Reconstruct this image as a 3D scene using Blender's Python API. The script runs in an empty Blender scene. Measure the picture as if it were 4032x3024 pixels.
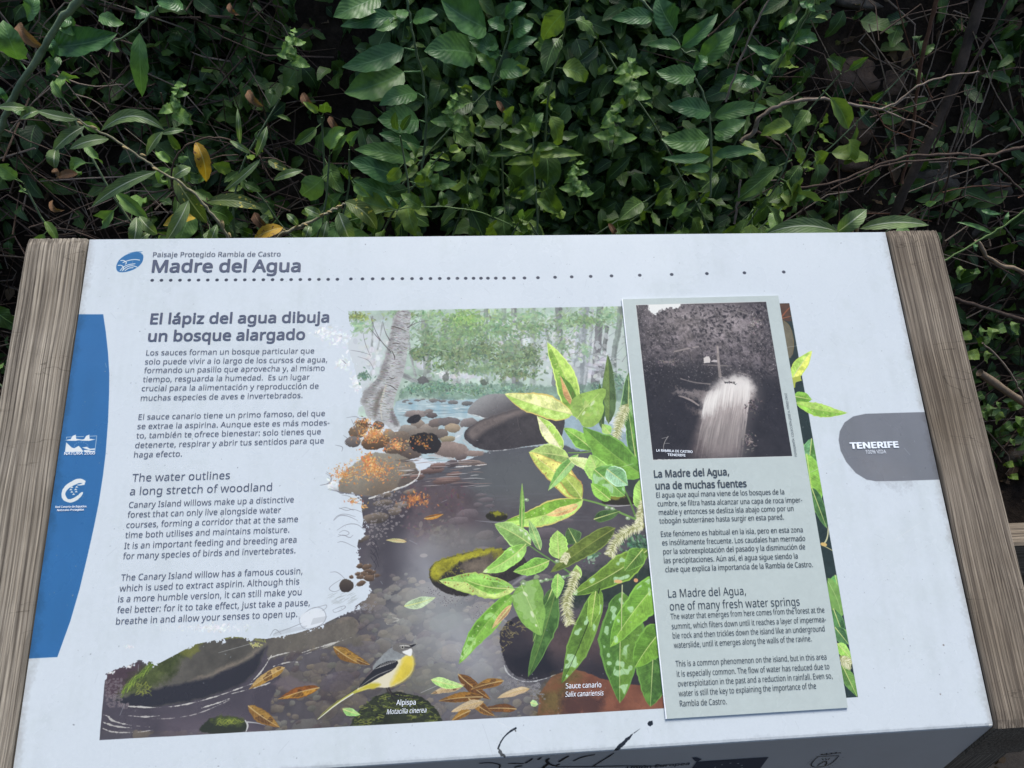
import bpy, math, random, os
import numpy as np
from mathutils import Vector, Matrix

# ------------------------------------------------------------------ geometry of the place
# The board's face is a plane tilted 33 degrees; (u, v, w) are metres along its lower edge, up its
# slope and off its surface.  The camera stands in front of it and looks down on it.
TILT = math.radians(32.95)
O = np.array([-0.5, 0.0, 0.82])
PU = np.array([1.0, 0.0, 0.0])
PV = np.array([0.0, math.cos(TILT), math.sin(TILT)])
PN = np.array([0.0, -math.sin(TILT), math.cos(TILT)])
PW, PH = 1.0, 0.5874
FOC = 2634.06                                    # focal length in pixels of a 4032 px wide frame
CAM_P = np.array([0.44648815, 0.17735466, 0.75435121])
AX = np.array([[0.99722847, -0.024829, 0.07013493], [-0.04324088, -0.96053319, 0.27478393],
               [0.06054431, -0.27705505, -0.95894467]])   # rows: board axes seen by the camera


def pw(u, v, w=0.0):
    return O + u * PU + v * PV + w * PN


CAM = pw(*CAM_P)
B3 = np.array([PU, PV, PN]).T                    # board -> world
CR = B3 @ (AX @ np.array([1.0, 0, 0]))
CD = B3 @ (AX @ np.array([0, 1.0, 0]))
CF = B3 @ (AX @ np.array([0, 0, 1.0]))
# ------------------------------------------------------------------ camera, sky, sun, exposure
sc = bpy.context.scene
cd = bpy.data.cameras.new('camera')
co = bpy.data.objects.new('camera', cd)
sc.collection.objects.link(co)
co.matrix_world = Matrix(((CR[0], -CD[0], -CF[0], CAM[0]), (CR[1], -CD[1], -CF[1], CAM[1]),
                          (CR[2], -CD[2], -CF[2], CAM[2]), (0, 0, 0, 1)))
cd.sensor_width = 36.0
cd.sensor_fit = 'HORIZONTAL'
cd.lens = FOC / 4032 * 36.0
cd.clip_start, cd.clip_end = 0.05, 500.0
sc.camera = co

SUN_EL, SUN_AZ = math.radians(68), math.radians(20)      # soft light from above and behind the board
wd = bpy.data.worlds.new('World')
sc.world = wd
wd.use_nodes = True
wn = wd.node_tree
sky = wn.nodes.new('ShaderNodeTexSky')
sky.sky_type = 'NISHITA'
sky.sun_disc = False
sky.sun_elevation = SUN_EL
sky.sun_rotation = SUN_AZ
sky.dust_density = 2.0
bg = wn.nodes['Background']
bg.inputs['Strength'].default_value = 0.07
wn.links.new(sky.outputs[0], bg.inputs['Color'])
sd = bpy.data.lights.new('sun', 'SUN')
sd.energy = 1.5
sd.angle = math.radians(25)
sd.color = (1.0, 0.97, 0.92)
so = bpy.data.objects.new('sun', sd)
sc.collection.objects.link(so)
sdir = Vector((math.sin(SUN_AZ) * math.cos(SUN_EL), math.cos(SUN_AZ) * math.cos(SUN_EL), math.sin(SUN_EL)))
so.rotation_euler = sdir.to_track_quat('Z', 'Y').to_euler()
sc.view_settings.view_transform = 'Standard'
sc.view_settings.look = 'None'
sc.view_settings.exposure = 1.6
sc.view_settings.gamma = 1.0
sc.view_settings.use_curve_mapping = False
# ------------------------------------------------------------------ the print on the board, painted in numpy
RG = np.random.default_rng(7)
PX = 2400.0
TW, TH = int(PW * PX), int(PH * PX)


def to_board(x, y, w=0.0):
    """where the sight line through a point of the photograph meets the board's plane (u, v)"""
    d = AX @ np.array([(x - 2016) / FOC, (y - 1512) / FOC, 1.0])
    s = (w - CAM_P[2]) / d[2]
    return CAM_P[0] + s * d[0], CAM_P[1] + s * d[1]


def cropf(x0, y0, k):
    return lambda x, y: (x0 + k * x, y0 + k * y)


# sheets of measurement: each maps its own units onto the photograph
QD = cropf(0, 0, 1.8228)
Q1, Q2 = cropf(0, 850, .63291), cropf(0, 1800, .63291)
Q3, Q4 = cropf(1200, 1100, .63291), cropf(1200, 1974, .63291)
Q5, Q6 = cropf(2400, 1100, .49729), cropf(2400, 1800, .66305)
Q7 = cropf(0, 2500, .63291)
Q8 = cropf(3300, 850, .6327)


def T(q, pts):
    out = []
    for p in pts:
        u, v = to_board(*q(p[0], p[1]))
        out.append((u * PX, (PH - v) * PX))
    return np.array(out)


def sca(q, p):
    a = T(q, [p, (p[0] + 10, p[1]), (p[0], p[1] + 10)])
    return (np.hypot(*(a[1] - a[0])) + np.hypot(*(a[2] - a[0]))) / 20


IMG = np.zeros((TH, TW, 3), np.float32)


def lattice(cell, seed):
    r = np.random.default_rng(seed)
    gh, gw = int(TH / cell) + 3, int(TW / cell) + 3
    g = r.random((gh, gw)).astype(np.float32)
    ys, xs = np.arange(TH) / cell, np.arange(TW) / cell
    yi, xi = ys.astype(int), xs.astype(int)
    fy, fx = ys - yi, xs - xi
    fy, fx = (fy * fy * (3 - 2 * fy)).astype(np.float32)[:, None], (fx * fx * (3 - 2 * fx)).astype(np.float32)[None]
    r0, r1 = g[yi], g[yi + 1]
    a = r0[:, xi] * (1 - fx) + r0[:, xi + 1] * fx
    b = r1[:, xi] * (1 - fx) + r1[:, xi + 1] * fx
    return a * (1 - fy) + b * fy - .5


NZ = {c: lattice(c, 100 + int(c * 10)) for c in (2.2, 5, 11, 24, 60, 150)}
FB = (NZ[60] + .6 * NZ[24] + .4 * NZ[11] + .25 * NZ[5]) * .9            # soft cloudy field
FF = (NZ[24] + .8 * NZ[11] + .7 * NZ[5] + .5 * NZ[2.2]) * .7            # rough field
CLIP = None


def rgb(c):
    return np.array(c, np.float32) / 255.0


def put(y0, x0, a, col, var=0.0, vf=None):
    """blend colour col into the picture with coverage a, mottled by var"""
    h, w = a.shape
    if h <= 0 or w <= 0:
        return
    if CLIP is not None:
        a = a * CLIP[y0:y0 + h, x0:x0 + w]
    c = rgb(col) if not isinstance(col, np.ndarray) else col
    if var:
        f = (FF if vf is None else vf)[y0:y0 + h, x0:x0 + w]
        c = c * (1 + var * 2 * f[..., None])
    s = IMG[y0:y0 + h, x0:x0 + w]
    s += (c - s) * a[..., None]


def box(pts, m):
    x0, y0 = int(max(0, pts[:, 0].min() - m)), int(max(0, pts[:, 1].min() - m))
    x1, y1 = int(min(TW, pts[:, 0].max() + m + 2)), int(min(TH, pts[:, 1].max() + m + 2))
    return x0, y0, x1, y1


def smooth(pts, n=3, closed=True):
    p = np.array(pts, float)
    for _ in range(n):
        if closed:
            q = np.roll(p, -1, 0)
            p = np.stack([.75 * p + .25 * q, .25 * p + .75 * q], 1).reshape(-1, 2)
        else:
            q = np.stack([.75 * p[:-1] + .25 * p[1:], .25 * p[:-1] + .75 * p[1:]], 1).reshape(-1, 2)
            p = np.vstack([p[:1], q, p[-1:]])
    return p


def sdf(pts, x0, y0, x1, y1):
    X, Y = np.meshgrid(np.arange(x0, x1, dtype=np.float32) + .5, np.arange(y0, y1, dtype=np.float32) + .5)
    d = np.full(X.shape, 1e9, np.float32)
    ins = np.zeros(X.shape, bool)
    P = pts.astype(np.float32)
    for i in range(len(P)):
        ax, ay = P[i - 1]
        bx, by = P[i]
        ex, ey = bx - ax, by - ay
        L = ex * ex + ey * ey
        if L < 1e-6:
            continue
        t = np.clip(((X - ax) * ex + (Y - ay) * ey) / L, 0, 1)
        d = np.minimum(d, (X - ax - t * ex) ** 2 + (Y - ay - t * ey) ** 2)
        if ay != by:
            ins ^= ((Y < ay) != (Y < by)) & (X < ex * (Y - ay) / ey + ax)
    return np.where(ins, -1, 1) * np.sqrt(d)


def cov(d, soft):
    return np.clip(.5 - d / max(soft, 1e-3), 0, 1)


def poly(q, pts, col, soft=1.2, al=1.0, rough=0.0, rf=None, var=0.0, sm=0, vf=None, tone=None):
    t = T(q, pts) if q else np.array(pts)
    if sm:
        t = smooth(t, sm)
    x0, y0, x1, y1 = box(t, soft + rough * 2 + 2)
    if x1 <= x0 or y1 <= y0:
        return
    d = sdf(t, x0, y0, x1, y1)
    if rough:
        d = d + rough * 3 * (FF if rf is None else rf)[y0:y1, x0:x1]
    a = cov(d, soft) * al
    if tone is not None:            # a second colour that comes in along a direction: (colour, (x,y), (x,y))
        c2, pa, pb = tone
        A, Bp = T(q, [pa, pb])
        X, Y = np.meshgrid(np.arange(x0, x1), np.arange(y0, y1))
        k = ((X - A[0]) * (Bp[0] - A[0]) + (Y - A[1]) * (Bp[1] - A[1])) / ((Bp - A) @ (Bp - A))
        k = np.clip(k + .35 * FB[y0:y1, x0:x1], 0, 1)[..., None].astype(np.float32)
        put(y0, x0, a, rgb(col) * (1 - k) + rgb(c2) * k, var, vf)
    else:
        put(y0, x0, a, col, var, vf)


def stroke(q, pts, w, col, al=1.0, sm=2, var=0.0, soft=1.1, rough=0.0, scale=True):
    """a brush line; w = width or (start, ..., end) widths in the sheet's own units"""
    t = T(q, pts) if q else np.array(pts, float)
    k = sca(q, pts[0]) if (q and scale) else 1.0
    if sm:
        t = smooth(t, sm, False)
    n = len(t)
    w = np.atleast_1d(np.array(w, float)) * k / 2
    ws = np.interp(np.linspace(0, 1, n), np.linspace(0, 1, len(w)), w) if len(w) > 1 else np.full(n, w[0])
    x0, y0, x1, y1 = box(t, ws.max() + 3 + rough * 2)
    if x1 <= x0 or y1 <= y0:
        return
    X, Y = np.meshgrid(np.arange(x0, x1, dtype=np.float32) + .5, np.arange(y0, y1, dtype=np.float32) + .5)
    d = np.full(X.shape, 1e9, np.float32)
    for i in range(n - 1):
        ax, ay = t[i]
        e = t[i + 1] - t[i]
        L = e @ e
        if L < 1e-6:
            continue
        tt = np.clip(((X - ax) * e[0] + (Y - ay) * e[1]) / L, 0, 1)
        d = np.minimum(d, np.hypot(X - ax - tt * e[0], Y - ay - tt * e[1]) - (ws[i] + tt * (ws[i + 1] - ws[i])))
    if rough:
        d = d + rough * 3 * FF[y0:y1, x0:x1]
    put(y0, x0, cov(d, soft) * al, col, var)


def oval(q, c, rx, ry, ang, col, al=1.0, soft=1.2, rough=0.0, var=0.0, tone=None, raw=False):
    if raw:
        cx, cy = c
    else:
        k = sca(q, c)
        cx, cy = T(q, [c])[0]
        rx, ry = rx * k, ry * k
    m = max(rx, ry) + soft + rough * 2 + 2
    x0, y0, x1, y1 = box(np.array([[cx, cy]]), m)
    if x1 <= x0 or y1 <= y0:
        return
    X, Y = np.meshgrid(np.arange(x0, x1, dtype=np.float32) + .5 - cx, np.arange(y0, y1, dtype=np.float32) + .5 - cy)
    ca, sa = math.cos(ang), math.sin(ang)
    xr, yr = X * ca + Y * sa, -X * sa + Y * ca
    r = np.sqrt((xr / rx) ** 2 + (yr / ry) ** 2)
    d = (r - 1) * min(rx, ry)
    if rough:
        d = d + rough * 3 * FF[y0:y1, x0:x1]
    if tone is not None:
        g = np.clip(.5 + .5 * yr / ry + .5 * FB[y0:y1, x0:x1], 0, 1)[..., None]
        put(y0, x0, cov(d, soft) * al, rgb(col) * (1 - g) + rgb(tone) * g, var)
    else:
        put(y0, x0, cov(d, soft) * al, col, var)


def jit(c, s):
    c = np.array(c, float)
    return tuple(np.clip(c * (1 + RG.normal(0, s)) + RG.normal(0, 255 * s * .3, 3), 0, 255))


def inside(poly_, p):
    ins, n = False, len(poly_)
    for i in range(n):
        (ax, ay), (bx, by) = poly_[i - 1], poly_[i]
        if (p[1] < ay) != (p[1] < by) and p[0] < (bx - ax) * (p[1] - ay) / (by - ay) + ax:
            ins = not ins
    return ins


def dabs(q, region, n, sz, cols, al=(.5, .95), ar=.5, js=.08, ang=None, soft=1.2):
    """many small brush dabs inside a region"""
    xs, ys = [p[0] for p in region], [p[1] for p in region]
    k = 0
    while k < n:
        p = (RG.uniform(min(xs), max(xs)), RG.uniform(min(ys), max(ys)))
        k += 1
        if not inside(region, p):
            continue
        c = cols[RG.integers(len(cols))]
        s = RG.uniform(sz[0], sz[1])
        oval(q, p, s, s * RG.uniform(ar * .7, ar * 1.3), RG.uniform(0, 3.14) if ang is None else ang + RG.normal(0, .3),
             jit(c, js), RG.uniform(*al), soft)


def tuft(q, c, r, n, sz, cols, al=(.5, .95), ar=.45):
    """a clump of painted leaves, dense in the middle, loose outside"""
    for _ in range(n):
        a, d = RG.uniform(0, 6.28), abs(RG.normal(0, .5))
        s = RG.uniform(*sz)
        oval(q, (c[0] + math.cos(a) * d * r[0], c[1] + math.sin(a) * d * r[1]), s, s * ar, RG.uniform(0, 3.14),
             jit(cols[RG.integers(len(cols))], .06), RG.uniform(*al), 1.1)


def pebble(q, c, rx, ry, ang, col, al=.8, lite=1.25, dark=.75):
    col = np.array(col, float)
    oval(q, c, rx, ry, ang, tuple(np.clip(col * lite, 0, 255)), al, 1.6, 1.2, .10, tone=tuple(col * dark))


def leaf(q, base, tip, w, ca, cb, bend=0.0, vein=(215, 225, 150), teeth=0.02, ribs=9, patch=None, spots=None, rim=None, al=1.0, pale=True):
    """a painted leaf with midrib, two halves of different tone, side ribs and a paler rim"""
    b, t = T(q, [base, tip])
    k = sca(q, base)
    w = w * k * 1.17
    if pale:
        ca, cb, rim = [None if c is None else tuple(min(255, x * 1.10 + 11) for x in c) for c in (ca, cb, rim)]
    d = t - b
    L = math.hypot(*d)
    n = np.array([-d[1], d[0]]) / L
    m = (b + t) / 2 + n * bend * L
    s = np.linspace(0, 1, 25)[:, None]
    mid = (1 - s) ** 2 * b + 2 * s * (1 - s) * m + s * s * t
    tan = np.gradient(mid, axis=0)
    tan /= np.hypot(tan[:, 0], tan[:, 1])[:, None]
    nr = np.stack([-tan[:, 1], tan[:, 0]], 1)
    sp = s[:, 0]
    prof = (np.sin(np.pi * np.clip(sp, 0, 1) ** .85)) ** .74 * (1.08 - .26 * sp)
    prof = prof * (1 + RG.normal(0, teeth * 1.6, 25))
    f1, f2 = RG.uniform(0, 6, 2)
    wl = prof * w * .5 * (RG.uniform(.9, 1.08) + .09 * np.sin(sp * 9 + f1))
    wr = prof * w * .5 * (RG.uniform(.9, 1.08) + .09 * np.sin(sp * 9 + f2))
    Lf, Rt = mid + nr * wl[:, None], mid - nr * wr[:, None]
    if rim is None:
        rim = tuple(min(255, c * 1.15 + 12) for c in ca)
    poly(None, np.vstack([Lf, Rt[::-1]]), rim, 1.3, al)
    ins = .88
    poly(None, np.vstack([mid + nr * (wl * ins)[:, None], mid[::-1]]), ca, 1.2, al, var=.16)
    poly(None, np.vstack([mid - nr * (wr * ins)[:, None], mid[::-1]]), cb, 1.2, al, var=.16)
    x0, y0, x1, y1 = box(np.vstack([Lf, Rt]), 1)
    if patch is not None and x1 > x0 and y1 > y0:       # reflections and water film drawn as ragged patches
        dd = sdf(np.vstack([mid + nr * (wl * .8)[:, None], (mid - nr * (wr * .8)[:, None])[::-1]]), x0, y0, x1, y1)
        f = (NZ[24] + .8 * NZ[11])[y0:y1, x0:x1]
        a = cov(dd, 2) * np.clip((f - patch[1]) * 12, 0, 1) * patch[2]
        put(y0, x0, a, patch[0], .06)
    if patch is None and x1 > x0 and y1 > y0:           # light caught between the ribs
        dd = sdf(np.vstack([mid + nr * (wl * .8)[:, None], (mid - nr * (wr * .8)[:, None])[::-1]]), x0, y0, x1, y1)
        f = (NZ[24] + .8 * NZ[11] + .5 * NZ[5])[y0:y1, x0:x1]
        put(y0, x0, cov(dd, 2) * np.clip((f - .1) * 3, 0, 1) * .28, tuple(min(255, x * 1.2 + 16) for x in ca))
        put(y0, x0, cov(dd, 2) * np.clip((-f - .2) * 3, 0, 1) * .22, tuple(x * .78 for x in cb))
    for i in range(ribs):
        p = .12 + .76 * i / max(1, ribs - 1)
        j = int(p * 24)
        e = min(24, j + 3)
        for side, ww in ((1, wl), (-1, wr)):
            c0, c1 = mid[j], mid[e] + nr[e] * side * ww[e] * .86
            cc = ca if side == 1 else cb
            stroke(None, [c0, (c0 + c1) / 2 + tan[j] * 1.5 * side * 0, c1], (1.5, .8),
                   tuple(min(255, x * 1.22 + 14) for x in cc), .34, sm=0)
            stroke(None, [c0 + tan[j] * 2.2, c1 + tan[j] * 2.2], (1.2, .8), tuple(x * .72 for x in cc), .26, sm=0)
    if spots:
        for _ in range(spots[1]):
            j = RG.integers(2, 23)
            o = RG.uniform(-.8, .8)
            p = mid[j] + nr[j] * o * wl[j]
            oval(None, p, RG.uniform(1, 3.5), RG.uniform(.8, 2), RG.uniform(0, 3), spots[0], .75, raw=True)
    stroke(None, mid, (2.8, 2.0, .8), vein, .9, sm=0)


def catkin(q, pts, w):
    t = smooth(T(q, pts), 3, False)
    k = sca(q, pts[0]) * w / 2
    stroke(None, t, (k * 1.1, k * 1.3, k * .6), (160, 165, 110), .9, sm=0, rough=1.5)
    n = len(t)
    for i in range(430):
        j = RG.integers(0, n - 1)
        d = t[j + 1] - t[j]
        d = d / (np.hypot(*d) + 1e-6)
        nn = np.array([-d[1], d[0]]) * RG.choice([-1, 1])
        f = math.sin(math.pi * (.12 + .8 * j / n)) ** .5
        c = t[j] + nn * RG.uniform(0, .5) * k
        e = c + (nn * RG.uniform(.4, 1.0) + d * RG.uniform(.2, .8)) * k * f * .95
        stroke(None, [c, e], (1.5, .8), [(232, 235, 200), (205, 208, 160), (140, 145, 95), (245, 246, 225)][RG.integers(4)],
               .8, sm=0)


WHITE = (209, 221, 237)
IMG[:] = rgb(WHITE)
# ---- the board's own ground: off-white with fine recycled-paper specks
IMG += (.010 * (NZ[2.2] + NZ[5]) + .012 * NZ[150])[..., None]

# ---- the painted stream: first the ragged outline everything below is clipped to
sx = [(752, 672), (1200, 664), (1705, 655), (1853, 1505), (1440, 1529), (900, 1560), (215, 1598), (228, 1455), (262, 1440),
      (300, 1425), (345, 1432), (420, 1392), (500, 1375), (575, 1380), (640, 1368), (690, 1352), (745, 1325),
      (795, 1290), (800, 1235), (765, 1205), (775, 1165), (785, 1125), (780, 1090), (765, 1068), (735, 1066), (708, 1048),
      (716, 1020), (735, 985), (750, 935), (772, 900), (780, 850), (768, 800), (752, 750), (756, 705)]
tp = T(QD, sx)
bx0, by0, bx1, by1 = box(tp, 12)
dd = sdf(tp, bx0, by0, bx1, by1)
CLIP = np.zeros((TH, TW), np.float32)
rough = dd + 26 * FF[by0:by1, bx0:bx1]
# straight printed edges (top, right, bottom) stay sharp, the inner left edge is torn
straight = cov(dd, 1.2)
YY, XX = np.mgrid[by0:by1, bx0:bx1]
edge = T(QD, [(640, 672), (660, 1600)])
e0, e1 = T(QD, [(225, 1452)])[0], T(QD, [(1000, 1200)])[0]
torn = cov(rough, 4)
right_half = np.clip((XX - T(QD, [(860, 1000)])[0][0]) / 10, 0, 1)
low = np.clip((YY - T(QD, [(300, 1470)])[0][1]) / 10, 0, 1)
top = np.clip((T(QD, [(800, 684)])[0][1] - YY) / 4, 0, 1) * np.clip((XX - T(QD, [(752, 672)])[0][0]) / 60, 0, 1)
kk = np.maximum(np.maximum(right_half, low), top)
CLIP[by0:by1, bx0:bx1] = np.where(kk > .5, straight, np.minimum(torn, straight + .0) + 0 * kk)

# pale washes behind the torn edge, outside the clip
FULL = CLIP
CLIP = None
for c, r in (((215, 360), (110, 80)), ((130, 330), (70, 40)), ((240, 520), (60, 60)), ((320, 640), (40, 70)), ((180, 1280), (60, 40))):
    tuft(Q3, c, r, 120, (5, 16), [(224, 232, 243), (216, 226, 240), (230, 237, 246)], (.5, .9))
tuft(Q2, (1320, 1060), (230, 26), 160, (5, 14), [(226, 233, 244), (220, 229, 240)], (.5, .9))
tuft(Q2, (800, 1175), (60, 14), 30, (5, 10), [(226, 233, 244)], (.5, .9))
for x in range(1000, 1560, 14):
    stroke(Q2, [(x, 1075 + RG.uniform(-5, 15)), (x + RG.uniform(-8, 8), 1035 + RG.uniform(-22, 12))], (3, 1), (228, 235, 243), .8, 0)
CLIP = FULL

# 1 misty forest
poly(QD, [(740, 650), (1720, 640), (1730, 900), (740, 900)], (176, 198, 190), 1, vf=FB, var=.12)
poly(Q3, [(100, 300), (560, 260), (520, 420), (400, 760), (100, 760)], (205, 214, 226), 60, .95, rough=14)
poly(Q3, [(1450, 300), (2000, 300), (2000, 660), (1450, 640)], (200, 208, 218), 80, .7, rough=10)
for c, r in (((1650, 420), (230, 180)), ((1780, 590), (150, 90)), ((1400, 330), (70, 90)), ((1250, 400), (50, 70)), ((740, 500), (50, 60))):
    tuft(Q3, c, r, 70, (12, 34), [(203, 210, 221), (196, 205, 214), (212, 217, 228)], (.35, .7), .8)
trunks = [((540, 560), (700, 640), (24, 34), (150, 156, 160)), ((740, 220), (765, 650), (36, 52), (150, 160, 158)),
          ((870, 250), (880, 640), (22, 30), (165, 175, 172)), ((960, 300), (940, 650), (40, 60), (163, 170, 172)),
          ((1010, 400), (1010, 640), (16, 24), (176, 182, 184)), ((1130, 180), (1130, 640), (26, 34), (142, 158, 150)),
          ((1240, 170), (1235, 640), (30, 34), (150, 168, 158)), ((1300, 180), (1310, 640), (34, 40), (138, 142, 148)),
          ((1330, 220), (1350, 450), (18, 24), (156, 166, 168)), ((1420, 180), (1420, 640), (30, 40), (160, 174, 172)),
          ((1580, 175), (1560, 640), (40, 52), (122, 128, 132)), ((1500, 300), (1590, 640), (16, 16), (150, 156, 162)),
          ((1740, 180), (1705, 680), (62, 72), (158, 168, 176)), ((1790, 190), (1740, 660), (18, 22), (176, 184, 192)),
          ((1840, 175), (1805, 660), (40, 52), (120, 122, 128)), ((1880, 300), (1850, 600), (26, 24), (118, 124, 126)),
          ((1960, 180), (1930, 420), (30, 36), (136, 150, 146)), ((1930, 420), (1930, 640), (30, 40), (130, 140, 140)),
          ((640, 280), (690, 600), (12, 16), (162, 168, 172)), ((420, 230), (400, 560), (9, 14), (160, 168, 172)),
          ((490, 230), (410, 600), (7, 12), (168, 176, 180))]
for a, b, w, c in trunks:
    m = ((a[0] + b[0]) / 2 + RG.uniform(-14, 14), (a[1] + b[1]) / 2)
    stroke(Q3, [a, m, b], w, c, .85, 2, .10, 2.0, .8)
    stroke(Q3, [(a[0] + w[0] * .25, a[1]), (m[0] + w[0] * .25, m[1]), (b[0] + w[0] * .25, b[1])], w[0] * .4, tuple(x * .86 for x in c), .6, 2, .1, 2, .8)
for c, r, nn in (((1620, 460), (200, 150), 150), ((1300, 330), (160, 120), 120), ((600, 420), (60, 160), 60), ((420, 480), (110, 160), 120), ((1850, 500), (120, 130), 90), ((980, 600), (300, 30), 90)):
    tuft(Q3, c, r, nn, (8, 22), [(206, 212, 222), (214, 219, 228), (196, 206, 212)], (.3, .7), .7)
for _ in range(150):                                           # bare branches between the trunks
    x, y = RG.uniform(560, 1980), RG.uniform(200, 520)
    a = RG.uniform(-1.2, 1.2) - 1.57 * 0
    L = RG.uniform(30, 110)
    stroke(Q3, [(x, y), (x + L * .5 * math.cos(a), y - abs(L * .4 * math.sin(a)) - 5), (x + L * math.cos(a), y - L * .9 * abs(math.sin(a)))],
           (6, 2), jit((140, 150, 150), .08), .6, 1)
stroke(Q3, [(1760, 465), (1850, 468), (1960, 500)], (12, 5), (160, 168, 172), .9)
stroke(Q3, [(1750, 540), (1830, 555), (1930, 580)], (14, 6), (166, 172, 180), .9)
stroke(Q3, [(1300, 400), (1360, 360), (1480, 350), (1520, 352)], (7, 3), (150, 158, 160), .9)
G1 = [(146, 178, 146), (160, 192, 150), (132, 165, 140), (170, 198, 170)]
for c, r, n in (((340, 290), (120, 90), 150), ((560, 215), (90, 40), 60), ((780, 230), (150, 60), 200), ((1400, 230), (180, 60), 220),
                ((1650, 260), (130, 80), 200), ((1880, 230), (120, 70), 200), ((1750, 440), (40, 60), 40), ((1200, 230), (100, 60), 120)):
    tuft(Q3, c, r, n, (7, 17), G1, (.4, .8))
tuft(Q3, (1010, 260), (170, 80), 420, (7, 18), [(156, 194, 120), (140, 180, 112), (172, 205, 135), (128, 168, 110)], (.5, .9))
tuft(Q3, (330, 230), (130, 30), 120, (6, 13), [(140, 150, 104), (165, 180, 110), (120, 140, 100)], (.5, .9))
tuft(Q3, (650, 220), (40, 25), 60, (6, 13), [(130, 150, 104), (110, 130, 100)], (.5, .9))
tuft(Q3, (1210, 310), (120, 70), 220, (7, 17), [(128, 166, 130), (112, 150, 118), (140, 176, 140)], (.5, .9))
G2 = [(112, 134, 104), (96, 118, 94), (128, 150, 112), (140, 162, 118), (84, 104, 84)]
for c, r, n in (((800, 430), (130, 60), 420), ((950, 470), (160, 80), 520), ((1100, 440), (150, 70), 420), ((1260, 500), (170, 80), 480),
                ((1400, 470), (90, 100), 300), ((1330, 590), (160, 40), 220), ((700, 470), (60, 50), 120), ((880, 540), (160, 30), 160)):
    tuft(Q3, c, r, n, (6, 15), G2, (.55, .95))
for c, r, nn in (((900, 400), (280, 120), 420), ((1100, 560), (420, 70), 380), ((760, 350), (90, 100), 160), ((1280, 420), (170, 150), 300), ((1600, 420), (180, 160), 160)):
    tuft(Q3, c, r, nn, (7, 17), [(122, 148, 120), (138, 164, 128), (108, 134, 112), (150, 178, 144)], (.35, .75))
for c, r, nn in (((1000, 330), (330, 120), 700), ((1400, 300), (240, 90), 300), ((1750, 260), (240, 60), 260)):
    tuft(Q3, c, r, nn, (7, 15), [(134, 164, 124), (120, 148, 116), (150, 182, 128), (108, 136, 106)], (.4, .85))
tuft(Q3, (860, 590), (40, 26), 60, (6, 12), [(214, 222, 228), (226, 230, 236)], (.7, .95))
poly(Q3, [(600, 690), (640, 640), (760, 625), (900, 650), (1060, 640), (1250, 650), (1500, 660), (1640, 680), (1800, 640), (2000, 660),
          (2010, 760), (1500, 760), (1100, 750), (850, 745), (700, 728), (590, 740)], (118, 146, 134), 6, .75, 4, var=.16)
for c, r, n in (((700, 680), (90, 40), 200), ((860, 670), (130, 50), 300), ((1050, 690), (150, 40), 260), ((1300, 690), (170, 40), 220),
                ((1690, 700), (60, 30), 80), ((1850, 690), (110, 50), 200), ((1950, 620), (60, 60), 100)):
    tuft(Q3, c, r, n, (5, 13), [(130, 166, 148), (108, 142, 128), (92, 118, 108), (150, 182, 164), (120, 150, 120)], (.5, .95))
tuft(Q3, (370, 600), (60, 34), 90, (6, 12), [(120, 152, 132), (100, 130, 116)], (.6, .9))
oval(Q3, (735, 630), 34, 26, .2, (96, 96, 100), .85, 2, 2)
oval(Q3, (880, 610), 20, 30, .2, (100, 106, 104), .7, 2, 2)
oval(Q3, (1110, 640), 34, 20, .2, (86, 96, 88), .8, 2, 2)

# 2 upper pool and the rills between the stones
poly(Q3, [(548, 770), (640, 738), (800, 748), (950, 752), (1090, 742), (1300, 720), (1640, 760), (2060, 980), (2070, 1080), (1600, 1080),
          (1150, 1075), (1060, 1110), (800, 1140), (700, 1100), (560, 900)], (170, 192, 204), 2, 1, 1, var=.05, sm=1)
for _ in range(70):
    x, y = RG.uniform(560, 1080), RG.uniform(765, 870)
    L = RG.uniform(30, 150)
    stroke(Q3, [(x, y), (x + L / 2, y + RG.uniform(-3, 5)), (x + L, y + RG.uniform(-3, 5))], (3, 8, 2),
           [(196, 216, 224), (148, 180, 194), (126, 158, 176), (214, 226, 232), (140, 150, 156)][RG.integers(5)], .7, 1, soft=2)
for x in (655, 815, 890, 1000):
    poly(Q3, [(x, 745), (x + 30, 745), (x + 36, 840), (x - 4, 840)], (136, 176, 200), 16, .5)
for x, y, r in ((618, 762, 9), (640, 752, 12), (700, 752, 18), (735, 745, 16), (800, 752, 30), (860, 757, 14), (920, 765, 30), (1010, 770, 34), (660, 770, 12), (760, 760, 9)):
    pebble(Q3, (x, y), r, r * .42, .05, (104, 100, 100))
poly(Q3, [(1590, 920), (1640, 840), (1760, 850), (1850, 900), (1960, 960), (2060, 990), (2070, 1090), (1700, 1095), (1580, 1030)], (156, 180, 196), 3, 1, 2, var=.07, sm=1)

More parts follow.
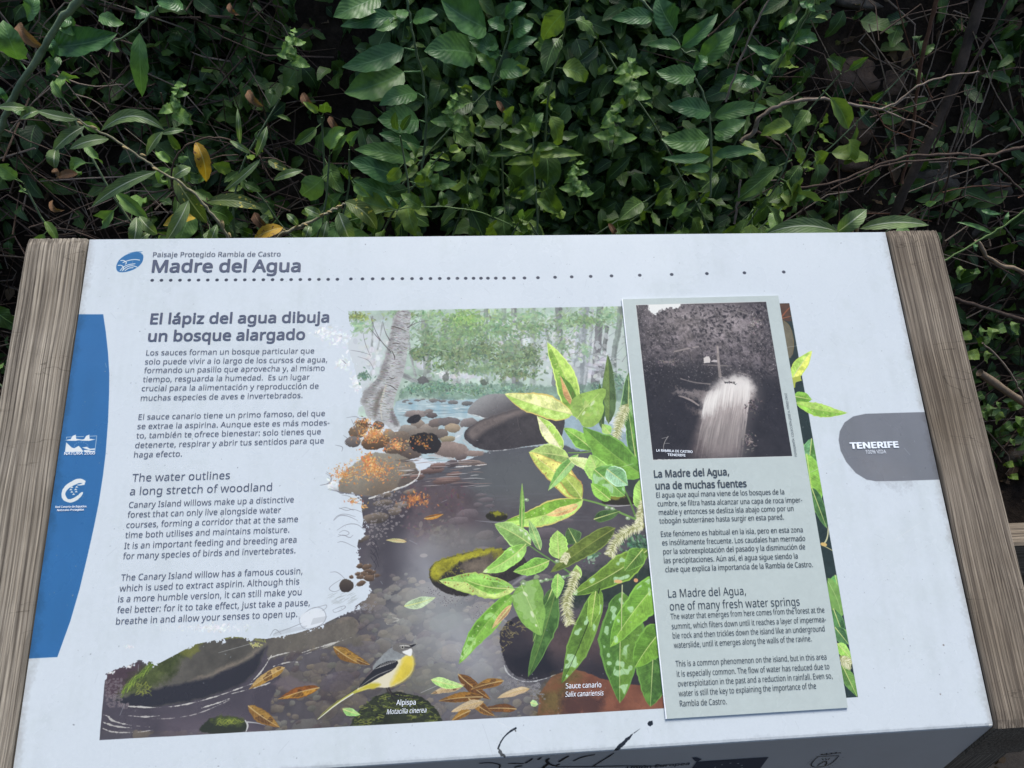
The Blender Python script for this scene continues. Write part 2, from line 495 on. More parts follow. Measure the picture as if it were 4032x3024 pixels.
# 3 dark water
poly(QD, [(765, 1080), (1500, 1080), (1500, 1420), (640, 1420), (700, 1300)], (84, 80, 88), 8, 1, 0, var=.07, vf=FB)
poly(QD, [(200, 1380), (900, 1300), (1900, 1300), (1900, 1620), (200, 1640)], (82, 80, 90), 20, 1, 0, var=.07, vf=FB)
poly(Q3, [(1130, 1060), (1350, 1040), (1600, 1030), (1750, 1075), (2200, 1085), (2300, 1700), (500, 1700), (430, 1640), (440, 1450), (430, 1350),
          (700, 1270), (760, 1150), (1000, 1130)], (88, 90, 98), 3, 1, 2, var=.05, sm=1)
poly(Q4, [(150, -60), (2212, -60), (2212, 1350), (0, 1450), (-1300, 1450), (-1200, 700), (-400, 560), (-60, 620), (130, 560), (330, 480),
          (420, 250), (440, 60)], (88, 85, 91), 30, 1, 0, var=.09, vf=FB)
poly(Q3, [(1150, 1090), (1700, 1080), (1700, 1280), (1500, 1420), (1050, 1400), (1020, 1200)], (99, 104, 106), 60, .55, 0)
poly(Q3, [(650, 1240), (1000, 1260), (1080, 1500), (1000, 1700), (600, 1700), (560, 1500)], (92, 80, 86), 50, .8, 6, var=.08)
poly(Q4, [(470, 60), (650, 60), (665, 300), (630, 500), (600, 700), (480, 640), (455, 400)], (58, 54, 62), 40, .85, 4)
for _ in range(150):                                           # reddish leaf reflections
    oval(Q4, (RG.uniform(600, 1000), RG.uniform(-150, 280)), RG.uniform(5, 16), RG.uniform(3, 7), RG.uniform(0, 3), jit((98, 78, 80), .12), .5, 1.5)
tuft(Q4, (820, 200), (160, 90), 160, (8, 22), [(128, 118, 112), (96, 82, 84), (140, 130, 122), (84, 70, 74)], (.35, .7), .6)
poly(Q4, [(900, 130), (1150, 190), (1250, 250), (1000, 330), (800, 340), (700, 300), (780, 210)], (112, 110, 110), 30, .7, 6, var=.1)

# submerged pebbles
BED = [(300, 740), (560, 420), (900, 560), (1200, 600), (1230, 900), (1240, 1080), (1450, 1180), (1430, 1330), (-400, 1450), (-1180, 1480),
       (-900, 1200), (-300, 850), (30, 780)]
n = 0
while n < 900:
    p = (RG.uniform(-1180, 1450), RG.uniform(420, 1450))
    if not inside(BED, p):
        continue
    n += 1
    big = RG.random() < .2
    r = RG.uniform(38, 85) if big else RG.uniform(12, 34)
    c = [(122, 116, 108), (104, 98, 100), (130, 122, 112), (112, 112, 104), (132, 132, 126), (98, 88, 90), (140, 130, 114)][RG.integers(7)]
    lum = 1.0 + .35 * math.exp(-((p[0] - 900) ** 2 + (p[1] - 700) ** 2) / 300 ** 2) - .12 * (p[1] > 1100)
    c = tuple(x * lum for x in c)
    th_ = RG.uniform(-.4, .3)
    ry_ = r * RG.uniform(.5, .8)
    oval(Q4, (p[0], p[1] + 2), r * 1.06, ry_ * 1.1, th_, (70, 66, 74), .30, 1.5)
    pebble(Q4, p, r, ry_, th_, c, .5 if big else .74, 1.15, .84)
for cx, cy, rx, ry, c in ((360, 930, 110, 60, (108, 104, 112)), (150, 830, 140, 70, (104, 98, 108)), (560, 810, 90, 36, (122, 116, 106)),
                          (880, 750, 110, 60, (132, 142, 138)), (750, 930, 110, 90, (122, 124, 120)), (800, 1100, 180, 90, (104, 104, 92)),
                          (200, 1120, 110, 60, (92, 86, 96)), (700, 720, 60, 40, (126, 122, 116)), (620, 690, 50, 30, (118, 116, 110)),
                          (1000, 800, 90, 60, (126, 128, 128)), (-250, 1000, 110, 60, (88, 84, 94)), (-330, 820, 140, 70, (96, 90, 96))):
    pebble(Q4, (cx, cy), rx, ry, -.15, c, .6, 1.12, .9)
poly(Q4, [(720, 380), (960, 420), (1200, 800), (1200, 1080), (960, 1130), (760, 900), (700, 640)], (160, 165, 178), 300, .8, 0)
poly(Q4, [(690, 300), (760, 300), (900, 700), (1180, 1000), (1060, 1080), (800, 760)], (176, 180, 192), 130, .6, 0)
poly(Q4, [(600, 540), (1000, 600), (1050, 760), (500, 760)], (138, 146, 146), 110, .45, 0)
for _ in range(26):
    x, y = RG.uniform(1000, 1700), RG.uniform(1270, 1500)
    stroke(Q3, [(x, y), (x + RG.uniform(40, 160), y + RG.uniform(-6, 4))], (2, 8, 1), (112, 114, 124), .35, 1, soft=4)
for x, y, rx, ry in ((1130, 1370, 50, 16), (1080, 1400, 26, 14), (1150, 1410, 30, 12), (1100, 1340, 30, 10), (1010, 1460, 70, 34), (960, 1500, 60, 26),
                     (1400, 1470, 60, 26), (1560, 1450, 90, 30), (1500, 1580, 80, 36), (1300, 1560, 60, 26), (1640, 1500, 40, 16), (1250, 1620, 60, 30)):
    pebble(Q3, (x, y), rx, ry, -.05, (106, 98, 104), .65)
for x, y in ((1100, 310), (1330, 560), (1480, 480), (1120, 210), (1270, 160), (1450, 130)):
    pebble(Q4, (x, y), 60, 30, -.1, (118, 112, 114), .5)
tex = [(730, 500, 22, 12, (176, 170, 170)), (740, 336, 24, 12, (170, 168, 172))]
for x, y, rx, ry, c in tex:
    oval(Q4, (x, y), rx, ry, 0, c, .8)

# 4 boulders of the upper pool
poly(Q3, [(1002, 832), (1040, 772), (1110, 722), (1200, 706), (1270, 718), (1350, 770), (1400, 800), (1280, 850), (1130, 866), (1050, 848)],
     (152, 154, 158), 2, 1, .6, var=.08, sm=2, tone=((92, 90, 94), (1120, 740), (1180, 850)))
stroke(Q3, [(1010, 836), (1070, 846), (1110, 862), (1150, 872)], (5, 9, 4), (214, 224, 230), .9, rough=1)
poly(Q3, [(985, 985), (1000, 930), (1080, 880), (1200, 838), (1330, 800), (1450, 795), (1590, 830), (1625, 850), (1600, 980), (1570, 1012),
          (1400, 1035), (1250, 1060), (1130, 1068), (1060, 1045), (1020, 1015)], (66, 63, 66), 2, 1, .8, var=.12, sm=2)
poly(Q3, [(1000, 945), (1080, 885), (1200, 842), (1330, 803), (1450, 798), (1320, 850), (1180, 905), (1090, 960), (1040, 1010)],
     (122, 113, 112), 14, .9, 3, var=.1, sm=2)
stroke(Q3, [(1320, 840), (1330, 920), (1350, 950)], (4, 2), (96, 90, 90), .8)
stroke(Q3, [(1330, 930), (1280, 960), (1240, 1000)], (3, 1), (92, 86, 86), .8)
stroke(Q3, [(1130, 1068), (1250, 1062), (1400, 1037), (1500, 1025)], (4, 5, 2), (180, 184, 190), .9, rough=1)
stroke(Q3, [(990, 1000), (1030, 1040), (1090, 1065), (1160, 1082)], (16, 12, 6), (176, 186, 194), .9, rough=2)
stroke(Q3, [(1000, 900), (960, 960), (940, 1010), (880, 1030)], (34, 40, 26, 16), (186, 200, 212), .95, rough=3)
stroke(Q3, [(980, 960), (930, 990), (870, 1040)], (8, 6, 4), (214, 224, 232), .9, rough=2)

# 5 stones along the shore
ST = [(690, 838, 70, 26, (140, 132, 132)), (785, 845, 34, 18, (96, 90, 92)), (770, 822, 30, 14, (126, 120, 120)), (700, 900, 46, 34, (142, 132, 124)),
      (640, 935, 60, 36, (146, 142, 138)), (770, 930, 60, 36, (140, 132, 126)), (820, 890, 50, 26, (118, 108, 106)), (900, 885, 70, 26, (112, 106, 108)),
      (1015, 890, 52, 30, (134, 128, 130)), (920, 925, 48, 30, (156, 142, 124)), (850, 960, 46, 30, (112, 104, 100)), (890, 992, 44, 20, (148, 138, 116)),
      (640, 1000, 90, 50, (122, 112, 106)), (700, 960, 60, 34, (128, 120, 114)), (905, 1060, 110, 50, (138, 124, 120)), (1060, 1082, 62, 22, (136, 122, 118)),
      (1040, 1140, 92, 20, (128, 116, 112)), (975, 1105, 40, 20, (104, 94, 94)), (460, 905, 34, 34, (120, 110, 104)), (520, 960, 34, 32, (150, 138, 124)),
      (590, 985, 60, 44, (124, 112, 102)), (330, 930, 60, 60, (150, 128, 106)), (300, 1010, 50, 34, (126, 120, 120)), (440, 1010, 90, 50, (118, 96, 76)),
      (640, 1080, 90, 40, (108, 96, 90)), (560, 1050, 70, 44, (120, 104, 92)), (915, 1145, 40, 22, (92, 84, 88))]
for x, y, rx, ry, c in ST:
    pebble(Q3, (x, y), rx, ry, RG.uniform(-.3, .1), c, 1, 1.15, .72)
oval(Q3, (680, 870), 46, 26, -.4, (48, 47, 50), 1, 1.5, 1)
poly(Q3, [(640, 1000), (690, 955), (770, 950), (830, 985), (850, 1030), (820, 1075), (740, 1095), (690, 1070), (650, 1040)], (40, 38, 38), 2, 1, 2, sm=2)
dabs(Q3, [(650, 980), (780, 955), (800, 1000), (780, 1060), (700, 1040)], 90, (4, 9), [(190, 120, 60), (214, 150, 80), (120, 90, 66)])
poly(Q3, [(345, 1110), (430, 1070), (560, 1080), (660, 1120), (710, 1180), (690, 1250), (600, 1300), (480, 1340), (400, 1350), (250, 1330), (200, 1300),
          (240, 1200)], (156, 154, 146), 3, 1, 2, var=.08, sm=2, tone=((112, 100, 88), (420, 1100), (520, 1330)))
poly(Q3, [(640, 1190), (705, 1170), (712, 1210), (640, 1280), (560, 1300)], (96, 88, 84), 4, .9, 2, sm=2)
for x, y, rx, ry in ((485, 1390, 60, 20), (330, 1425, 60, 24), (440, 1485, 76, 36), (335, 1610, 62, 26), (560, 1440, 40, 26), (600, 1400, 50, 18),
                     (790, 1190, 80, 20), (880, 1250, 90, 22), (700, 1230, 50, 18), (830, 1160, 50, 18), (930, 1210, 50, 14), (660, 1320, 40, 16), (500, 1340, 40, 16)):
    pebble(Q3, (x, y), rx, ry, -.1, (122, 112, 104) if y > 1300 else (126, 104, 100), 1, 1.2, .6)
for _ in range(60):                                            # ripples over the shallow stones
    x, y = RG.uniform(560, 1050), RG.uniform(1110, 1290)
    L = RG.uniform(30, 150)
    stroke(Q3, [(x, y), (x + L / 2, y + RG.uniform(-8, 2)), (x + L, y - RG.uniform(0, 12))], (1, 5, 1),
           [(186, 178, 180), (66, 60, 66), (150, 128, 124), (208, 208, 212)][RG.integers(4)], .75, 1)
stroke(Q3, [(400, 1362), (520, 1320), (640, 1280), (700, 1240), (720, 1195), (712, 1165)], (4, 9, 5), (214, 216, 218), .95, rough=1.5)
stroke(Q3, [(690, 1120), (780, 1090), (840, 1100), (940, 1120)], (6, 14, 4), (186, 184, 188), .8, rough=2)
stroke(Q3, [(940, 1165), (1040, 1160), (1130, 1150)], (3, 6, 2), (214, 214, 218), .9, rough=1)
OR = [(228, 160, 92), (214, 142, 84), (232, 182, 116), (200, 130, 80), (190, 144, 96), (228, 196, 138), (216, 122, 86), (176, 136, 92)]
tuft(Q3, (430, 960), (130, 80), 480, (4, 9), OR, (.35, .9))
tuft(Q3, (570, 1030), (110, 50), 200, (4, 8), OR, (.4, .9))
tuft(Q3, (430, 1180), (190, 90), 620, (4, 9), OR, (.3, .9))
tuft(Q3, (400, 1120), (60, 50), 120, (6, 12), OR, (.6, 1))
tuft(Q3, (680, 1370), (100, 60), 200, (5, 12), OR[:1] + [(150, 96, 70), (178, 118, 76), (196, 130, 84), (120, 84, 70)], (.5, .95))
tuft(Q3, (330, 1400), (70, 50), 90, (5, 10), OR, (.5, 1))
tuft(Q3, (320, 1550), (50, 60), 70, (5, 9), OR, (.5, 1))
tuft(Q3, (370, 900), (60, 40), 90, (4, 9), [(80, 64, 50), (110, 84, 60)], (.5, 1))

# 6 pale birch
BT = [(568, 190), (668, 190), (652, 300), (640, 430), (628, 520), (606, 620), (570, 700), (548, 780), (560, 850), (600, 905), (592, 940), (540, 940),
      (500, 900), (470, 880), (420, 880), (380, 850), (372, 790), (330, 770), (360, 700), (430, 640), (470, 590), (495, 500), (520, 400), (540, 280)]
poly(Q3, BT, (182, 186, 192), 2, 1, .8, var=.08, sm=2)
poly(Q3, [(568, 190), (600, 190), (560, 330), (540, 450), (520, 560), (480, 640), (420, 700), (380, 780), (350, 770), (360, 700), (430, 640), (470, 590),
          (495, 500), (520, 400), (540, 280)], (142, 142, 146), 12, .8, 3, sm=2)
poly(Q3, [(470, 690), (500, 660), (470, 760), (450, 860), (425, 870), (430, 760)], (118, 112, 108), 10, .8, 2, sm=2)
poly(Q3, [(540, 790), (560, 850), (600, 905), (560, 930), (530, 860)], (108, 106, 108), 8, .8, 2, sm=2)
stroke(Q3, [(505, 660), (480, 740), (470, 800), (480, 870)], (14, 9, 6), (206, 204, 196), .8)
CLIP = FULL.copy()
bp = smooth(T(Q3, BT), 2)
x0, y0, x1, y1 = box(bp, 2)
mk = np.zeros_like(CLIP)
mk[y0:y1, x0:x1] = cov(sdf(bp, x0, y0, x1, y1), 1.2)
CLIP *= mk
for _ in range(620):                                           # bark lines, curving down the leaning trunk
    s = RG.random()
    y = 195 + s * 690
    cx = np.interp(y, [190, 300, 500, 640, 780, 900], [615, 598, 560, 500, 450, 520])
    hw = np.interp(y, [190, 500, 700, 900], [55, 66, 90, 80])
    x = cx + RG.uniform(-1, 1) * hw
    L = RG.uniform(8, 34)
    stroke(Q3, [(x - L / 2, y), (x, y - 2 + L * .06), (x + L / 2, y + L * .16)], (1, 3, 1), jit((112, 108, 108), .15), RG.uniform(.35, .8), 0)
for p in ([(530, 290), (580, 300), (630, 320)], [(545, 400), (570, 395), (590, 402)], [(525, 610), (545, 618), (560, 612)], [(512, 655), (540, 662), (575, 690)],
          [(540, 440), (560, 480), (560, 500)]):
    stroke(Q3, p, (2, 6, 2), (72, 66, 66), .9)
CLIP = FULL
for p in ([(535, 450), (470, 380), (430, 300), (410, 230)], [(470, 380), (400, 300)], [(530, 380), (500, 330), (485, 260)], [(640, 300), (700, 265), (770, 255)],
          [(655, 290), (690, 250)]):
    stroke(Q3, p, (8, 4, 2), (104, 104, 108), .9)

# 7 frog-spawn bubbles along the shore
for reg, nb in (([(430, 1350), (620, 1300), (640, 1440), (480, 1660), (380, 1660), (400, 1560)], 260),):
    for _ in range(nb):
        p = (RG.uniform(380, 640), RG.uniform(1300, 1660))
        if inside(reg, p):
            r = RG.uniform(4, 8)
            oval(Q3, p, r, r * .8, 0, (178, 174, 178), .6, 1)
            oval(Q3, p, r * .6, r * .45, 0, (100, 94, 100), .8, 1)

# 8 left mossy boulder
poly(Q2, [(640, 1500), (650, 1350), (740, 1310), (760, 1280), (860, 1270), (900, 1300), (1000, 1250), (1640, 1120), (1800, 1150), (1640, 1700), (600, 1700)],
     (78, 74, 84), 3, 1, 2, var=.07, vf=FB)
poly(Q2, [(660, 1340), (740, 1310), (780, 1280), (860, 1280), (900, 1320), (800, 1420), (740, 1480), (650, 1500)], (82, 66, 74), 8, .8, 4, var=.08)
poly(Q2, [(1670, 1140), (1900, 1060), (2200, 1010), (2250, 1160), (1900, 1200), (1660, 1260)], (106, 102, 96), 10, .9, 4, var=.08)
poly(Q2, [(728, 1490), (790, 1410), (860, 1340), (980, 1250), (1090, 1165), (1240, 1110), (1440, 1092), (1600, 1115), (1672, 1135), (1665, 1170), (1630, 1260),
          (1560, 1380), (1400, 1455), (1230, 1510), (1000, 1553), (820, 1552), (740, 1525)], (88, 86, 82), 2, 1, 1, var=.14, sm=1, vf=FB)
poly(Q2, [(740, 1480), (860, 1340), (980, 1250), (1090, 1165), (1240, 1115), (1130, 1260), (1090, 1330), (1020, 1400), (860, 1500)], (72, 82, 46), 26, .9, 6, var=.18)
poly(Q2, [(1040, 1205), (1120, 1150), (1300, 1105), (1460, 1096), (1610, 1122), (1500, 1118), (1330, 1128), (1180, 1165)], (150, 160, 72), 6, .95, 3, var=.1)
poly(Q2, [(1120, 1210), (1150, 1170), (1230, 1150), (1240, 1200), (1180, 1245)], (118, 122, 62), 8, .8, 5, var=.12)
poly(Q2, [(1180, 1395), (1330, 1330), (1500, 1260), (1650, 1160), (1600, 1230), (1440, 1310), (1300, 1380)], (142, 132, 122), 10, .7, 3)
poly(Q2, [(732, 1500), (900, 1450), (1060, 1420), (1230, 1390), (1400, 1330), (1540, 1270), (1672, 1150), (1630, 1260), (1560, 1380), (1400, 1455), (1230, 1510),
          (1000, 1553), (820, 1552), (740, 1525)], (50, 50, 58), 8, .97, 2, sm=1)
for _ in range(110):
    t = RG.random()
    x = 745 + t * 260
    y = 1470 - t * 240
    stroke(Q2, [(x, y + RG.uniform(-10, 40)), (x + RG.uniform(10, 40), y + RG.uniform(-50, -5)), (x + RG.uniform(40, 90), y + RG.uniform(-90, -30))],
           (3, 1), [(126, 156, 62), (96, 128, 50), (150, 172, 80), (60, 76, 40)][RG.integers(4)], .8, 1)
for _ in range(16):
    x, y = RG.uniform(840, 930), RG.uniform(1410, 1480)
    stroke(Q2, [(x, y), (x + RG.uniform(-30, 30), y - 22), (x + RG.uniform(-10, 50), y - 5), (x + RG.uniform(-30, 30), y + 10)], 3, (142, 152, 70), .8, 2)
for x in range(1030, 1660, 9):
    y = np.interp(x, [1030, 1240, 1440, 1660], [1215, 1112, 1094, 1138])
    stroke(Q2, [(x, y + 14), (x + RG.uniform(-6, 6), y - RG.uniform(2, 14))], (4, 1), (186, 194, 96), .9, 0)
tuft(Q2, (1590, 1165), (46, 26), 50, (4, 10), [(206, 206, 150), (170, 168, 104)], (.7, 1), .3)
for _ in range(240):
    x, y = RG.uniform(655, 800), RG.uniform(1375, 1560)
    if x < 760 or y > 1530:
        r = RG.uniform(4, 8)
        oval(Q2, (x, y), r, r * .8, 0, (150, 142, 150), .55, 1)
        oval(Q2, (x, y), r * .6, r * .45, 0, (84, 76, 84), .8, 1)
tuft(Q2, (800, 1300), (60, 20), 26, (4, 9), [(232, 238, 246)], (.7, 1))
tuft(Q2, (690, 1335), (30, 14), 16, (4, 9), [(232, 238, 246)], (.7, 1))
# white water lines
WL = (206, 206, 206)
for p in ([(800, 1548), (1000, 1560), (1200, 1530), (1400, 1470), (1560, 1410), (1700, 1360)], [(1440, 1470), (1560, 1440), (1700, 1395)],
          [(1250, 1560), (1350, 1530), (1430, 1500)], [(1640, 1260), (1740, 1225), (1840, 1205)], [(1700, 1300), (1800, 1270), (1870, 1275)],
          [(1880, 1215), (1950, 1190), (2100, 1150), (2212, 1110)], [(1560, 1400), (1630, 1330), (1690, 1230)]):
    stroke(Q2, p, (1, 8, 1), WL, .9, 2, rough=1)
for p in ([(940, 520), (1060, 520), (1240, 490), (1430, 402)], [(640, 495), (670, 500), (690, 530), (800, 560), (930, 570)], [(640, 580), (700, 605), (860, 605), (950, 590)],
          [(640, 540), (720, 570), (860, 580)], [(800, 500), (900, 510), (1000, 500)]):
    stroke(Q7, p, (1, 7, 1), WL, .8, 2, rough=1)
for p in ([(470, 730), (560, 720), (600, 740), (480, 760), (590, 770)], [(500, 700), (560, 700)], [(240, 840), (180, 890), (0, 950)]):
    stroke(Q4, p, (1, 6, 1), (186, 186, 184), .7, 2, rough=1)
for x in range(0, 7):
    stroke(Q4, [(410, 220 + x * 20), (425 + 20 * (x % 2), 235 + x * 22), (450, 250 + x * 25), (430 + 30 * (x % 2), 275 + x * 26)], 5, (60, 56, 66), .8, 2)
poly(Q7, [(1020, 520), (1240, 500), (1500, 480), (1640, 600), (1600, 660), (1010, 660)], (100, 92, 104), 30, .6, 6, var=.06)
poly(Q7, [(1690, 300), (1800, 260), (1960, 300), (1980, 340), (1800, 350)], (122, 112, 120), 10, .6, 3)
poly(Q7, [(1228, 600), (1260, 550), (1320, 510), (1400, 498), (1480, 505), (1530, 540), (1530, 604), (1400, 625)], (52, 56, 46), 3, 1, 2, sm=1)
poly(Q7, [(1300, 530), (1400, 500), (1480, 510), (1520, 545), (1400, 560)], (98, 112, 56), 12, .9, 4, sm=1)
for _ in range(14):
    x, y = RG.uniform(1330, 1490), RG.uniform(525, 565)
    stroke(Q7, [(x, y), (x + 15, y - 14), (x + 26, y + 4), (x + 40, y - 6)], 3, (146, 158, 70), .9, 2)
stroke(Q7, [(1525, 530), (1545, 560), (1530, 600)], (6, 12, 4), (206, 210, 212), .9)
stroke(Q7, [(1540, 540), (1600, 545), (1650, 560)], (10, 5, 1), (196, 200, 204), .8)

# 9 yellow mossy rock in the stream
YR = [(770, 430), (790, 390), (860, 355), (1000, 315), (1180, 285), (1320, 310), (1375, 350), (1390, 410), (1330, 470), (1180, 540), (1010, 590), (900, 582),
      (820, 540), (775, 480)]
poly(Q4, YR, (56, 52, 50), 2, 1, 1, var=.12, sm=2)
poly(Q4, [(772, 435), (790, 390), (860, 355), (1000, 315), (1180, 285), (1250, 292), (1100, 350), (960, 380), (870, 440), (830, 490), (780, 470)],
     (164, 162, 48), 8, .97, 4, var=.2, sm=1)
poly(Q4, [(960, 385), (1060, 345), (1200, 320), (1260, 400), (1150, 470), (1000, 470)], (112, 102, 92), 12, .9, 6, var=.16, sm=1)
poly(Q4, [(1180, 300), (1320, 312), (1350, 350), (1290, 385), (1200, 350)], (150, 146, 60), 10, .85, 6, var=.2)
for _ in range(60):
    x, y = RG.uniform(820, 1000), RG.uniform(410, 500)
    stroke(Q4, [(x, y), (x + RG.uniform(-16, 16), y + RG.uniform(-16, 16)), (x + RG.uniform(-26, 26), y + RG.uniform(-14, 14))], 3, (160, 158, 70), .7, 1)
poly(Q3, [(1120, 1480), (1140, 1445), (1200, 1438), (1260, 1465), (1255, 1495), (1180, 1505)], (48, 46, 34), 2, 1, 1, sm=1)
poly(Q3, [(1140, 1450), (1190, 1438), (1250, 1462), (1180, 1470)], (150, 152, 46), 5, .9, 3)
poly(Q3, [(1840, 1400), (1870, 1340), (1960, 1325), (2060, 1360), (2060, 1410), (1940, 1400)], (52, 50, 38), 2, 1, 1, sm=1)
poly(Q3, [(1860, 1360), (1930, 1330), (2000, 1345), (1940, 1370)], (140, 142, 60), 6, .9, 3)
stroke(Q3, [(1860, 1400), (1930, 1412), (2060, 1400)], (1, 7, 2), (200, 200, 204), .8)
stroke(Q3, [(1060, 1500), (1200, 1512), (1350, 1520)], (1, 6, 1), (150, 152, 162), .8)
stroke(Q4, [(1290, 520), (1400, 440), (1500, 400)], (4, 26, 6), (178, 178, 186), .6, soft=6)
stroke(Q4, [(1180, 700), (1250, 740), (1280, 780)], (4, 8, 2), (168, 168, 176), .6, soft=4)

# 10 dark boulder and brown rock, lower right
poly(Q4, [(1205, 830), (1250, 750), (1330, 705), (1450, 700), (1600, 760), (1760, 700), (1900, 640), (2300, 700), (2300, 1200), (1700, 1100), (1560, 1085),
          (1450, 1115), (1330, 1100), (1270, 1040), (1230, 960)], (58, 54, 60), 2, 1, 1.5, var=.1, vf=FB, sm=1)
poly(Q4, [(1380, 760), (1600, 770), (1760, 720), (1880, 700), (1900, 960), (1700, 1000), (1500, 960)], (98, 82, 82), 50, .7, 8, var=.12)
poly(Q4, [(1250, 960), (1500, 900), (1560, 1060), (1440, 1110), (1310, 1080)], (38, 38, 44), 30, .9, 4)
for _ in range(75):
    x, y = RG.uniform(1210, 1370), RG.uniform(750, 940)
    if (x - 1210) < (960 - y) * .9:
        stroke(Q4, [(x, y), (x + RG.uniform(-14, 14), y + RG.uniform(-14, 14)), (x + RG.uniform(-24, 24), y + RG.uniform(-14, 14))], 3, (152, 142, 96), .8, 1)
oval(Q4, (1283, 755), 16, 16, 0, (34, 34, 38), .9, 1.2, 2)
stroke(Q4, [(1240, 1020), (1260, 1070), (1320, 1110), (1400, 1125), (1500, 1100), (1560, 1078)], (2, 9, 3), (190, 194, 200), .9, rough=1)
poly(Q4, [(1447, 1330), (1460, 1200), (1530, 1095), (1600, 1060), (1680, 1040), (1750, 1060), (1840, 1100), (1960, 1130), (2300, 1160), (2300, 1400), (1447, 1400)],
     (132, 86, 68), 2, 1, 1, var=.14, vf=FB)
poly(Q4, [(1455, 1330), (1470, 1200), (1540, 1110), (1640, 1060), (1700, 1045), (1730, 1080), (1640, 1160), (1600, 1330)], (98, 88, 52), 30, .85, 6, var=.12)
poly(Q4, [(1500, 1170), (1560, 1120), (1600, 1140), (1560, 1190)], (126, 84, 60), 16, .8, 4)
poly(Q4, [(1580, 1230), (1640, 1190), (1730, 1200), (1850, 1230), (1840, 1330), (1600, 1340)], (74, 54, 52), 24, .8, 6)
for c, r, nb in (((900, 610), (90, 30), 60), ((1090, 680), (40, 50), 40), ((1290, 1130), (80, 40), 80), ((1440, 1170), (30, 70), 70), ((360, 660), (60, 30), 50), ((800, 560), (40, 20), 20)):
    for _ in range(nb):
        x, y = c[0] + RG.normal(0, .6) * r[0], c[1] + RG.normal(0, .6) * r[1]
        rr = RG.uniform(4, 8)
        oval(Q4, (x, y), rr, rr * .8, 0, (166, 166, 172), .6, 1)
        oval(Q4, (x, y), rr * .6, rr * .45, 0, (92, 92, 100), .8, 1)

# 11 mossy stone under the bird
poly(Q4, [(275, 1400), (300, 1350), (360, 1270), (430, 1215), (520, 1185), (600, 1182), (700, 1205), (780, 1250), (830, 1310), (865, 1375), (860, 1400)],
     (50, 54, 40), 2, 1, 1.5, var=.16)
for _ in range(190):
    a = RG.uniform(0, 3.14)
    r = RG.uniform(.25, 1) ** .6
    x, y = 570 + 270 * r * math.cos(a), 1400 - 205 * r * math.sin(a)
    stroke(Q4, [(x, y), (x + RG.uniform(-16, 16), y + RG.uniform(-12, 12)), (x + RG.uniform(-34, 34), y + RG.uniform(-14, 14)), (x + RG.uniform(-44, 44), y + RG.uniform(-8, 16))],
           (3, 4, 2), [(118, 128, 58), (140, 148, 72), (90, 102, 50), (70, 80, 46)][RG.integers(4)], .85, 2)

# 12 fallen leaves
BR, OC, TN, DK = (142, 104, 54), (168, 132, 66), (198, 180, 150), (84, 60, 40)


def fallen(q, a, b, w, c1, c2, spot=DK, n=26, bend=.05):
    leaf(q, a, b, w * .86, c1, c2, bend, (196, 172, 124), .03, 9, pale=False, patch=(spot, .05, .75), rim=tuple(x * .9 for x in c1))


fallen(Q2, (2080, 1178), (2300, 1290), 62, BR, OC)
fallen(Q2, (1770, 1308), (1552, 1440), 66, (190, 160, 104), OC)
fallen(Q2, (1985, 1433), (1732, 1503), 66, (140, 88, 44), (186, 138, 58))
fallen(Q7, (1545, 440), (1740, 572), 76, (146, 110, 60), (160, 126, 66))
fallen(Q4, (180, 905), (340, 1008), 62, BR, OC)
fallen(Q4, (955, 1075), (1152, 1228), 74, (112, 76, 44), (150, 104, 50))
fallen(Q4, (1235, 1115), (1035, 1168), 60, (166, 124, 62), (140, 98, 50))
fallen(Q4, (990, 1140), (788, 1195), 56, TN, (190, 166, 130))
fallen(Q4, (1105, 1215), (835, 1240), 62, (154, 112, 50), (116, 80, 42))
fallen(Q4, (1395, 1165), (1200, 1222), 50, TN, (188, 160, 126), TN)
fallen(Q4, (1315, 1290), (1110, 1290), 54, (110, 74, 44), (140, 96, 52))
fallen(Q4, (1020, 1225), (1180, 1332), 60, (160, 118, 58), (136, 96, 48))
fallen(Q4, (1110, 1245), (912, 1308), 56, TN, (196, 174, 140), TN)
fallen(Q4, (1030, 1300), (915, 1362), 50, (164, 124, 58), (136, 98, 48))
fallen(Q3, (745, 1487), (860, 1460), 30, (196, 140, 62), (150, 96, 44))
fallen(Q4, (630, 250), (508, 240), 30, (180, 180, 132), (196, 196, 150), TN)
leaf(Q4, (788, 1108), (985, 1150), 50, (150, 196, 112), (170, 208, 134), .05)
leaf(Q4, (238, 1290), (345, 1325), 40, (130, 180, 104), (150, 192, 120), .05)
leaf(Q4, (1405, 1250), (1450, 1262), 34, (150, 190, 130), (150, 190, 130), 0)
leaf(Q4, (620, 650), (812, 596), 56, (158, 180, 146), (140, 162, 132), .05, al=.8)

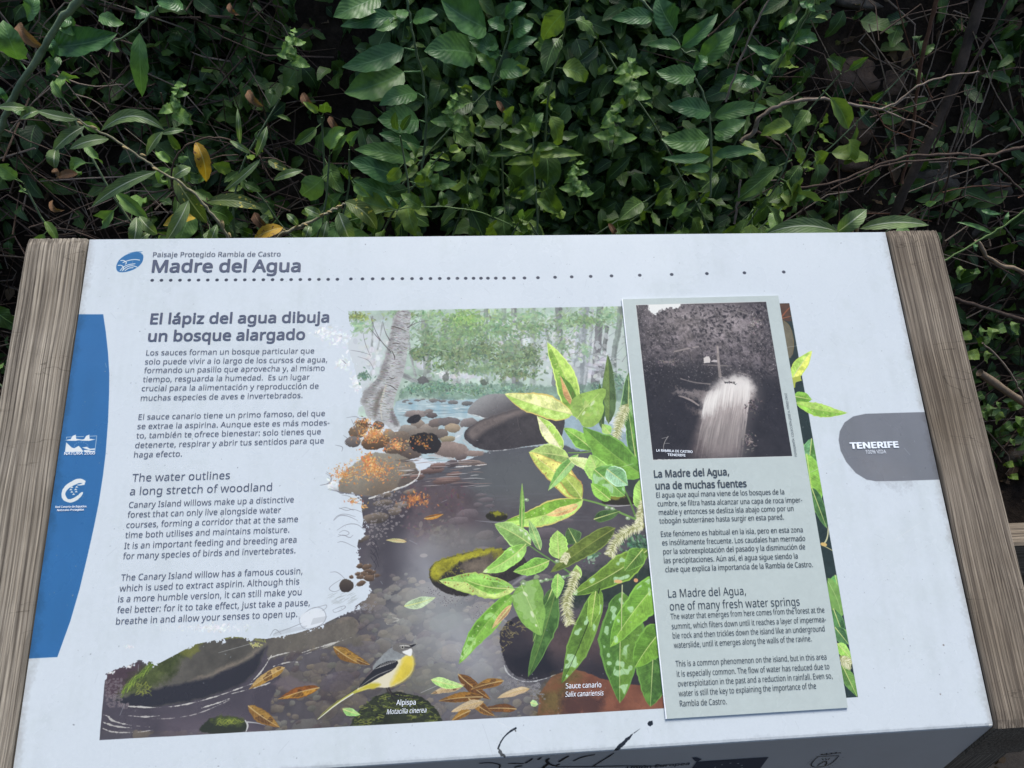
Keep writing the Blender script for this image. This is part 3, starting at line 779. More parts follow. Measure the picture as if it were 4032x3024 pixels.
# 13 the wagtail
stroke(Q4, [(522, 1160), (535, 1185), (560, 1210)], 9, (52, 48, 46), 1, 1)
stroke(Q4, [(505, 1150), (520, 1190), (560, 1200)], 8, (62, 56, 50), 1, 1)
for p in ([(545, 1195), (590, 1190), (630, 1200)], [(550, 1200), (600, 1215), (680, 1218)], [(540, 1200), (545, 1225), (570, 1235)]):
    stroke(Q4, p, 8, (44, 42, 40), 1, 1)
poly(Q4, [(74, 1352), (180, 1254), (300, 1178), (420, 1115), (480, 1130), (430, 1156), (300, 1195), (195, 1264), (82, 1356)], (186, 186, 92), 1.5, 1, .3, sm=1)
stroke(Q4, [(78, 1352), (200, 1243), (330, 1160)], (3, 4), (60, 62, 66), 1, 1)
stroke(Q4, [(84, 1352), (200, 1258), (300, 1195)], (4, 8), (226, 230, 224), 1, 1)
poly(Q4, [(300, 1185), (420, 1080), (470, 1010), (520, 960), (600, 930), (670, 950), (680, 1010), (665, 1070), (610, 1120), (530, 1160), (440, 1155), (380, 1170)],
     (222, 218, 196), 1.5, 1, .5, sm=2)
poly(Q4, [(520, 1160), (560, 1080), (600, 1000), (640, 955), (672, 965), (680, 1015), (660, 1075), (610, 1120)], (214, 196, 76), 12, 1, 1, var=.06, sm=2)
poly(Q4, [(300, 1190), (400, 1130), (480, 1130), (450, 1160), (380, 1168)], (196, 186, 70), 6, 1, 1, sm=1)
poly(Q4, [(600, 960), (650, 955), (672, 980), (676, 1020), (640, 1030), (610, 1000)], (228, 208, 84), 14, .8, 1, sm=2)
poly(Q4, [(410, 1050), (450, 985), (510, 930), (560, 895), (610, 900), (650, 930), (620, 965), (560, 1000), (480, 1060)], (142, 148, 154), 3, 1, 1, var=.1, sm=2)
poly(Q4, [(330, 1160), (400, 1075), (460, 1015), (540, 985), (590, 990), (560, 1045), (470, 1090), (400, 1130), (345, 1155)], (46, 46, 50), 1.6, 1, .4, sm=1)
for i in range(9):
    stroke(Q4, [(440 + i * 15, 1040 - i * 5), (465 + i * 13, 1030 - i * 5), (480 + i * 12, 1010 - i * 4)], (3, 2), (210, 212, 212), .85, 1)
for i in range(5):
    stroke(Q4, [(345 + i * 10, 1152 - i * 8), (430 + i * 14, 1085 - i * 6), (500 + i * 14, 1062 - i * 6)], 2.5, (132, 132, 134), .8, 1)
poly(Q4, [(545, 920), (548, 895), (575, 880), (620, 877), (655, 888), (672, 905), (668, 935), (650, 960), (620, 955), (580, 935)], (118, 116, 116), 1.5, 1, .5, var=.06, sm=2)
poly(Q4, [(600, 935), (630, 925), (662, 912), (670, 925), (664, 962), (640, 958)], (232, 236, 240), 2, 1, .5, sm=1)
stroke(Q4, [(590, 898), (620, 893), (655, 900)], (3, 5, 3), (206, 208, 208), 1)
poly(Q4, [(650, 896), (672, 890), (693, 885), (688, 893), (665, 906)], (36, 36, 40), 1.2, 1, sm=0)
oval(Q4, (608, 906), 10, 9, 0, (216, 216, 210), 1)
oval(Q4, (608, 906), 6.5, 6.5, 0, (30, 28, 28), 1)
stroke(Q4, [(622, 908), (650, 908), (668, 902)], (5, 6), (60, 58, 60), .9)

# 14 the willow sprig in front
for p, w, c in (([(1560, 450), (1700, 520), (1850, 560)], 26, (60, 80, 50)), ([(1930, 560), (2100, 470), (2212, 430)], 16, (50, 66, 46))):
    stroke(Q4, p, w, c, .0)
poly(Q4, [(1560, 560), (1700, 480), (1900, 420), (2200, 380), (2250, 700), (2000, 700), (1800, 620), (1640, 640)], (46, 58, 50), 40, .9, 8, var=.12)
poly(Q3, [(1950, 1180), (2080, 1240), (2100, 1400), (2010, 1350), (1960, 1280)], (58, 66, 62), 24, .9, 5)
tuft(Q4, (2080, 270), (110, 70), 160, (8, 20), [(70, 110, 84), (46, 70, 56), (100, 140, 110), (130, 170, 140)], (.5, .9))
tuft(Q4, (1780, 330), (50, 50), 60, (8, 18), [(150, 190, 160), (80, 120, 90)], (.5, .9))
MINT = (176, 214, 176)
leaf(Q3, (1890, 895), (1885, 470), 76, (62, 84, 50), (92, 116, 60), .03, (110, 130, 70))
leaf(Q3, (1850, 930), (1835, 645), 46, (52, 76, 46), (64, 90, 52), -.02, (90, 110, 60))
leaf(Q3, (2010, 930), (2015, 580), 90, (112, 146, 96), (60, 90, 56), 0)
leaf(Q3, (2060, 1120), (2010, 800), 70, (84, 128, 56), (60, 96, 46), 0)
catkin(Q3, [(2000, 790), (1960, 880), (1930, 1000)], 62)
stroke(Q3, [(1640, 1078), (1740, 1078), (1830, 1060), (1900, 1040)], (6, 9), (120, 160, 80), 1)
stroke(Q3, [(1720, 1365), (1860, 1400), (1960, 1450), (2080, 1500)], (10, 14), (118, 158, 86), 1)
stroke(Q3, [(1975, 1280), (2020, 1370), (2060, 1480)], (9, 12), (98, 136, 70), 1)
leaf(Q3, (1690, 860), (1510, 392), 128, (160, 196, 92), (118, 158, 60), .10, (206, 222, 140), spots=((214, 232, 150), 34))
leaf(Q3, (1680, 800), (1590, 600), 70, (76, 116, 40), (196, 150, 100), .05)
leaf(Q3, (1665, 838), (1245, 712), 136, (206, 214, 142), (158, 194, 92), -.05, (228, 228, 170), rim=(190, 172, 96))
leaf(Q3, (1600, 1060), (1445, 850), 92, (150, 190, 84), (222, 230, 178), .06, rim=(206, 222, 140), spots=((236, 240, 210), 14))
leaf(Q3, (1790, 1058), (1612, 925), 84, (116, 162, 66), (90, 138, 50), .05)
leaf(Q3, (1640, 1105), (1395, 1075), 110, (146, 172, 96), (124, 152, 82), .05)
leaf(Q3, (1725, 1368), (1395, 1075), 126, (206, 206, 112), (176, 196, 96), .06, (226, 226, 160), rim=(176, 150, 86), spots=((170, 110, 70), 24))
leaf(Q3, (1720, 1360), (1560, 1180), 96, (156, 176, 84), (130, 156, 70), .10, rim=(168, 130, 76))
leaf(Q3, (1700, 1090), (1515, 1312), 62, (98, 146, 70), (140, 182, 116), .05)
leaf(Q3, (1800, 1170), (1640, 1110), 66, (196, 218, 146), (180, 206, 126), 0)
poly(Q3, [(1650, 760), (1700, 715), (1790, 690), (1872, 672), (1874, 720), (1850, 760), (1868, 800), (1840, 880), (1790, 920), (1730, 920), (1705, 870), (1660, 840)],
     (158, 196, 98), 1.4, 1, .4, var=.12, sm=1)
tuft(Q3, (1770, 800), (70, 70), 60, (8, 22), [(182, 214, 128), (136, 180, 80)], (.4, .8), .5)
stroke(Q3, [(1690, 870), (1740, 800), (1830, 710)], (5, 2), (206, 226, 150), .9)
oval(Q3, (1790, 770), 22, 8, -.9, (214, 232, 186), .9)
oval(Q3, (1735, 832), 16, 7, -.9, (214, 232, 186), .9)
leaf(Q3, (2110, 1220), (1730, 918), 178, (78, 122, 44), (104, 152, 56), -.06, (140, 176, 90))
leaf(Q3, (1900, 960), (1850, 900), 60, (130, 172, 86), (150, 188, 100), 0)
leaf(Q3, (1850, 1260), (1775, 1090), 122, (132, 176, 84), (150, 192, 100), 0, patch=((176, 206, 130), .15, .6))
leaf(Q3, (1800, 1180), (1990, 1345), 170, (110, 158, 74), (86, 136, 60), 0, patch=(MINT, .1, .8))
leaf(Q3, (1880, 1180), (2010, 1280), 110, (150, 196, 160), (110, 160, 110), 0, patch=(MINT, .0, .7))
leaf(Q3, (1900, 1370), (1780, 1270), 80, (104, 156, 56), (130, 178, 76), 0)
leaf(Q3, (2090, 1430), (2090, 1240), 90, (126, 172, 78), (146, 188, 96), 0)
leaf(Q3, (1730, 1372), (1245, 1507), 124, (104, 148, 48), (166, 204, 106), -.10, (196, 220, 130), spots=((206, 230, 160), 30), rim=(186, 180, 100))
leaf(Q3, (1700, 1400), (1500, 1465), 50, (206, 170, 116), (190, 150, 100), -.1)
leaf(Q4, (1350, 210), (1352, -110), 30, (104, 150, 66), (88, 132, 56), 0)
stroke(Q4, [(1300, 545), (1440, 500), (1610, 470), (1700, 440)], (8, 12), (112, 150, 96), 1)
stroke(Q4, [(1380, 262), (1480, 330), (1590, 400), (1700, 480)], (7, 12), (104, 142, 80), 1)
stroke(Q4, [(2060, 200), (2080, 330), (2070, 480)], (8, 6), (60, 86, 60), 1)
leaf(Q4, (1405, 268), (1182, 140), 122, (132, 168, 98), (112, 150, 80), .06, patch=((226, 236, 220), .34, .8))
leaf(Q4, (1465, 300), (1395, 118), 52, (130, 168, 104), (112, 150, 90), 0)
leaf(Q4, (1690, 260), (1640, 165), 100, (66, 96, 50), (56, 84, 44), 0)
leaf(Q4, (1375, 266), (1108, 440), 100, (122, 172, 76), (146, 192, 100), -.12, patch=((226, 238, 206), .35, .8))
leaf(Q4, (1520, 368), (1298, 436), 84, (110, 162, 66), (134, 180, 84), -.08)
leaf(Q4, (1580, 355), (1572, 180), 118, (136, 178, 84), (152, 192, 100), 0, patch=((176, 206, 130), .2, .5))
leaf(Q4, (1800, 110), (1960, 60), 60, (60, 88, 44), (50, 76, 38), 0)
leaf(Q4, (1930, 165), (1530, 440), 104, (82, 98, 38), (66, 82, 32), .02, (140, 150, 80))
leaf(Q4, (2140, 296), (1663, 580), 138, (96, 128, 44), (76, 108, 38), -.06, (206, 216, 150), patch=(MINT, .2, .85))
leaf(Q4, (2100, 300), (1990, 430), 110, (90, 130, 50), (76, 112, 44), 0)
leaf(Q4, (1305, 548), (836, 492), 128, (128, 176, 84), (176, 200, 116), .03, (206, 226, 150), spots=((150, 80, 50), 30), rim=(150, 176, 90))
leaf(Q4, (1260, 540), (990, 480), 70, (118, 164, 72), (106, 150, 62), -.12)
leaf(Q4, (1298, 580), (960, 1008), 104, (88, 136, 44), (112, 160, 62), .08, (150, 186, 100), patch=((170, 214, 140), .32, .8), spots=((196, 226, 160), 22))
leaf(Q4, (1285, 645), (1165, 790), 36, (182, 150, 106), (160, 130, 90), 0)
leaf(Q4, (1540, 540), (1420, 870), 80, (60, 92, 44), (76, 112, 50), 0, patch=(MINT, .3, .6))
leaf(Q4, (1560, 560), (1390, 1088), 108, (66, 100, 44), (52, 84, 38), -.04, (120, 146, 80))
poly(Q4, [(1285, 610), (1300, 560), (1345, 515), (1452, 474), (1462, 510), (1490, 570), (1478, 620), (1504, 690), (1482, 780), (1478, 838), (1440, 825), (1360, 770), (1318, 700)],
     (128, 172, 86), 1.4, 1, .4, var=.12, sm=1)
poly(Q4, [(1300, 590), (1345, 530), (1440, 495), (1440, 560), (1420, 640), (1460, 720), (1470, 810), (1400, 770), (1330, 690)], (170, 208, 140), 2, .55, 9, rf=NZ[24] + NZ[11])
stroke(Q4, [(1345, 515), (1390, 620), (1440, 730), (1470, 825)], (4, 2), (196, 222, 150), .9)
for x, y, rx, ry, a in ((1372, 575, 20, 8, .8), (1415, 700, 22, 9, 1.2), (1440, 770, 10, 6, 1)):
    oval(Q4, (x, y), rx, ry, a, (216, 234, 196), .9)
leaf(Q4, (1575, 450), (1568, 602), 68, (116, 162, 76), (132, 178, 90), 0)
leaf(Q4, (1700, 480), (1690, 395), 54, (150, 190, 100), (130, 172, 86), 0)
leaf(Q4, (1835, 540), (1598, 1130), 128, (78, 112, 42), (96, 132, 50), -.05, (40, 50, 30), patch=(MINT, .14, .85))
leaf(Q4, (1810, 560), (1780, 780), 74, (110, 146, 56), (90, 126, 46), 0)
leaf(Q4, (1975, 560), (1960, 1252), 236, (66, 104, 40), (82, 118, 44), .02, (206, 216, 160), patch=(MINT, .28, .8))
leaf(Q4, (2230, 470), (1900, 905), 176, (92, 138, 46), (116, 162, 58), .06, (196, 220, 140), patch=(MINT, .32, .8))
leaf(Q4, (2170, 900), (2150, 1275), 190, (70, 108, 42), (56, 90, 38), 0, (196, 210, 150))
leaf(Q4, (2240, 780), (2055, 1030), 170, (80, 122, 40), (104, 150, 50), .06, (206, 222, 150))
catkin(Q4, [(2095, 150), (2020, 180), (1940, 230), (1895, 335)], 68)
catkin(Q4, [(1690, 440), (1650, 560), (1620, 660), (1650, 760)], 74)
catkin(Q3, [(2110, 1380), (2090, 1450), (2080, 1520)], 50)
catkin(Q4, [(1640, 325), (1620, 350), (1610, 375)], 44)
oval(Q4, (1950, 497), 27, 11, .1, (222, 184, 130), 1)
oval(Q4, (2060, 490), 14, 12, .1, (214, 160, 120), 1)
stroke(Q4, [(1975, 520), (1972, 640), (1970, 800)], (7, 4), (196, 204, 160), 1)
for x, y in ((1362, 512), (1470, 495), (1505, 486), (1610, 470), (1880, 1420 - 1381), (1915, 45), (2010, 105), (1570, 372), (1380, -10)):
    oval(Q4, (x, y), 15, 10, .2, (150, 176, 140), .9)
    oval(Q4, (x - 3, y - 3), 6, 4, .2, (232, 240, 226), .9)

# 15 strip right of the sheet
poly(QD, [(1670, 640), (1712, 640), (1870, 1520), (1800, 1520)], (44, 58, 58), 1, 1, var=.1)
poly(Q5, [(1330, 185), (1424, 185), (1440, 330), (1370, 330)], (92, 66, 54), 5, .9, 4, var=.14)
stroke(Q5, [(1360, 300), (1400, 250), (1430, 220)], (14, 4), (150, 92, 66), .9)
stroke(Q5, [(1360, 310), (1440, 290)], (8, 3), (164, 104, 70), .9)
poly(Q5, [(1365, 320), (1410, 345), (1440, 400), (1462, 500), (1450, 590), (1430, 628), (1410, 620), (1390, 480)], (112, 108, 92), 2, 1, 1, var=.08, sm=1)
stroke(Q5, [(1365, 322), (1412, 346), (1442, 400), (1462, 500), (1450, 590)], 4, (132, 112, 66), .9)
leaf(Q5, (1530, 1300), (1600, 1500), 90, (78, 120, 74), (94, 138, 60), 0)
leaf(Q5, (1600, 1260), (1560, 1640), 130, (96, 148, 100), (72, 116, 50), 0)
leaf(Q6, (1170, -20), (1220, 330), 130, (98, 150, 60), (120, 168, 66), 0)
leaf(Q6, (1200, 180), (1290, 420), 70, (66, 104, 56), (50, 84, 48), 0)
stroke(Q6, [(1300, 410), (1295, 480), (1270, 520)], (7, 9), (206, 206, 170), 1)
stroke(Q6, [(1262, 520), (1300, 540), (1335, 560)], (6, 4), (190, 186, 140), 1)
oval(Q6, (1272, 517), 20, 11, .2, (216, 186, 120), 1)
leaf(Q6, (1340, 700), (1360, 790), 60, (90, 150, 80), (80, 130, 66), 0)
poly(Q6, [(1285, 715), (1330, 722), (1380, 800), (1395, 900), (1385, 950), (1350, 945), (1310, 890)], (126, 172, 92), 2, 1, 1, var=.1, sm=1)
stroke(Q6, [(1300, 740), (1355, 845), (1375, 930)], (4, 2), (180, 210, 140), .9)
leaf(Q6, (1330, 900), (1400, 1090), 60, (66, 110, 60), (50, 86, 50), 0)
poly(Q6, [(1378, 1040), (1400, 1018), (1425, 1040), (1425, 1070), (1395, 1070)], (150, 192, 108), 2, 1, 1, sm=1)
leaf(Q6, (1340, 1010), (1420, 1110), 70, (70, 112, 66), (54, 90, 54), 0)
leaf(Q6, (1352, 1105), (1440, 1200), 66, (130, 180, 80), (150, 196, 100), 0)
leaf(Q6, (1380, 1230), (1470, 1420), 76, (78, 116, 56), (96, 136, 66), 0)
catkin(Q6, [(1380, 1190), (1405, 1215), (1430, 1230)], 56)
CLIP = None
leaf(Q5, (1440, 800), (1602, 566), 92, (206, 218, 100), (158, 198, 88), -.06, (214, 226, 170), rim=(170, 196, 84))
poly(Q5, [(1440, 780), (1510, 760), (1520, 800), (1475, 812), (1468, 858), (1455, 860)], (178, 190, 84), 1.4, 1, .5)
leaf(Q5, (1462, 925), (1600, 950), 92, (96, 146, 50), (120, 168, 66), 0)
leaf(Q5, (1475, 975), (1880, 1056), 92, (126, 178, 66), (158, 200, 92), .10, (190, 216, 120), spots=((190, 216, 130), 26), rim=(160, 190, 90))

# ---- pencil lines that carry the drawing out past its painted edge
PEN = (112, 112, 122)
for p in ([(260, 860), (320, 850), (345, 870), (390, 860)], [(290, 870), (330, 960), (350, 1010)], [(240, 970), (270, 990), (250, 1010), (290, 1020)], [(190, 1030), (240, 1040), (230, 1070)],
          [(95, 1280), (150, 1270), (170, 1230), (130, 1205)], [(150, 1300), (230, 1325), (330, 1335), (420, 1350)], [(230, 1340), (290, 1350), (300, 1390), (380, 1400)],
          [(215, 1420), (260, 1440), (300, 1425), (360, 1450)], [(180, 1500), (215, 1465), (270, 1470), (330, 1500)], [(200, 1560), (260, 1520), (330, 1520), (370, 1560)],
          [(205, 1600), (240, 1585), (280, 1610), (300, 1590)], [(230, 500), (262, 530), (240, 505)], [(285, 440), (350, 450), (410, 470)], [(330, 480), (400, 500), (430, 560)],
          [(360, 320), (375, 400), (410, 480)]):
    stroke(Q3, p, (1.5, 3.5, 1.5), PEN, .8, 2)
for p in ([(2030, 90), (2060, 110), (2065, 160), (1995, 175)], [(2040, 200), (2110, 215), (2212, 235)], [(2110, 320), (2150, 310), (2200, 330)], [(2075, 390), (2100, 360), (2150, 350), (2212, 370)],
          [(2055, 715), (2100, 710), (2160, 770)], [(2120, 760), (2070, 790), (2040, 820), (2080, 840), (2120, 820)], [(1680, 1110), (1710, 1060), (1750, 1100)],
          [(1700, 1100), (1860, 1040), (1900, 1020)], [(1860, 1010), (1880, 980), (1940, 935), (1990, 930), (2025, 960), (2030, 1010), (1990, 1050), (1900, 1075), (1865, 1040), (1860, 990)],
          [(1940, 940), (2000, 925), (2035, 915), (2030, 940), (1990, 960)], [(2070, 950), (2100, 935), (2150, 920), (2148, 940), (2080, 970), (2070, 950)],
          [(2110, 470), (2140, 450), (2180, 470), (2150, 490), (2105, 480)], [(2100, 530), (2130, 520), (2212, 560)]):
    stroke(Q2, p, (1.5, 3, 1.5), PEN, .8, 2)
poly(Q2, [(1895, 965), (1990, 935), (2022, 965), (2026, 1010), (1985, 1048), (1910, 1065), (1870, 1035), (1868, 990)], (222, 230, 242), 2, .8, 1, sm=1)
for i in range(15):
    stroke(Q2, [(1935 + i * 6, 1042 - i * 1.5), (1950 + i * 6, 1002 - i)], 1.6, (120, 124, 132), .7, 0)
for i in range(22):
    stroke(Q2, [(1700 + i * 9, 1112 - i * 2), (1720 + i * 9, 1078 - i * 1.5)], 1.8, (122, 122, 130), .6, 0)
for i in range(40):
    x, y = RG.uniform(2030, 2200), RG.uniform(850, 915)
    stroke(Q2, [(x, y), (x + 30, y - 14)], 2, (150, 156, 160), .6, 0)
oval(Q4, (258, 523), 48, 40, .1, (92, 84, 76), 1, 1.5, 1, .1, tone=(62, 54, 50))
for x, y, rx, ry in ((370, 450, 22, 14), (345, 470, 24, 14), (350, 510, 34, 18), (400, 475, 34, 20), (420, 440, 28, 14), (290, 470, 14, 12), (390, 405, 30, 18), (340, 400, 20, 14),
                     (450, 460, 24, 12), (400, 430, 22, 12), (330, 450, 14, 9)):
    pebble(Q4, (x, y), rx, ry, RG.uniform(-.3, .3), (120, 100, 84), 1, 1.15, .62)
for c, r, nn in (((250, 1210), (110, 70), 260), ((300, 1380), (40, 30), 40), ((380, 880), (60, 30), 40)):
    tuft(Q3, c, r, nn, (4, 8), OR, (.4, .9))

# ---- blue band, drop emblem, side badges
BLUE = (52, 110, 172)
b1 = [Q1(*p) for p in ((470, 612), (642, 612), (658, 720), (672, 850), (680, 980), (679, 1100), (672, 1280), (657, 1480), (640, 1620))]
b2 = [Q2(*p) for p in ((638, 130), (615, 280), (585, 430), (545, 610), (495, 820), (437, 1020), (357, 1242), (110, 1255))]
QS = lambda x, y: (x, y)
poly(QS, b1 + b2 + [(0, 1800), (250, 1300)], BLUE, 1.4, var=.01)
poly(Q1, [(722, 330), (725, 300), (745, 268), (785, 240), (830, 228), (870, 226), (890, 240), (893, 262), (885, 290), (860, 318), (820, 340), (770, 352), (735, 350)],
     (58, 116, 176), 1.2, sm=1)
for i in range(7):
    stroke(Q1, [(800 + i * 12, 232 - i), (850 + i * 6, 222)], 2.2, (58, 116, 176), 1, 0)
W2 = (226, 234, 244)
for p in ([(752, 278), (770, 276), (790, 292), (780, 300)], [(765, 290), (800, 276), (840, 270), (868, 275)], [(735, 308), (755, 306), (770, 320), (765, 335)],
          [(748, 340), (765, 318), (800, 302), (840, 298)], [(760, 342), (785, 318), (820, 308), (852, 318)], [(778, 340), (800, 324), (828, 322)]):
    stroke(Q1, p, 5, W2, 1, 2)
# twin geese over hills
for gx in (0, 84):
    poly(Q1, [(402 + gx, 1395), (440 + gx, 1388), (452 + gx, 1368), (472 + gx, 1360), (474 + gx, 1386), (510 + gx, 1390), (470 + gx, 1399), (430 + gx, 1398)], W2, 1.1)
stroke(Q1, [(414, 1386), (414, 1376), (520, 1372)], 2.5, W2, 1, 0)
stroke(Q1, [(560, 1370), (602, 1368), (590, 1465)], 2.5, W2, 1, 0)
poly(Q1, [(412, 1408), (430, 1425), (446, 1440), (462, 1445), (478, 1436), (490, 1430), (505, 1445), (520, 1467), (404, 1469)], W2, 1.1)
poly(Q1, [(510, 1440), (540, 1436), (560, 1448), (592, 1446), (590, 1454), (556, 1456), (530, 1448)], W2, 1.1)
poly(Q1, [(520, 1456), (550, 1456), (570, 1462), (590, 1460), (588, 1468), (524, 1468)], W2, 1.1)
for i in range(9):
    a = math.pi * (1 - i / 8)
    oval(Q1, (505 + 42 * math.cos(a), 1432 - 26 * math.sin(a)), 3.4, 3.4, 0, (110, 150, 200), .9)
# brushed C with its little pines
stroke(Q2, [(525, 152), (495, 145), (450, 160), (405, 195), (390, 235), (410, 268), (445, 272), (485, 250), (512, 220)], (18, 28, 30, 26, 24, 22, 26, 22, 8), W2, 1, 2, rough=.6)
stroke(Q2, [(520, 165), (500, 172), (480, 172)], (16, 8, 3), W2, 1, 1)
for (x, y) in ((447, 186), (477, 184), (441, 200), (471, 199), (447, 215), (474, 213), (458, 229)):
    poly(Q2, [(x - 10, y + 5), (x, y - 6), (x + 10, y + 4)], W2, 1)
# grey pill at the right edge
pill = [(170, 1231), (400, 1224), (545, 1220), (590, 1420), (632, 1640), (400, 1648), (235, 1651)]
arc = [(235, 1651), (175, 1640), (110, 1600), (50, 1530), (15, 1460), (3, 1395), (10, 1340), (40, 1285), (95, 1247), (170, 1231)]
poly(Q8, pill[:6] + arc, (121, 126, 138), 1.4, var=.01)
poly(Q8, [(170, 1520), (300, 1530), (420, 1600), (430, 1640), (250, 1640), (150, 1570)], (134, 136, 144), 60, .45, 12, var=.06)
# dotted rule under the title
for i in range(21):
    oval(Q1, (947 + i * 57.6, 401 - i * .32), 10.5, 9.5, 0, (66, 72, 88), 1)
for x in (758, 783, 805, 827, 848, 869, 890, 910, 930, 950, 969, 988, 1006, 1023, 1039, 1054, 1071, 1089, 1110, 1133, 1162, 1199, 1235, 1276, 1321, 1382, 1451, 1527, 1608, 1693):
    yy = np.interp(x, [760, 1133, 1235, 1382, 1527, 1693], [602.5, 600.5, 598, 594.5, 591, 587.5])
    oval(QD, (x, yy), 3.7, 3.3, 0, (66, 72, 88), 1)
# ---- marker scrawls on the board's lower margin
INK = (34, 40, 50)
QA = cropf(1900, 2800, .36166)
stroke(QA, [(362, 184), (300, 215), (235, 275), (190, 345), (172, 400)], (22, 14, 14, 24), INK, 1, 2, rough=.5)
stroke(QA, [(172, 405), (190, 440), (215, 475), (240, 485)], (34, 38, 24), (70, 74, 78), .9, 2, rough=1.6)
stroke(QA, [(350, 195), (360, 215)], (10, 16), (70, 74, 78), .9, 0)
stroke(QA, [(1640, 238), (1570, 310), (1490, 380), (1435, 440)], (16, 34, 50, 14), INK, 1, 2, rough=1.2)
stroke(QA, [(1715, 188), (1650, 235)], (2, 10), (60, 66, 74), .9, 0)
oval(QA, (1828, 132), 26, 24, 0, INK, 1, 1.2, 1.6)
stroke(QA, [(1030, 468), (1060, 470), (1095, 473)], (14, 16, 8), INK, 1, 0, rough=1)
stroke(QA, [(930, 460), (990, 458)], 26, (188, 190, 190), .5, 0, soft=8)
stroke(QA, [(0, 140), (50, 280), (110, 480)], 3, (176, 186, 200), .8, 1)
# specks of dirt, dried runs and rub marks over the whole board
YY_, XX_ = np.mgrid[0:TH, 0:TW]
run = np.interp(np.arange(TW), np.arange(0, TW + 40, 12), np.convolve(RG.random(len(np.arange(0, TW + 40, 12))), np.ones(3) / 3, 'same')).astype(np.float32)
run = np.clip((run[None] - .52) * 5, 0, 1) * np.clip(.5 + 1.6 * NZ[150] + NZ[60], 0, 1)
IMG *= (1 - .014 * run)[..., None]
grime = np.clip((NZ[150] + .7 * NZ[60] + .5 * NZ[11]) * 1.6, 0, 1)
IMG *= 1 - grime[..., None] * np.array((.022, .019, .026), np.float32)
del YY_, XX_
for u_ in (0, TW):                                              # dirt gathered along the beams
    dx = np.abs(np.arange(TW) - u_)[None] + 14 * NZ[24] + 8 * NZ[5]
    IMG *= 1 - (np.clip(1 - dx / 20, 0, 1) * .16)[..., None] * np.array((.8, .9, 1), np.float32)
dy = np.abs(np.arange(TH) - TH)[:, None] + 10 * NZ[24] + 6 * NZ[5]
IMG *= 1 - (np.clip(1 - dy / 14, 0, 1) * .10)[..., None]
for _ in range(34):
    p = np.array([RG.uniform(0, TW), RG.uniform(0, TH)])
    a_ = RG.uniform(-.6, .6)
    stroke(None, [p, p + np.array([math.cos(a_), math.sin(a_)]) * RG.uniform(30, 120)], 1.1, (226, 232, 240), .5, 0)
for _ in range(900):
    p = (RG.uniform(0, TW), RG.uniform(0, TH))
    s = RG.uniform(.6, 1.4)
    oval(None, p, s * RG.uniform(1, 1.8), s, RG.uniform(0, 3), (150, 158, 170) if RG.random() < .8 else (80, 84, 92), RG.uniform(.15, .65), 1, raw=True)
for _ in range(60):
    p = np.array([RG.uniform(0, TW), RG.uniform(0, TH)])
    stroke(None, [p, p + RG.uniform(-26, 26, 2)], 1.2, (180, 190, 205), .5, 0)
for p in ((682, 122), (180, 45), (640, 735)):
    oval(cropf(3500, 2500, .3159), p, 9, 8, 0, (120, 112, 108), .9, 1.2, 1)
oval(QD, (2140, 1566), 4, 3, 0, (245, 248, 250), .9)

# ---- the added grey sheet: ground, old photograph of the spring
SHEET = (189, 203, 209)
qs = [Q5(100, 162), Q5(1330, 133), Q6(1410, 1486), Q6(336, 1552)]
poly(QS, qs, SHEET, 1, var=.012)
px0, px1 = QS, None
PHQ = [(205, 208), (1233, 181), (1440, 1402), (340, 1433)]
CLIP = np.zeros((TH, TW), np.float32)
t = T(Q5, PHQ)
x0, y0, x1, y1 = box(t, 2)
CLIP[y0:y1, x0:x1] = cov(sdf(t, x0, y0, x1, y1), 1.2)
poly(Q5, PHQ, (47, 46, 52), 1, var=.10)
poly(Q5, [(205, 190), (1233, 175), (1330, 760), (900, 700), (600, 650), (250, 640)], (98, 92, 98), 60, .9, 10, var=.42)
poly(Q5, [(420, 200), (1000, 185), (1150, 420), (900, 520), (560, 480), (400, 330)], (146, 139, 143), 80, .7, 14, var=.35)
for _ in range(4200):                                         # leaf glints in the dark ravine
    x, y = RG.uniform(210, 1420), abs(RG.normal(0, 420)) + 200
    g = RG.uniform(86, 170) if y < 780 else RG.uniform(60, 110)
    if y > 850 and RG.random() < .5:
        continue
    oval(Q5, (x, y), RG.uniform(2, 8), RG.uniform(1.5, 4), RG.uniform(0, 3), (g, g * .96, g), RG.uniform(.3, .85), 1)
for _ in range(900):
    x, y = RG.uniform(210, 1330), RG.uniform(200, 850)
    oval(Q5, (x, y), RG.uniform(5, 18), RG.uniform(3, 9), RG.uniform(0, 3), (36, 34, 40), RG.uniform(.3, .7), 2)
for _ in range(70):
    x, y = RG.uniform(460, 700), RG.uniform(260, 360)
    stroke(Q5, [(x, y), (x + RG.uniform(-30, 30), y + RG.uniform(20, 50))], (3, 1), (142, 136, 138), .5, 0)
poly(Q5, [(560, 330), (640, 330), (640, 600), (590, 600)], (128, 120, 122), 40, .55, 8, var=.2)
poly(Q5, [(290, 190), (585, 190), (560, 215), (500, 225), (430, 240), (380, 262), (360, 296), (330, 280), (300, 240)], (232, 236, 240), 4, 1, 5)
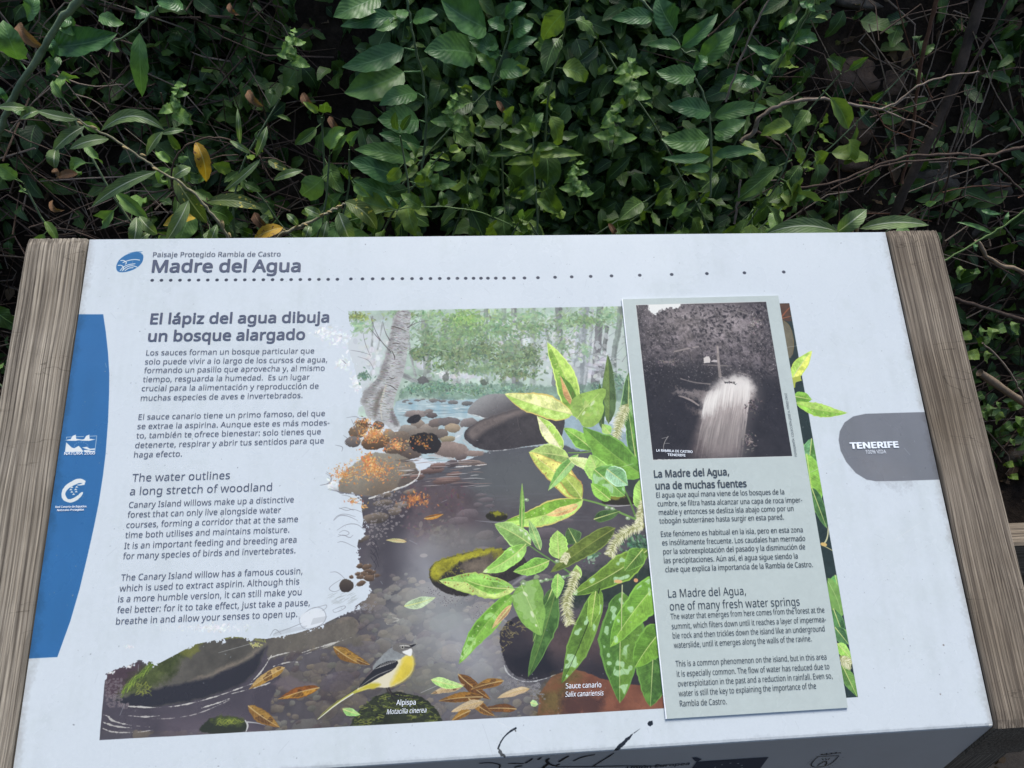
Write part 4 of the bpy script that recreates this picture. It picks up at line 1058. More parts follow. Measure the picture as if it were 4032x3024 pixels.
for p, w, c in (([(510, 575), (600, 555), (700, 535)], 12, (150, 142, 142)), ([(560, 790), (660, 820), (790, 832)], 10, (126, 120, 122)),
                ([(1000, 250), (1060, 270), (1130, 290)], 6, (140, 134, 136)), ([(850, 540), (855, 640), (872, 770)], 20, (150, 142, 142)),
                ([(740, 680), (850, 684), (960, 690)], 6, (130, 124, 126)), ([(1010, 740), (1060, 750), (1110, 770)], 8, (120, 114, 116)),
                ([(540, 925), (600, 940), (650, 965), (700, 1000)], (6, 18, 10), (158, 148, 148))):
    stroke(Q5, p, w, c, .9, 2, .15, 2, 1)
poly(Q5, [(745, 668), (740, 628), (760, 612), (785, 612), (795, 640), (790, 664)], (206, 202, 204), 1.5, 1, .6)
poly(Q5, [(795, 655), (820, 640), (850, 642), (845, 660)], (186, 180, 184), 1.5, 1, .6)
tuft(Q5, (450, 660), (140, 40), 160, (3, 9), [(140, 132, 134), (110, 104, 108)], (.4, .8))
tuft(Q5, (1150, 340), (70, 60), 90, (3, 12), [(160, 152, 154), (120, 114, 116)], (.5, .9))
poly(Q5, [(490, 890), (560, 868), (760, 880), (800, 900), (740, 960), (640, 930), (560, 920)], (138, 130, 132), 10, .8, 8, var=.25)
poly(Q5, [(600, 1000), (660, 1010), (730, 1060), (700, 1080), (640, 1060), (600, 1030)], (112, 102, 102), 12, .7, 6, var=.2)
FALL = [(990, 790), (1060, 783), (1100, 815), (1130, 860), (1140, 930), (1090, 1000), (1040, 1120), (1030, 1250), (1050, 1420), (620, 1430), (640, 1330), (690, 1200),
        (720, 1060), (760, 960), (800, 900), (870, 835), (930, 800)]
poly(Q5, FALL, (128, 118, 120), 26, .95, 3, sm=2, tone=((88, 80, 84), (900, 1000), (850, 1420)))
poly(Q5, [(990, 790), (1060, 783), (1100, 815), (1135, 880), (1080, 960), (960, 980), (820, 1010), (770, 980), (800, 910), (870, 838), (930, 800)], (206, 204, 208), 34, .95, 4, sm=2)
poly(Q5, [(960, 798), (1050, 784), (1110, 830), (1100, 900), (980, 880), (880, 860)], (240, 240, 242), 24, .95, 3, sm=2)
poly(Q5, [(1050, 782), (1112, 812), (1145, 880), (1135, 960), (1060, 1110), (1040, 1240), (1060, 1425), (760, 1428), (760, 1200), (790, 1040), (800, 960), (840, 870), (930, 800)], (176, 168, 170), 70, .55, 4, sm=2)
for _ in range(520):
    s = RG.random()
    x = 800 + s * 330
    xe = 640 + s * 400
    ya = np.interp(x, [800, 900, 1000, 1100], [900, 830, 790, 830])
    y = RG.uniform(ya, 1200)
    e = min(1420, y + RG.uniform(60, 260))
    fx = lambda yy: x + (xe - x) * np.clip((yy - ya) / 620, 0, 1) ** .8
    g = np.interp(y, [800, 1000, 1300], [245, 186, 128]) * RG.uniform(.72, 1.12)
    stroke(Q5, [(fx(y), y), (fx((y + e) / 2), (y + e) / 2), (fx(e), e)], (2, 6, 2), (g, g * .96, g * .97), RG.uniform(.25, .6), 1, soft=3)
poly(Q5, [(1050, 783), (960, 790), (870, 838), (800, 905), (758, 975), (730, 1060), (780, 1070), (860, 960), (980, 880), (1090, 880), (1125, 850)], (226, 224, 227), 40, .75, 5, sm=2)
for _ in range(130):
    s = RG.random()
    x = 760 + s * 340
    y = 905 - 110 * math.sin(min(1, s * 1.15) * 1.9) + RG.uniform(0, 80)
    stroke(Q5, [(x, y), (x - 26 + 30 * s, y + 60), (x - 40 + 40 * s, y + 150)], (2, 7, 2), (236, 235, 237), RG.uniform(.2, .5), 1, soft=3)
tuft(Q5, (1100, 1290), (60, 80), 120, (4, 12), [(130, 118, 118), (160, 148, 148), (70, 64, 68)], (.4, .8))
tuft(Q5, (1130, 1000), (60, 80), 90, (4, 12), [(120, 110, 112), (50, 46, 50)], (.4, .8))
tuft(Q5, (960, 820), (80, 16), 26, (4, 10), [(60, 58, 62)], (.6, .9))
stroke(Q5, [(460, 1245), (430, 1290), (420, 1340), (440, 1372)], (5, 3), (206, 204, 206), .8, 2)
stroke(Q5, [(430, 1300), (470, 1300)], 3, (196, 196, 198), .8, 0)
stroke(Q5, [(410, 1262), (450, 1252)], 3, (196, 196, 198), .8, 0)
for _ in range(30):
    x = RG.uniform(340, 620)
    stroke(Q5, [(x, 1430 + RG.uniform(-6, 4)), (x + RG.uniform(5, 30), 1428 + RG.uniform(-6, 4))], 3, (200, 200, 202), .7, 0)
CLIP = None
for a, b in ((0, 1), (3, 2), (0, 3)):
    stroke(Q5, [PHQ[a], PHQ[b]], 4, (226, 232, 236), .7, 0)
# ------------------------------------------------------------------ helpers
rnd = random.Random(11)
COL = sc.collection


def lin(c):
    return tuple(((x / 255 / 12.92) if x / 255 <= .04045 else ((x / 255 + .055) / 1.055) ** 2.4) for x in c[:3]) + (1.0,)


def link(name, me, mat=None, parent=None, **tags):
    o = bpy.data.objects.new(name, me)
    COL.objects.link(o)
    if parent is not None:
        o.parent = parent
    if mat is not None and me is not None:
        me.materials.append(mat)
    for k, v in tags.items():
        o[k] = v
    return o


def thing(name, loc, label, cat, group=None):
    o = bpy.data.objects.new(name, None)
    COL.objects.link(o)
    o.location = loc
    o.empty_display_size = .05
    o['label'], o['category'] = label, cat
    if group:
        o['group'] = group
    return o


def mesh(name, V, F, smooth_=True, uv=None):
    me = bpy.data.meshes.new(name)
    me.from_pydata([tuple(v) for v in V], [], F)
    if smooth_:
        me.polygons.foreach_set('use_smooth', [True] * len(me.polygons))
    if uv is not None:
        lay = me.uv_layers.new(name='UVMap')
        li = np.empty(len(me.loops), np.int32)
        me.loops.foreach_get('vertex_index', li)
        lay.data.foreach_set('uv', np.array(uv, np.float32)[li].ravel())
    me.update()
    return me


def under(o, parent):
    """parent o, whose mesh is in world coordinates, below an empty that stands elsewhere"""
    o.parent = parent
    o.matrix_parent_inverse = Matrix.Translation(-Vector(parent.location)) if parent.type == 'EMPTY' else Matrix.Identity(4)


def part(name, me, mat, parent, **tags):
    o = link(name, me, mat, None, **tags)
    root = parent
    o.parent = parent
    if parent.type == 'EMPTY':
        o.matrix_parent_inverse = Matrix.Translation(-Vector(parent.location))
    return o


def at(x, y, Y, q=QD):
    """the point at depth Y behind the board's lower edge seen in a direction of the photograph"""
    X, Yp = q(x, y)
    d = B3 @ (AX @ np.array([(X - 2016) / FOC, (Yp - 1512) / FOC, 1.0]))
    s = (Y - CAM[1]) / d[1]
    return CAM + s * d


def size_at(px, P, q=QD):
    """metres that px units of a sheet cover at P"""
    k = q(1, 0)[0] - q(0, 0)[0]
    return px * k / FOC * float(np.dot(P - CAM, CF))


def nodes(name):
    m = bpy.data.materials.new(name)
    m.use_nodes = True
    nt = m.node_tree
    b = nt.nodes['Principled BSDF']
    return m, nt, b


def N(nt, t, **kw):
    n = nt.nodes.new(t)
    for k, v in kw.items():
        if k.startswith('i_'):
            n.inputs[k[2:].replace('_', ' ')].default_value = v
        else:
            setattr(n, k, v)
    return n


def ramp(nt, src, stops, interp='LINEAR'):
    r = nt.nodes.new('ShaderNodeValToRGB')
    r.color_ramp.interpolation = interp
    e = r.color_ramp.elements
    while len(e) > 2:
        e.remove(e[-1])
    e[0].position, e[0].color = stops[0][0], tuple(stops[0][1]) + (1,)
    e[1].position, e[1].color = stops[1][0], tuple(stops[1][1]) + (1,)
    for p, c in stops[2:]:
        x = e.new(p)
        x.color = tuple(c) + (1,)
    nt.links.new(src, r.inputs[0])
    return r.outputs[0]


def noise(nt, scale, detail=4, rough=.55, vec=None, dist=0.0):
    n = N(nt, 'ShaderNodeTexNoise')
    n.inputs['Scale'].default_value = scale
    n.inputs['Detail'].default_value = detail
    n.inputs['Roughness'].default_value = rough
    n.inputs['Distortion'].default_value = dist
    if vec is not None:
        nt.links.new(vec, n.inputs['Vector'])
    return n.outputs['Fac']


def mixc(nt, fac, a, b, mode='MIX'):
    m = nt.nodes.new('ShaderNodeMix')
    m.data_type = 'RGBA'
    m.blend_type = mode
    for sock, v in ((m.inputs[0], fac), (m.inputs[6], a), (m.inputs[7], b)):
        if isinstance(v, (int, float)):
            sock.default_value = v
        elif isinstance(v, tuple):
            sock.default_value = v if len(v) == 4 else v + (1,)
        else:
            nt.links.new(v, sock)
    return m.outputs[2]


def bump(nt, b, h, s=.3, d=.002):
    n = nt.nodes.new('ShaderNodeBump')
    n.inputs['Strength'].default_value = s
    n.inputs['Distance'].default_value = d
    nt.links.new(h, n.inputs['Height'])
    nt.links.new(n.outputs[0], b.inputs['Normal'])


def plain(name, col, rough_=.6, spec=.4):
    m, nt, b = nodes(name)
    tc = N(nt, 'ShaderNodeTexCoord')
    f = noise(nt, 60, 3, vec=tc.outputs['Object'])
    c = tuple(col)
    nt.links.new(ramp(nt, f, [(.3, tuple(x * .88 for x in c)), (.7, tuple(x * 1.08 for x in c))]), b.inputs['Base Color'])
    b.inputs['Roughness'].default_value = rough_
    b.inputs['Specular IOR Level'].default_value = spec
    return m


# ------------------------------------------------------------------ the print as an image painted above
wl = np.array(lin(WHITE)[:3], np.float32)
L_ = np.clip(IMG, 0, 1)
L_ = np.where(L_ <= .04045, L_ / 12.92, ((L_ + .055) / 1.055) ** 2.4)
L_ = L_ / wl * np.array((.505, .545, .560), np.float32)          # what the print reflects, apart from the bluish skylight on it
S_ = np.where(L_ <= .0031308, L_ * 12.92, 1.055 * np.power(np.maximum(L_, 1e-6), 1 / 2.4) - .055)
PRINT = bpy.data.images.new('board_print', TW, TH, alpha=False)
PRINT.colorspace_settings.name = 'sRGB'
buf = np.ones((TH, TW, 4), np.float32)
buf[..., :3] = np.clip(S_[::-1], 0, 1)
PRINT.pixels.foreach_set(buf.ravel())
PRINT.update()
PRINT.pack()
del buf, L_, S_

m_print, nt, b = nodes('printed_laminate')
ti = N(nt, 'ShaderNodeTexImage', image=PRINT, extension='EXTEND')
uvn = N(nt, 'ShaderNodeUVMap', uv_map='UVMap')
nt.links.new(uvn.outputs[0], ti.inputs[0])
nt.links.new(ti.outputs[0], b.inputs['Base Color'])
tc = N(nt, 'ShaderNodeTexCoord')
nt.links.new(ramp(nt, noise(nt, 9, 5, vec=tc.outputs['Object']), [(.3, (.20,) * 3), (.75, (.40,) * 3)]), b.inputs['Roughness'])
bump(nt, b, noise(nt, 900, 2, vec=tc.outputs['Object']), .12, .0004)
b.inputs['Specular IOR Level'].default_value = .45

m_ink = plain('dark_slate_ink', lin((74, 80, 98))[:3], .5)
m_ink2 = plain('dark_sheet_ink', lin((58, 67, 75))[:3], .5)
m_wink = plain('white_ink', (.72, .76, .80), .5)
m_blueink = plain('flag_ink', (.03, .045, .07), .5)
m_edge = plain('sheet_edge', (.78, .80, .82), .5)
m_marker = plain('black_marker', (.012, .014, .018), .45)

m_fold, nt, b = nodes('white_folded_laminate')
tc = N(nt, 'ShaderNodeTexCoord')
nt.links.new(ramp(nt, noise(nt, 14, 5, vec=tc.outputs['Object']), [(.3, (.47, .452, .425)), (.75, (.52, .50, .475))]), b.inputs['Base Color'])
b.inputs['Roughness'].default_value = .4


def wood_mat(name, light, dark, grey, rings=70):
    m, nt, b = nodes(name)
    tc = N(nt, 'ShaderNodeTexCoord')
    warp = N(nt, 'ShaderNodeMapping')
    warp.inputs['Scale'].default_value = (6, 2.2, 6)
    nt.links.new(tc.outputs['Object'], warp.inputs[0])
    wn_ = N(nt, 'ShaderNodeTexNoise')
    wn_.inputs['Scale'].default_value = 1.0
    wn_.inputs['Detail'].default_value = 2
    nt.links.new(warp.outputs[0], wn_.inputs['Vector'])
    mp = N(nt, 'ShaderNodeMapping')
    mp.inputs['Scale'].default_value = (390, 3.0, 390)
    add = N(nt, 'ShaderNodeVectorMath', operation='MULTIPLY_ADD')
    add.inputs[1].default_value = (.022, 0, .012)
    nt.links.new(wn_.outputs['Color'], add.inputs[0])
    nt.links.new(tc.outputs['Object'], add.inputs[2])
    nt.links.new(add.outputs[0], mp.inputs[0])
    g = noise(nt, 1.0, 3, .6, mp.outputs[0])
    mp2 = N(nt, 'ShaderNodeMapping')
    mp2.inputs['Scale'].default_value = (900, 14, 900)
    nt.links.new(add.outputs[0], mp2.inputs[0])
    g2 = noise(nt, 1.0, 2, .6, mp2.outputs[0])
    c1 = ramp(nt, g, [(.26, dark), (.62, light), (.48, tuple((a + b_) / 2 for a, b_ in zip(dark, light)))])
    c2 = mixc(nt, ramp(nt, noise(nt, 7, 4, .6, tc.outputs['Object']), [(.38, (0, 0, 0)), (.68, (1, 1, 1))]), c1, grey, 'MULTIPLY')
    c3 = mixc(nt, .45, c2, ramp(nt, g2, [(.3, (.45, .43, .42)), (.7, (1.25, 1.22, 1.2))]), 'MULTIPLY')
    # the hard rings: fine dark lines that follow the grain
    wv = N(nt, 'ShaderNodeTexWave', wave_type='BANDS', bands_direction='X', wave_profile='SAW')
    mpw = N(nt, 'ShaderNodeMapping')
    mpw.inputs['Scale'].default_value = (1, .06, .35)
    nt.links.new(add.outputs[0], mpw.inputs[0])
    nt.links.new(mpw.outputs[0], wv.inputs['Vector'])
    wv.inputs['Scale'].default_value = rings
    wv.inputs['Distortion'].default_value = 1.6
    wv.inputs['Detail'].default_value = 2
    wv.inputs['Detail Scale'].default_value = .3
    rl = ramp(nt, wv.outputs['Fac'], [(0, (1.12, 1.12, 1.12)), (.62, (1, 1, 1)), (.86, (.50, .47, .45)), (.97, (.62, .6, .58))])
    rm = ramp(nt, noise(nt, 9, 2, .5, add.outputs[0]), [(.35, (.35, .35, .35)), (.6, (1, 1, 1))])
    c3 = mixc(nt, rm, c3, mixc(nt, 1.0, c3, rl, 'MULTIPLY'))
    # drying cracks and scratches that run across the grain
    mp3 = N(nt, 'ShaderNodeMapping')
    mp3.inputs['Scale'].default_value = (9, 34, 9)
    mp3.inputs['Rotation'].default_value = (0, 0, .12)
    nt.links.new(tc.outputs['Object'], mp3.inputs[0])
    cr = noise(nt, 1.0, 3, .5, mp3.outputs[0], .6)
    ce = ramp(nt, cr, [(.494, (1, 1, 1)), (.5, (.35, .33, .31)), (.506, (1, 1, 1))])
    pm = ramp(nt, noise(nt, 11, 2, .5, tc.outputs['Object']), [(.52, (0, 0, 0)), (.58, (1, 1, 1))])
    c4 = mixc(nt, mixc(nt, .75, (0, 0, 0), pm), c3, mixc(nt, 1.0, c3, ce, 'MULTIPLY'))
    nt.links.new(c4, b.inputs['Base Color'])
    b.inputs['Roughness'].default_value = .85
    b.inputs['Specular IOR Level'].default_value = .2
    bump(nt, b, mixc(nt, .5, mixc(nt, .4, g, g2), rl), .8, .0014)
    return m


m_wood = wood_mat('weathered_pine', (.37, .328, .262), (.080, .068, .056), (.70, .68, .65), 68)
m_wood2 = wood_mat('weathered_pine_brown', (.27, .23, .178), (.068, .054, .043), (.70, .67, .63), 105)

# ------------------------------------------------------------------ the information board
board = thing('information_board', tuple(pw(.5, .3, 0) * np.array([1, 1, 0])), 'slanted white nature information board about willow woodland, framed by two weathered wooden beams', 'information board')


def pwv(L):
    return [pw(*p) for p in L]


def slab_uv(name, u0, v0, u1, v1, wt, th, mat, parent, n=1, **tags):
    """a thin slab lying on the board plane whose top carries the print"""
    V = pwv([(u0, v0, wt), (u1, v0, wt), (u1, v1, wt), (u0, v1, wt), (u0, v0, wt - th), (u1, v0, wt - th), (u1, v1, wt - th), (u0, v1, wt - th)])
    F = [(0, 1, 2, 3), (7, 6, 5, 4), (0, 4, 5, 1), (1, 5, 6, 2), (2, 6, 7, 3), (3, 7, 4, 0)]
    uv = [(u0, v0 / PH), (u1, v0 / PH), (u1, v1 / PH), (u0, v1 / PH)] * 2
    return part(name, mesh(name, V, F, False, uv), mat, parent, **tags)


# panel: a rounded lower edge that folds down into the vertical front face
prof = [(PH, 0.0), (.004, 0.0), (.0015, -.0004), (0.0, -.0016)]
VV, FF_, UV_ = [], [], []
for v, w in prof:
    for u in (.0005, .9995):
        VV.append(pw(u, v, w))
        UV_.append((u, max(v, .001) / PH))
for i in range(len(prof) - 1):
    a = 2 * i
    FF_.append((a, a + 2, a + 3, a + 1))
k = len(VV)
for v, w in [(PH, -.004), (.004, -.004)]:
    for u in (.0005, .9995):
        VV.append(pw(u, v, w))
        UV_.append((u, v / PH))
FF_ += [(0, 1, k + 1, k), (k, k + 1, k + 3, k + 2)]
panel = part('panel', mesh('panel', VV, FF_, False, UV_), m_print, board)
FY = pw(0, 0, -.0016)[1]
FZ = pw(0, 0, -.0016)[2]
V = [(x - .5, y, z) for x, y, z in ((.0005, FY, FZ), (.9995, FY, FZ), (.9995, FY, FZ - .13), (.0005, FY, FZ - .13), (.0005, FY + .003, FZ), (.9995, FY + .003, FZ),
                                    (.9995, FY + .003, FZ - .13), (.0005, FY + .003, FZ - .13))]
front = part('front_flap', mesh('front_flap', V, [(0, 3, 2, 1), (4, 5, 6, 7), (3, 7, 6, 2), (0, 4, 7, 3), (1, 2, 6, 5)], False), m_fold, board)


# the added sheet with the old photograph
sh = [to_board(*Q5(100, 162)), to_board(*Q5(1330, 133)), to_board(*Q6(1410, 1486)), to_board(*Q6(336, 1552))]
ws, th = .0022, .0021
V = pwv([(u, v, ws) for u, v in sh] + [(u, v, ws - th) for u, v in sh])
F = [(3, 2, 1, 0), (4, 5, 6, 7), (0, 1, 5, 4), (1, 2, 6, 5), (2, 3, 7, 6), (3, 0, 4, 7)]
sheet = part('added_sheet', mesh('added_sheet', V, F, False, [(u, v / PH) for u, v in sh] * 2), m_print, board)
# pale cut rim of the sheet, standing a hair proud
rim = []
c0 = np.mean(sh, 0)
V, F = [], []
for i in (3,):
    a, b_ = np.array(sh[i]), np.array(sh[(i + 1) % 4])
    n_ = np.array([-(b_ - a)[1], (b_ - a)[0]])
    n_ /= np.linalg.norm(n_)
    n_ *= .0011 * (1 if n_ @ (c0 - a) < 0 else -1)
    V += pwv([(*a, ws + .0004), (*b_, ws + .0004), (*(b_ + n_), ws + .0002), (*(a + n_), ws + .0002), (*(b_ + n_), .0003), (*(a + n_), .0003)])
    F += [(0, 1, 2, 3), (3, 2, 4, 5)]
part('rim', mesh('rim', V, F, False), m_edge, sheet)

# ---- lettering, laid a fraction of a millimetre on the surface it is printed on
FONTS = {}
try:
    fd = os.path.join(bpy.utils.resource_path('LOCAL'), 'datafiles', 'fonts')
    for k_, f_ in (('S', 'NotoSansHebrew-Regular.woff2'), ('C', 'NotoSansHebrew-Regular.woff2')):
        FONTS[k_] = bpy.data.fonts.load(os.path.join(fd, f_))
except Exception:
    FONTS = {}


def glyphs(body, font, off=0.0, shear=0.0):
    c = bpy.data.curves.new('lettering', 'FONT')
    c.body = body
    c.resolution_u = 2
    c.offset = off
    c.shear = shear
    if font in FONTS:
        c.font = FONTS[font]
    o = bpy.data.objects.new('lettering', c)
    COL.objects.link(o)
    me = bpy.data.meshes.new_from_object(o, depsgraph=bpy.context.evaluated_depsgraph_get())
    n = len(me.vertices)
    co_ = np.empty(n * 3, np.float32)
    me.vertices.foreach_get('co', co_)
    F_ = [tuple(p.vertices) for p in me.polygons]
    bpy.data.objects.remove(o)
    bpy.data.curves.remove(c)
    bpy.data.meshes.remove(me)
    return co_.reshape(-1, 3)[:, :2].astype(float), F_


CAP = {}


def embolden(v, f, off):
    """thicker strokes: the line is struck again, shifted by a hair and lying a hair higher"""
    sh_ = [(0, 0)]
    if off > 0:
        sh_ = [(0, 0), (off, 0), (-off, 0)]
    if off > .012:
        sh_ = [(math.cos(i * math.pi / 4) * off, math.sin(i * math.pi / 4) * off * .7) for i in range(8)]
    V_, F_ = [], []
    for i, (dx, dy) in enumerate(sh_):
        k_ = len(v) * i
        V_.append(np.column_stack([v[:, 0] + dx, v[:, 1] + dy, np.full(len(v), i * 1.2e-5)]))
        F_ += [tuple(a + k_ for a in g) for g in f]
    return np.vstack(V_), F_




def capheight(font):
    if font not in CAP:
        v, _ = glyphs('E', font)
        CAP[font] = v[:, 1].max() - v[:, 1].min()
    return CAP[font]


def text_block(name, lines, q, font, cap, mat, parent, w, off=0.0, shear=0.0, place=None, world=False, **tags):
    """lines: (text, (x, y) left end and right end of its baseline in the sheet q); cap: cap height there"""
    V, F = [], []
    pull = 1.0
    place = place or (lambda x, y: np.array([*to_board(*q(x, y)), w]))
    to3 = (lambda p: p) if world else (lambda p: pw(*p))
    H_ = []
    for body, l, r in lines:
        a, u_ = place(*l), place(l[0], l[1] - cap)
        H_.append(np.linalg.norm(u_ - a) / capheight(font))
    hs = float(np.median(H_))
    for body, l, r in lines:
        v, f = embolden(*glyphs(body, font, 0, shear), off)
        a, e = place(*l), place(*r)
        x0, x1 = v[:, 0].min(), v[:, 0].max()
        X_ = (e - a) / (x1 - x0)
        xn = (e - a) / np.linalg.norm(e - a)
        up = place(l[0], l[1] - cap) - a
        up = up - (up @ xn) * xn
        up = up / np.linalg.norm(up) * hs
        k0 = len(V)
        nz = pull * (PN if world is False else np.array([0, -1.0, 0]))
        for x, y, z in v:
            V.append(to3(a + X_ * (x - x0) + up * y) + nz * z)
        F += [tuple(i + k0 for i in g) for g in f]
    return part(name, mesh(name, V, F, False), mat, parent, **tags)


WI = .0006
text_block('lettering', [("Paisaje Protegido Rambla de Castro", (952, 256), (1746, 252))], Q1, 'S', 29, m_ink, panel, WI, .004)
text_block('lettering', [("Madre del Agua", (944, 350), (1870, 346))], Q1, 'S', 73, m_ink, panel, WI, .022)
text_block('lettering', [("El lápiz del agua dibuja", (934, 672), (2048, 660)), ("un bosque alargado", (920, 780), (1898, 768))], Q1, 'S', 63, m_ink, panel, WI, .021)
text_block('lettering', [("Los sauces forman un bosque particular que", (910, 868), (1955, 855)), ("solo puede vivir a lo largo de los cursos de agua,", (902, 924), (2036, 910)),
                         ("formando un pasillo que aprovecha y, al mismo", (896, 978), (2020, 962)), ("tiempo, resguarda la humedad.  Es un lugar", (889, 1034), (1926, 1018)),
                         ("crucial para la alimentación y reproducción de", (882, 1090), (1982, 1074)), ("muchas especies de aves e invertebrados.", (876, 1150), (1882, 1132))],
           Q1, 'S', 33, m_ink, panel, WI, .0)
text_block('lettering', [("El sauce canario tiene un primo famoso, del que", (862, 1268), (2022, 1244)), ("se extrae la aspirina. Aunque este es más modes-", (855, 1326), (2050, 1302)),
                         ("to, también te ofrece bienestar: solo tienes que", (848, 1384), (1996, 1358)), ("detenerte, respirar y abrir tus sentidos para que", (841, 1444), (2015, 1414)),
                         ("haga efecto.", (834, 1503), (1132, 1496))], Q1, 'S', 34, m_ink, panel, WI, .0)
text_block('lettering', [("The water outlines", (822, 152), (1430, 135)), ("a long stretch of woodland", (808, 236), (1692, 208))], Q2, 'S', 47, m_ink, panel, WI, .0)
text_block('lettering', [("Canary Island willows make up a distinctive", (802, 315), (1828, 280)), ("forest that can only live alongside water", (793, 376), (1748, 345)),
                         ("courses, forming a corridor that at the same", (786, 440), (1854, 402)), ("time both utilises and maintains moisture.", (779, 503), (1800, 468)),
                         ("It is an important feeding and breeding area", (773, 570), (1845, 530)), ("for many species of birds and invertebrates.", (765, 634), (1838, 596))],
           Q2, 'S', 37, m_ink, panel, WI, 0)
text_block('lettering', [("The Canary Island willow has a famous cousin,", (753, 768), (1882, 725)), ("which is used to extract aspirin. Although this", (743, 835), (1862, 790)),
                         ("is a more humble version, it can still make you", (735, 902), (1876, 856)), ("feel better: for it to take effect, just take a pause,", (728, 970), (1928, 922)),
                         ("breathe in and allow your senses to open up.", (722, 1040), (1850, 992))], Q2, 'S', 39, m_ink, panel, WI, 0)
text_block('lettering', [("NATURA 2000", (400, 1488), (592, 1485))], Q1, 'S', 17, m_wink, panel, WI, .01)
text_block('lettering', [("Red Canaria de Espacios", (346, 316), (540, 312)), ("Naturales Protegidos", (357, 336), (524, 332))], Q2, 'S', 12, m_wink, panel, WI, .02)
text_block('lettering', [("TENERIFE", (74, 1449), (378, 1441))], Q8, 'C', 36, m_wink, panel, WI, .045)
text_block('lettering', [("100% VIDA", (172, 1481), (298, 1478))], Q8, 'C', 22, m_wink, panel, WI, .0)
text_block('lettering', [("Alpispa", (570, 1267), (690, 1264))], Q4, 'C', 32, m_wink, panel, WI, .008)
text_block('lettering', [("Motacilla cinerea", (510, 1324), (758, 1312))], Q4, 'C', 31, m_wink, panel, WI, .004, .25)
text_block('lettering', [("Sauce canario", (1624, 1164), (1845, 1156))], Q4, 'C', 33, m_wink, panel, WI, .008)
text_block('lettering', [("Salix canariensis", (1620, 1216), (1860, 1206))], Q4, 'C', 32, m_wink, panel, WI, .004, .25)
WS = ws + .0005
text_block('lettering', [("La Madre del Agua,", (262, 122), (707, 108)), ("una de muchas fuentes", (271, 192), (811, 178))], Q6, 'C', 42, m_ink2, sheet, WS, .024)
text_block('lettering', [("El agua que aquí mana viene de los bosques de la", (275, 242), (1033, 222)), ("cumbre, se filtra hasta alcanzar una capa de roca imper-", (283, 293), (1139, 270)),
                         ("meable y entonces se desliza isla abajo como por un", (290, 344), (1088, 320)), ("tobogán subterráneo hasta surgir en esta pared.", (294, 395), (1030, 371))],
           Q6, 'C', 31, m_ink2, sheet, WS, .005)
text_block('lettering', [("Este fenómeno es habitual en la isla, pero en esta zona", (303, 473), (1143, 446)), ("es insólitamente frecuente. Los caudales han mermado", (310, 524), (1157, 498)),
                         ("por la sobreexplotación del pasado y la disminución de", (316, 577), (1157, 547)), ("las precipitaciones. Aún así, el agua sigue siendo la", (321, 630), (1113, 602)),
                         ("clave que explica la importancia de la Rambla de Castro.", (329, 683), (1202, 652))], Q6, 'C', 32, m_ink2, sheet, WS, .005)
text_block('lettering', [("La Madre del Agua,", (346, 833), (806, 816)), ("one of many fresh water springs", (356, 909), (1125, 880))], Q6, 'C', 48, m_ink2, sheet, WS, 0)
text_block('lettering', [("The water that emerges from here comes from the forest at the", (360, 962), (1271, 922)), ("summit, which filters down until it reaches a layer of impermea-", (367, 1020), (1280, 978)),
                         ("ble rock and then trickles down the island like an underground", (373, 1076), (1272, 1033)), ("waterslide, until it emerges along the walls of the ravine.", (380, 1132), (1195, 1092))],
           Q6, 'C', 34, m_ink2, sheet, WS, 0)
text_block('lettering', [("This is a common phenomenon on the island, but in this area", (390, 1242), (1283, 1200)), ("it is especially common. The flow of water has reduced due to", (397, 1302), (1300, 1257)),
                         ("overexploitation in the past and a reduction in rainfall. Even so,", (403, 1360), (1318, 1312)), ("water is still the key to explaining the importance of the", (409, 1418), (1221, 1372)),
                         ("Rambla de Castro.", (415, 1478), (692, 1464))], Q6, 'C', 35, m_ink2, sheet, WS, 0)


def tall_text(name, body, a, e, h, q, font, mat, parent, w, off=0.0):
    """a line set along a slanted baseline a-e (sheet units) with letter height h to its left"""
    v, f = embolden(*glyphs(body, font), off)
    A, E_ = np.array(to_board(*q(*a))), np.array(to_board(*q(*e)))
    x0, x1 = v[:, 0].min(), v[:, 0].max()
    d = (E_ - A) / (x1 - x0)
    n_ = np.array([-d[1], d[0]]) / np.linalg.norm(d)
    hh = h * sca(q, a) / PX / capheight(font)
    V = [pw(*(A + d * (x - x0) + n_ * y * hh), w + z) for x, y, z in v]
    part(name, mesh(name, V, f, False), mat, parent)


tall_text('lettering', "FOTOGRAFÍA: COLECCIÓN JOSÉ A. PÉREZ CRUZ", (1477, 1404), (1396, 905), 17, Q5, 'C', m_ink2, sheet, WS)
tall_text('lettering', "LA RAMBLA DE CASTRO", (366, 1366), (652, 1378), 19, Q5, 'C', m_wink, sheet, WS, .02)
tall_text('lettering', "TENERIFE", (454, 1400), (596, 1406), 19, Q5, 'C', m_wink, sheet, WS, .02)

# ---- what is printed and scrawled on the vertical front flap
FP = FY - .0006


def fl(q, x, y):
    return at(x, y, FP, q)


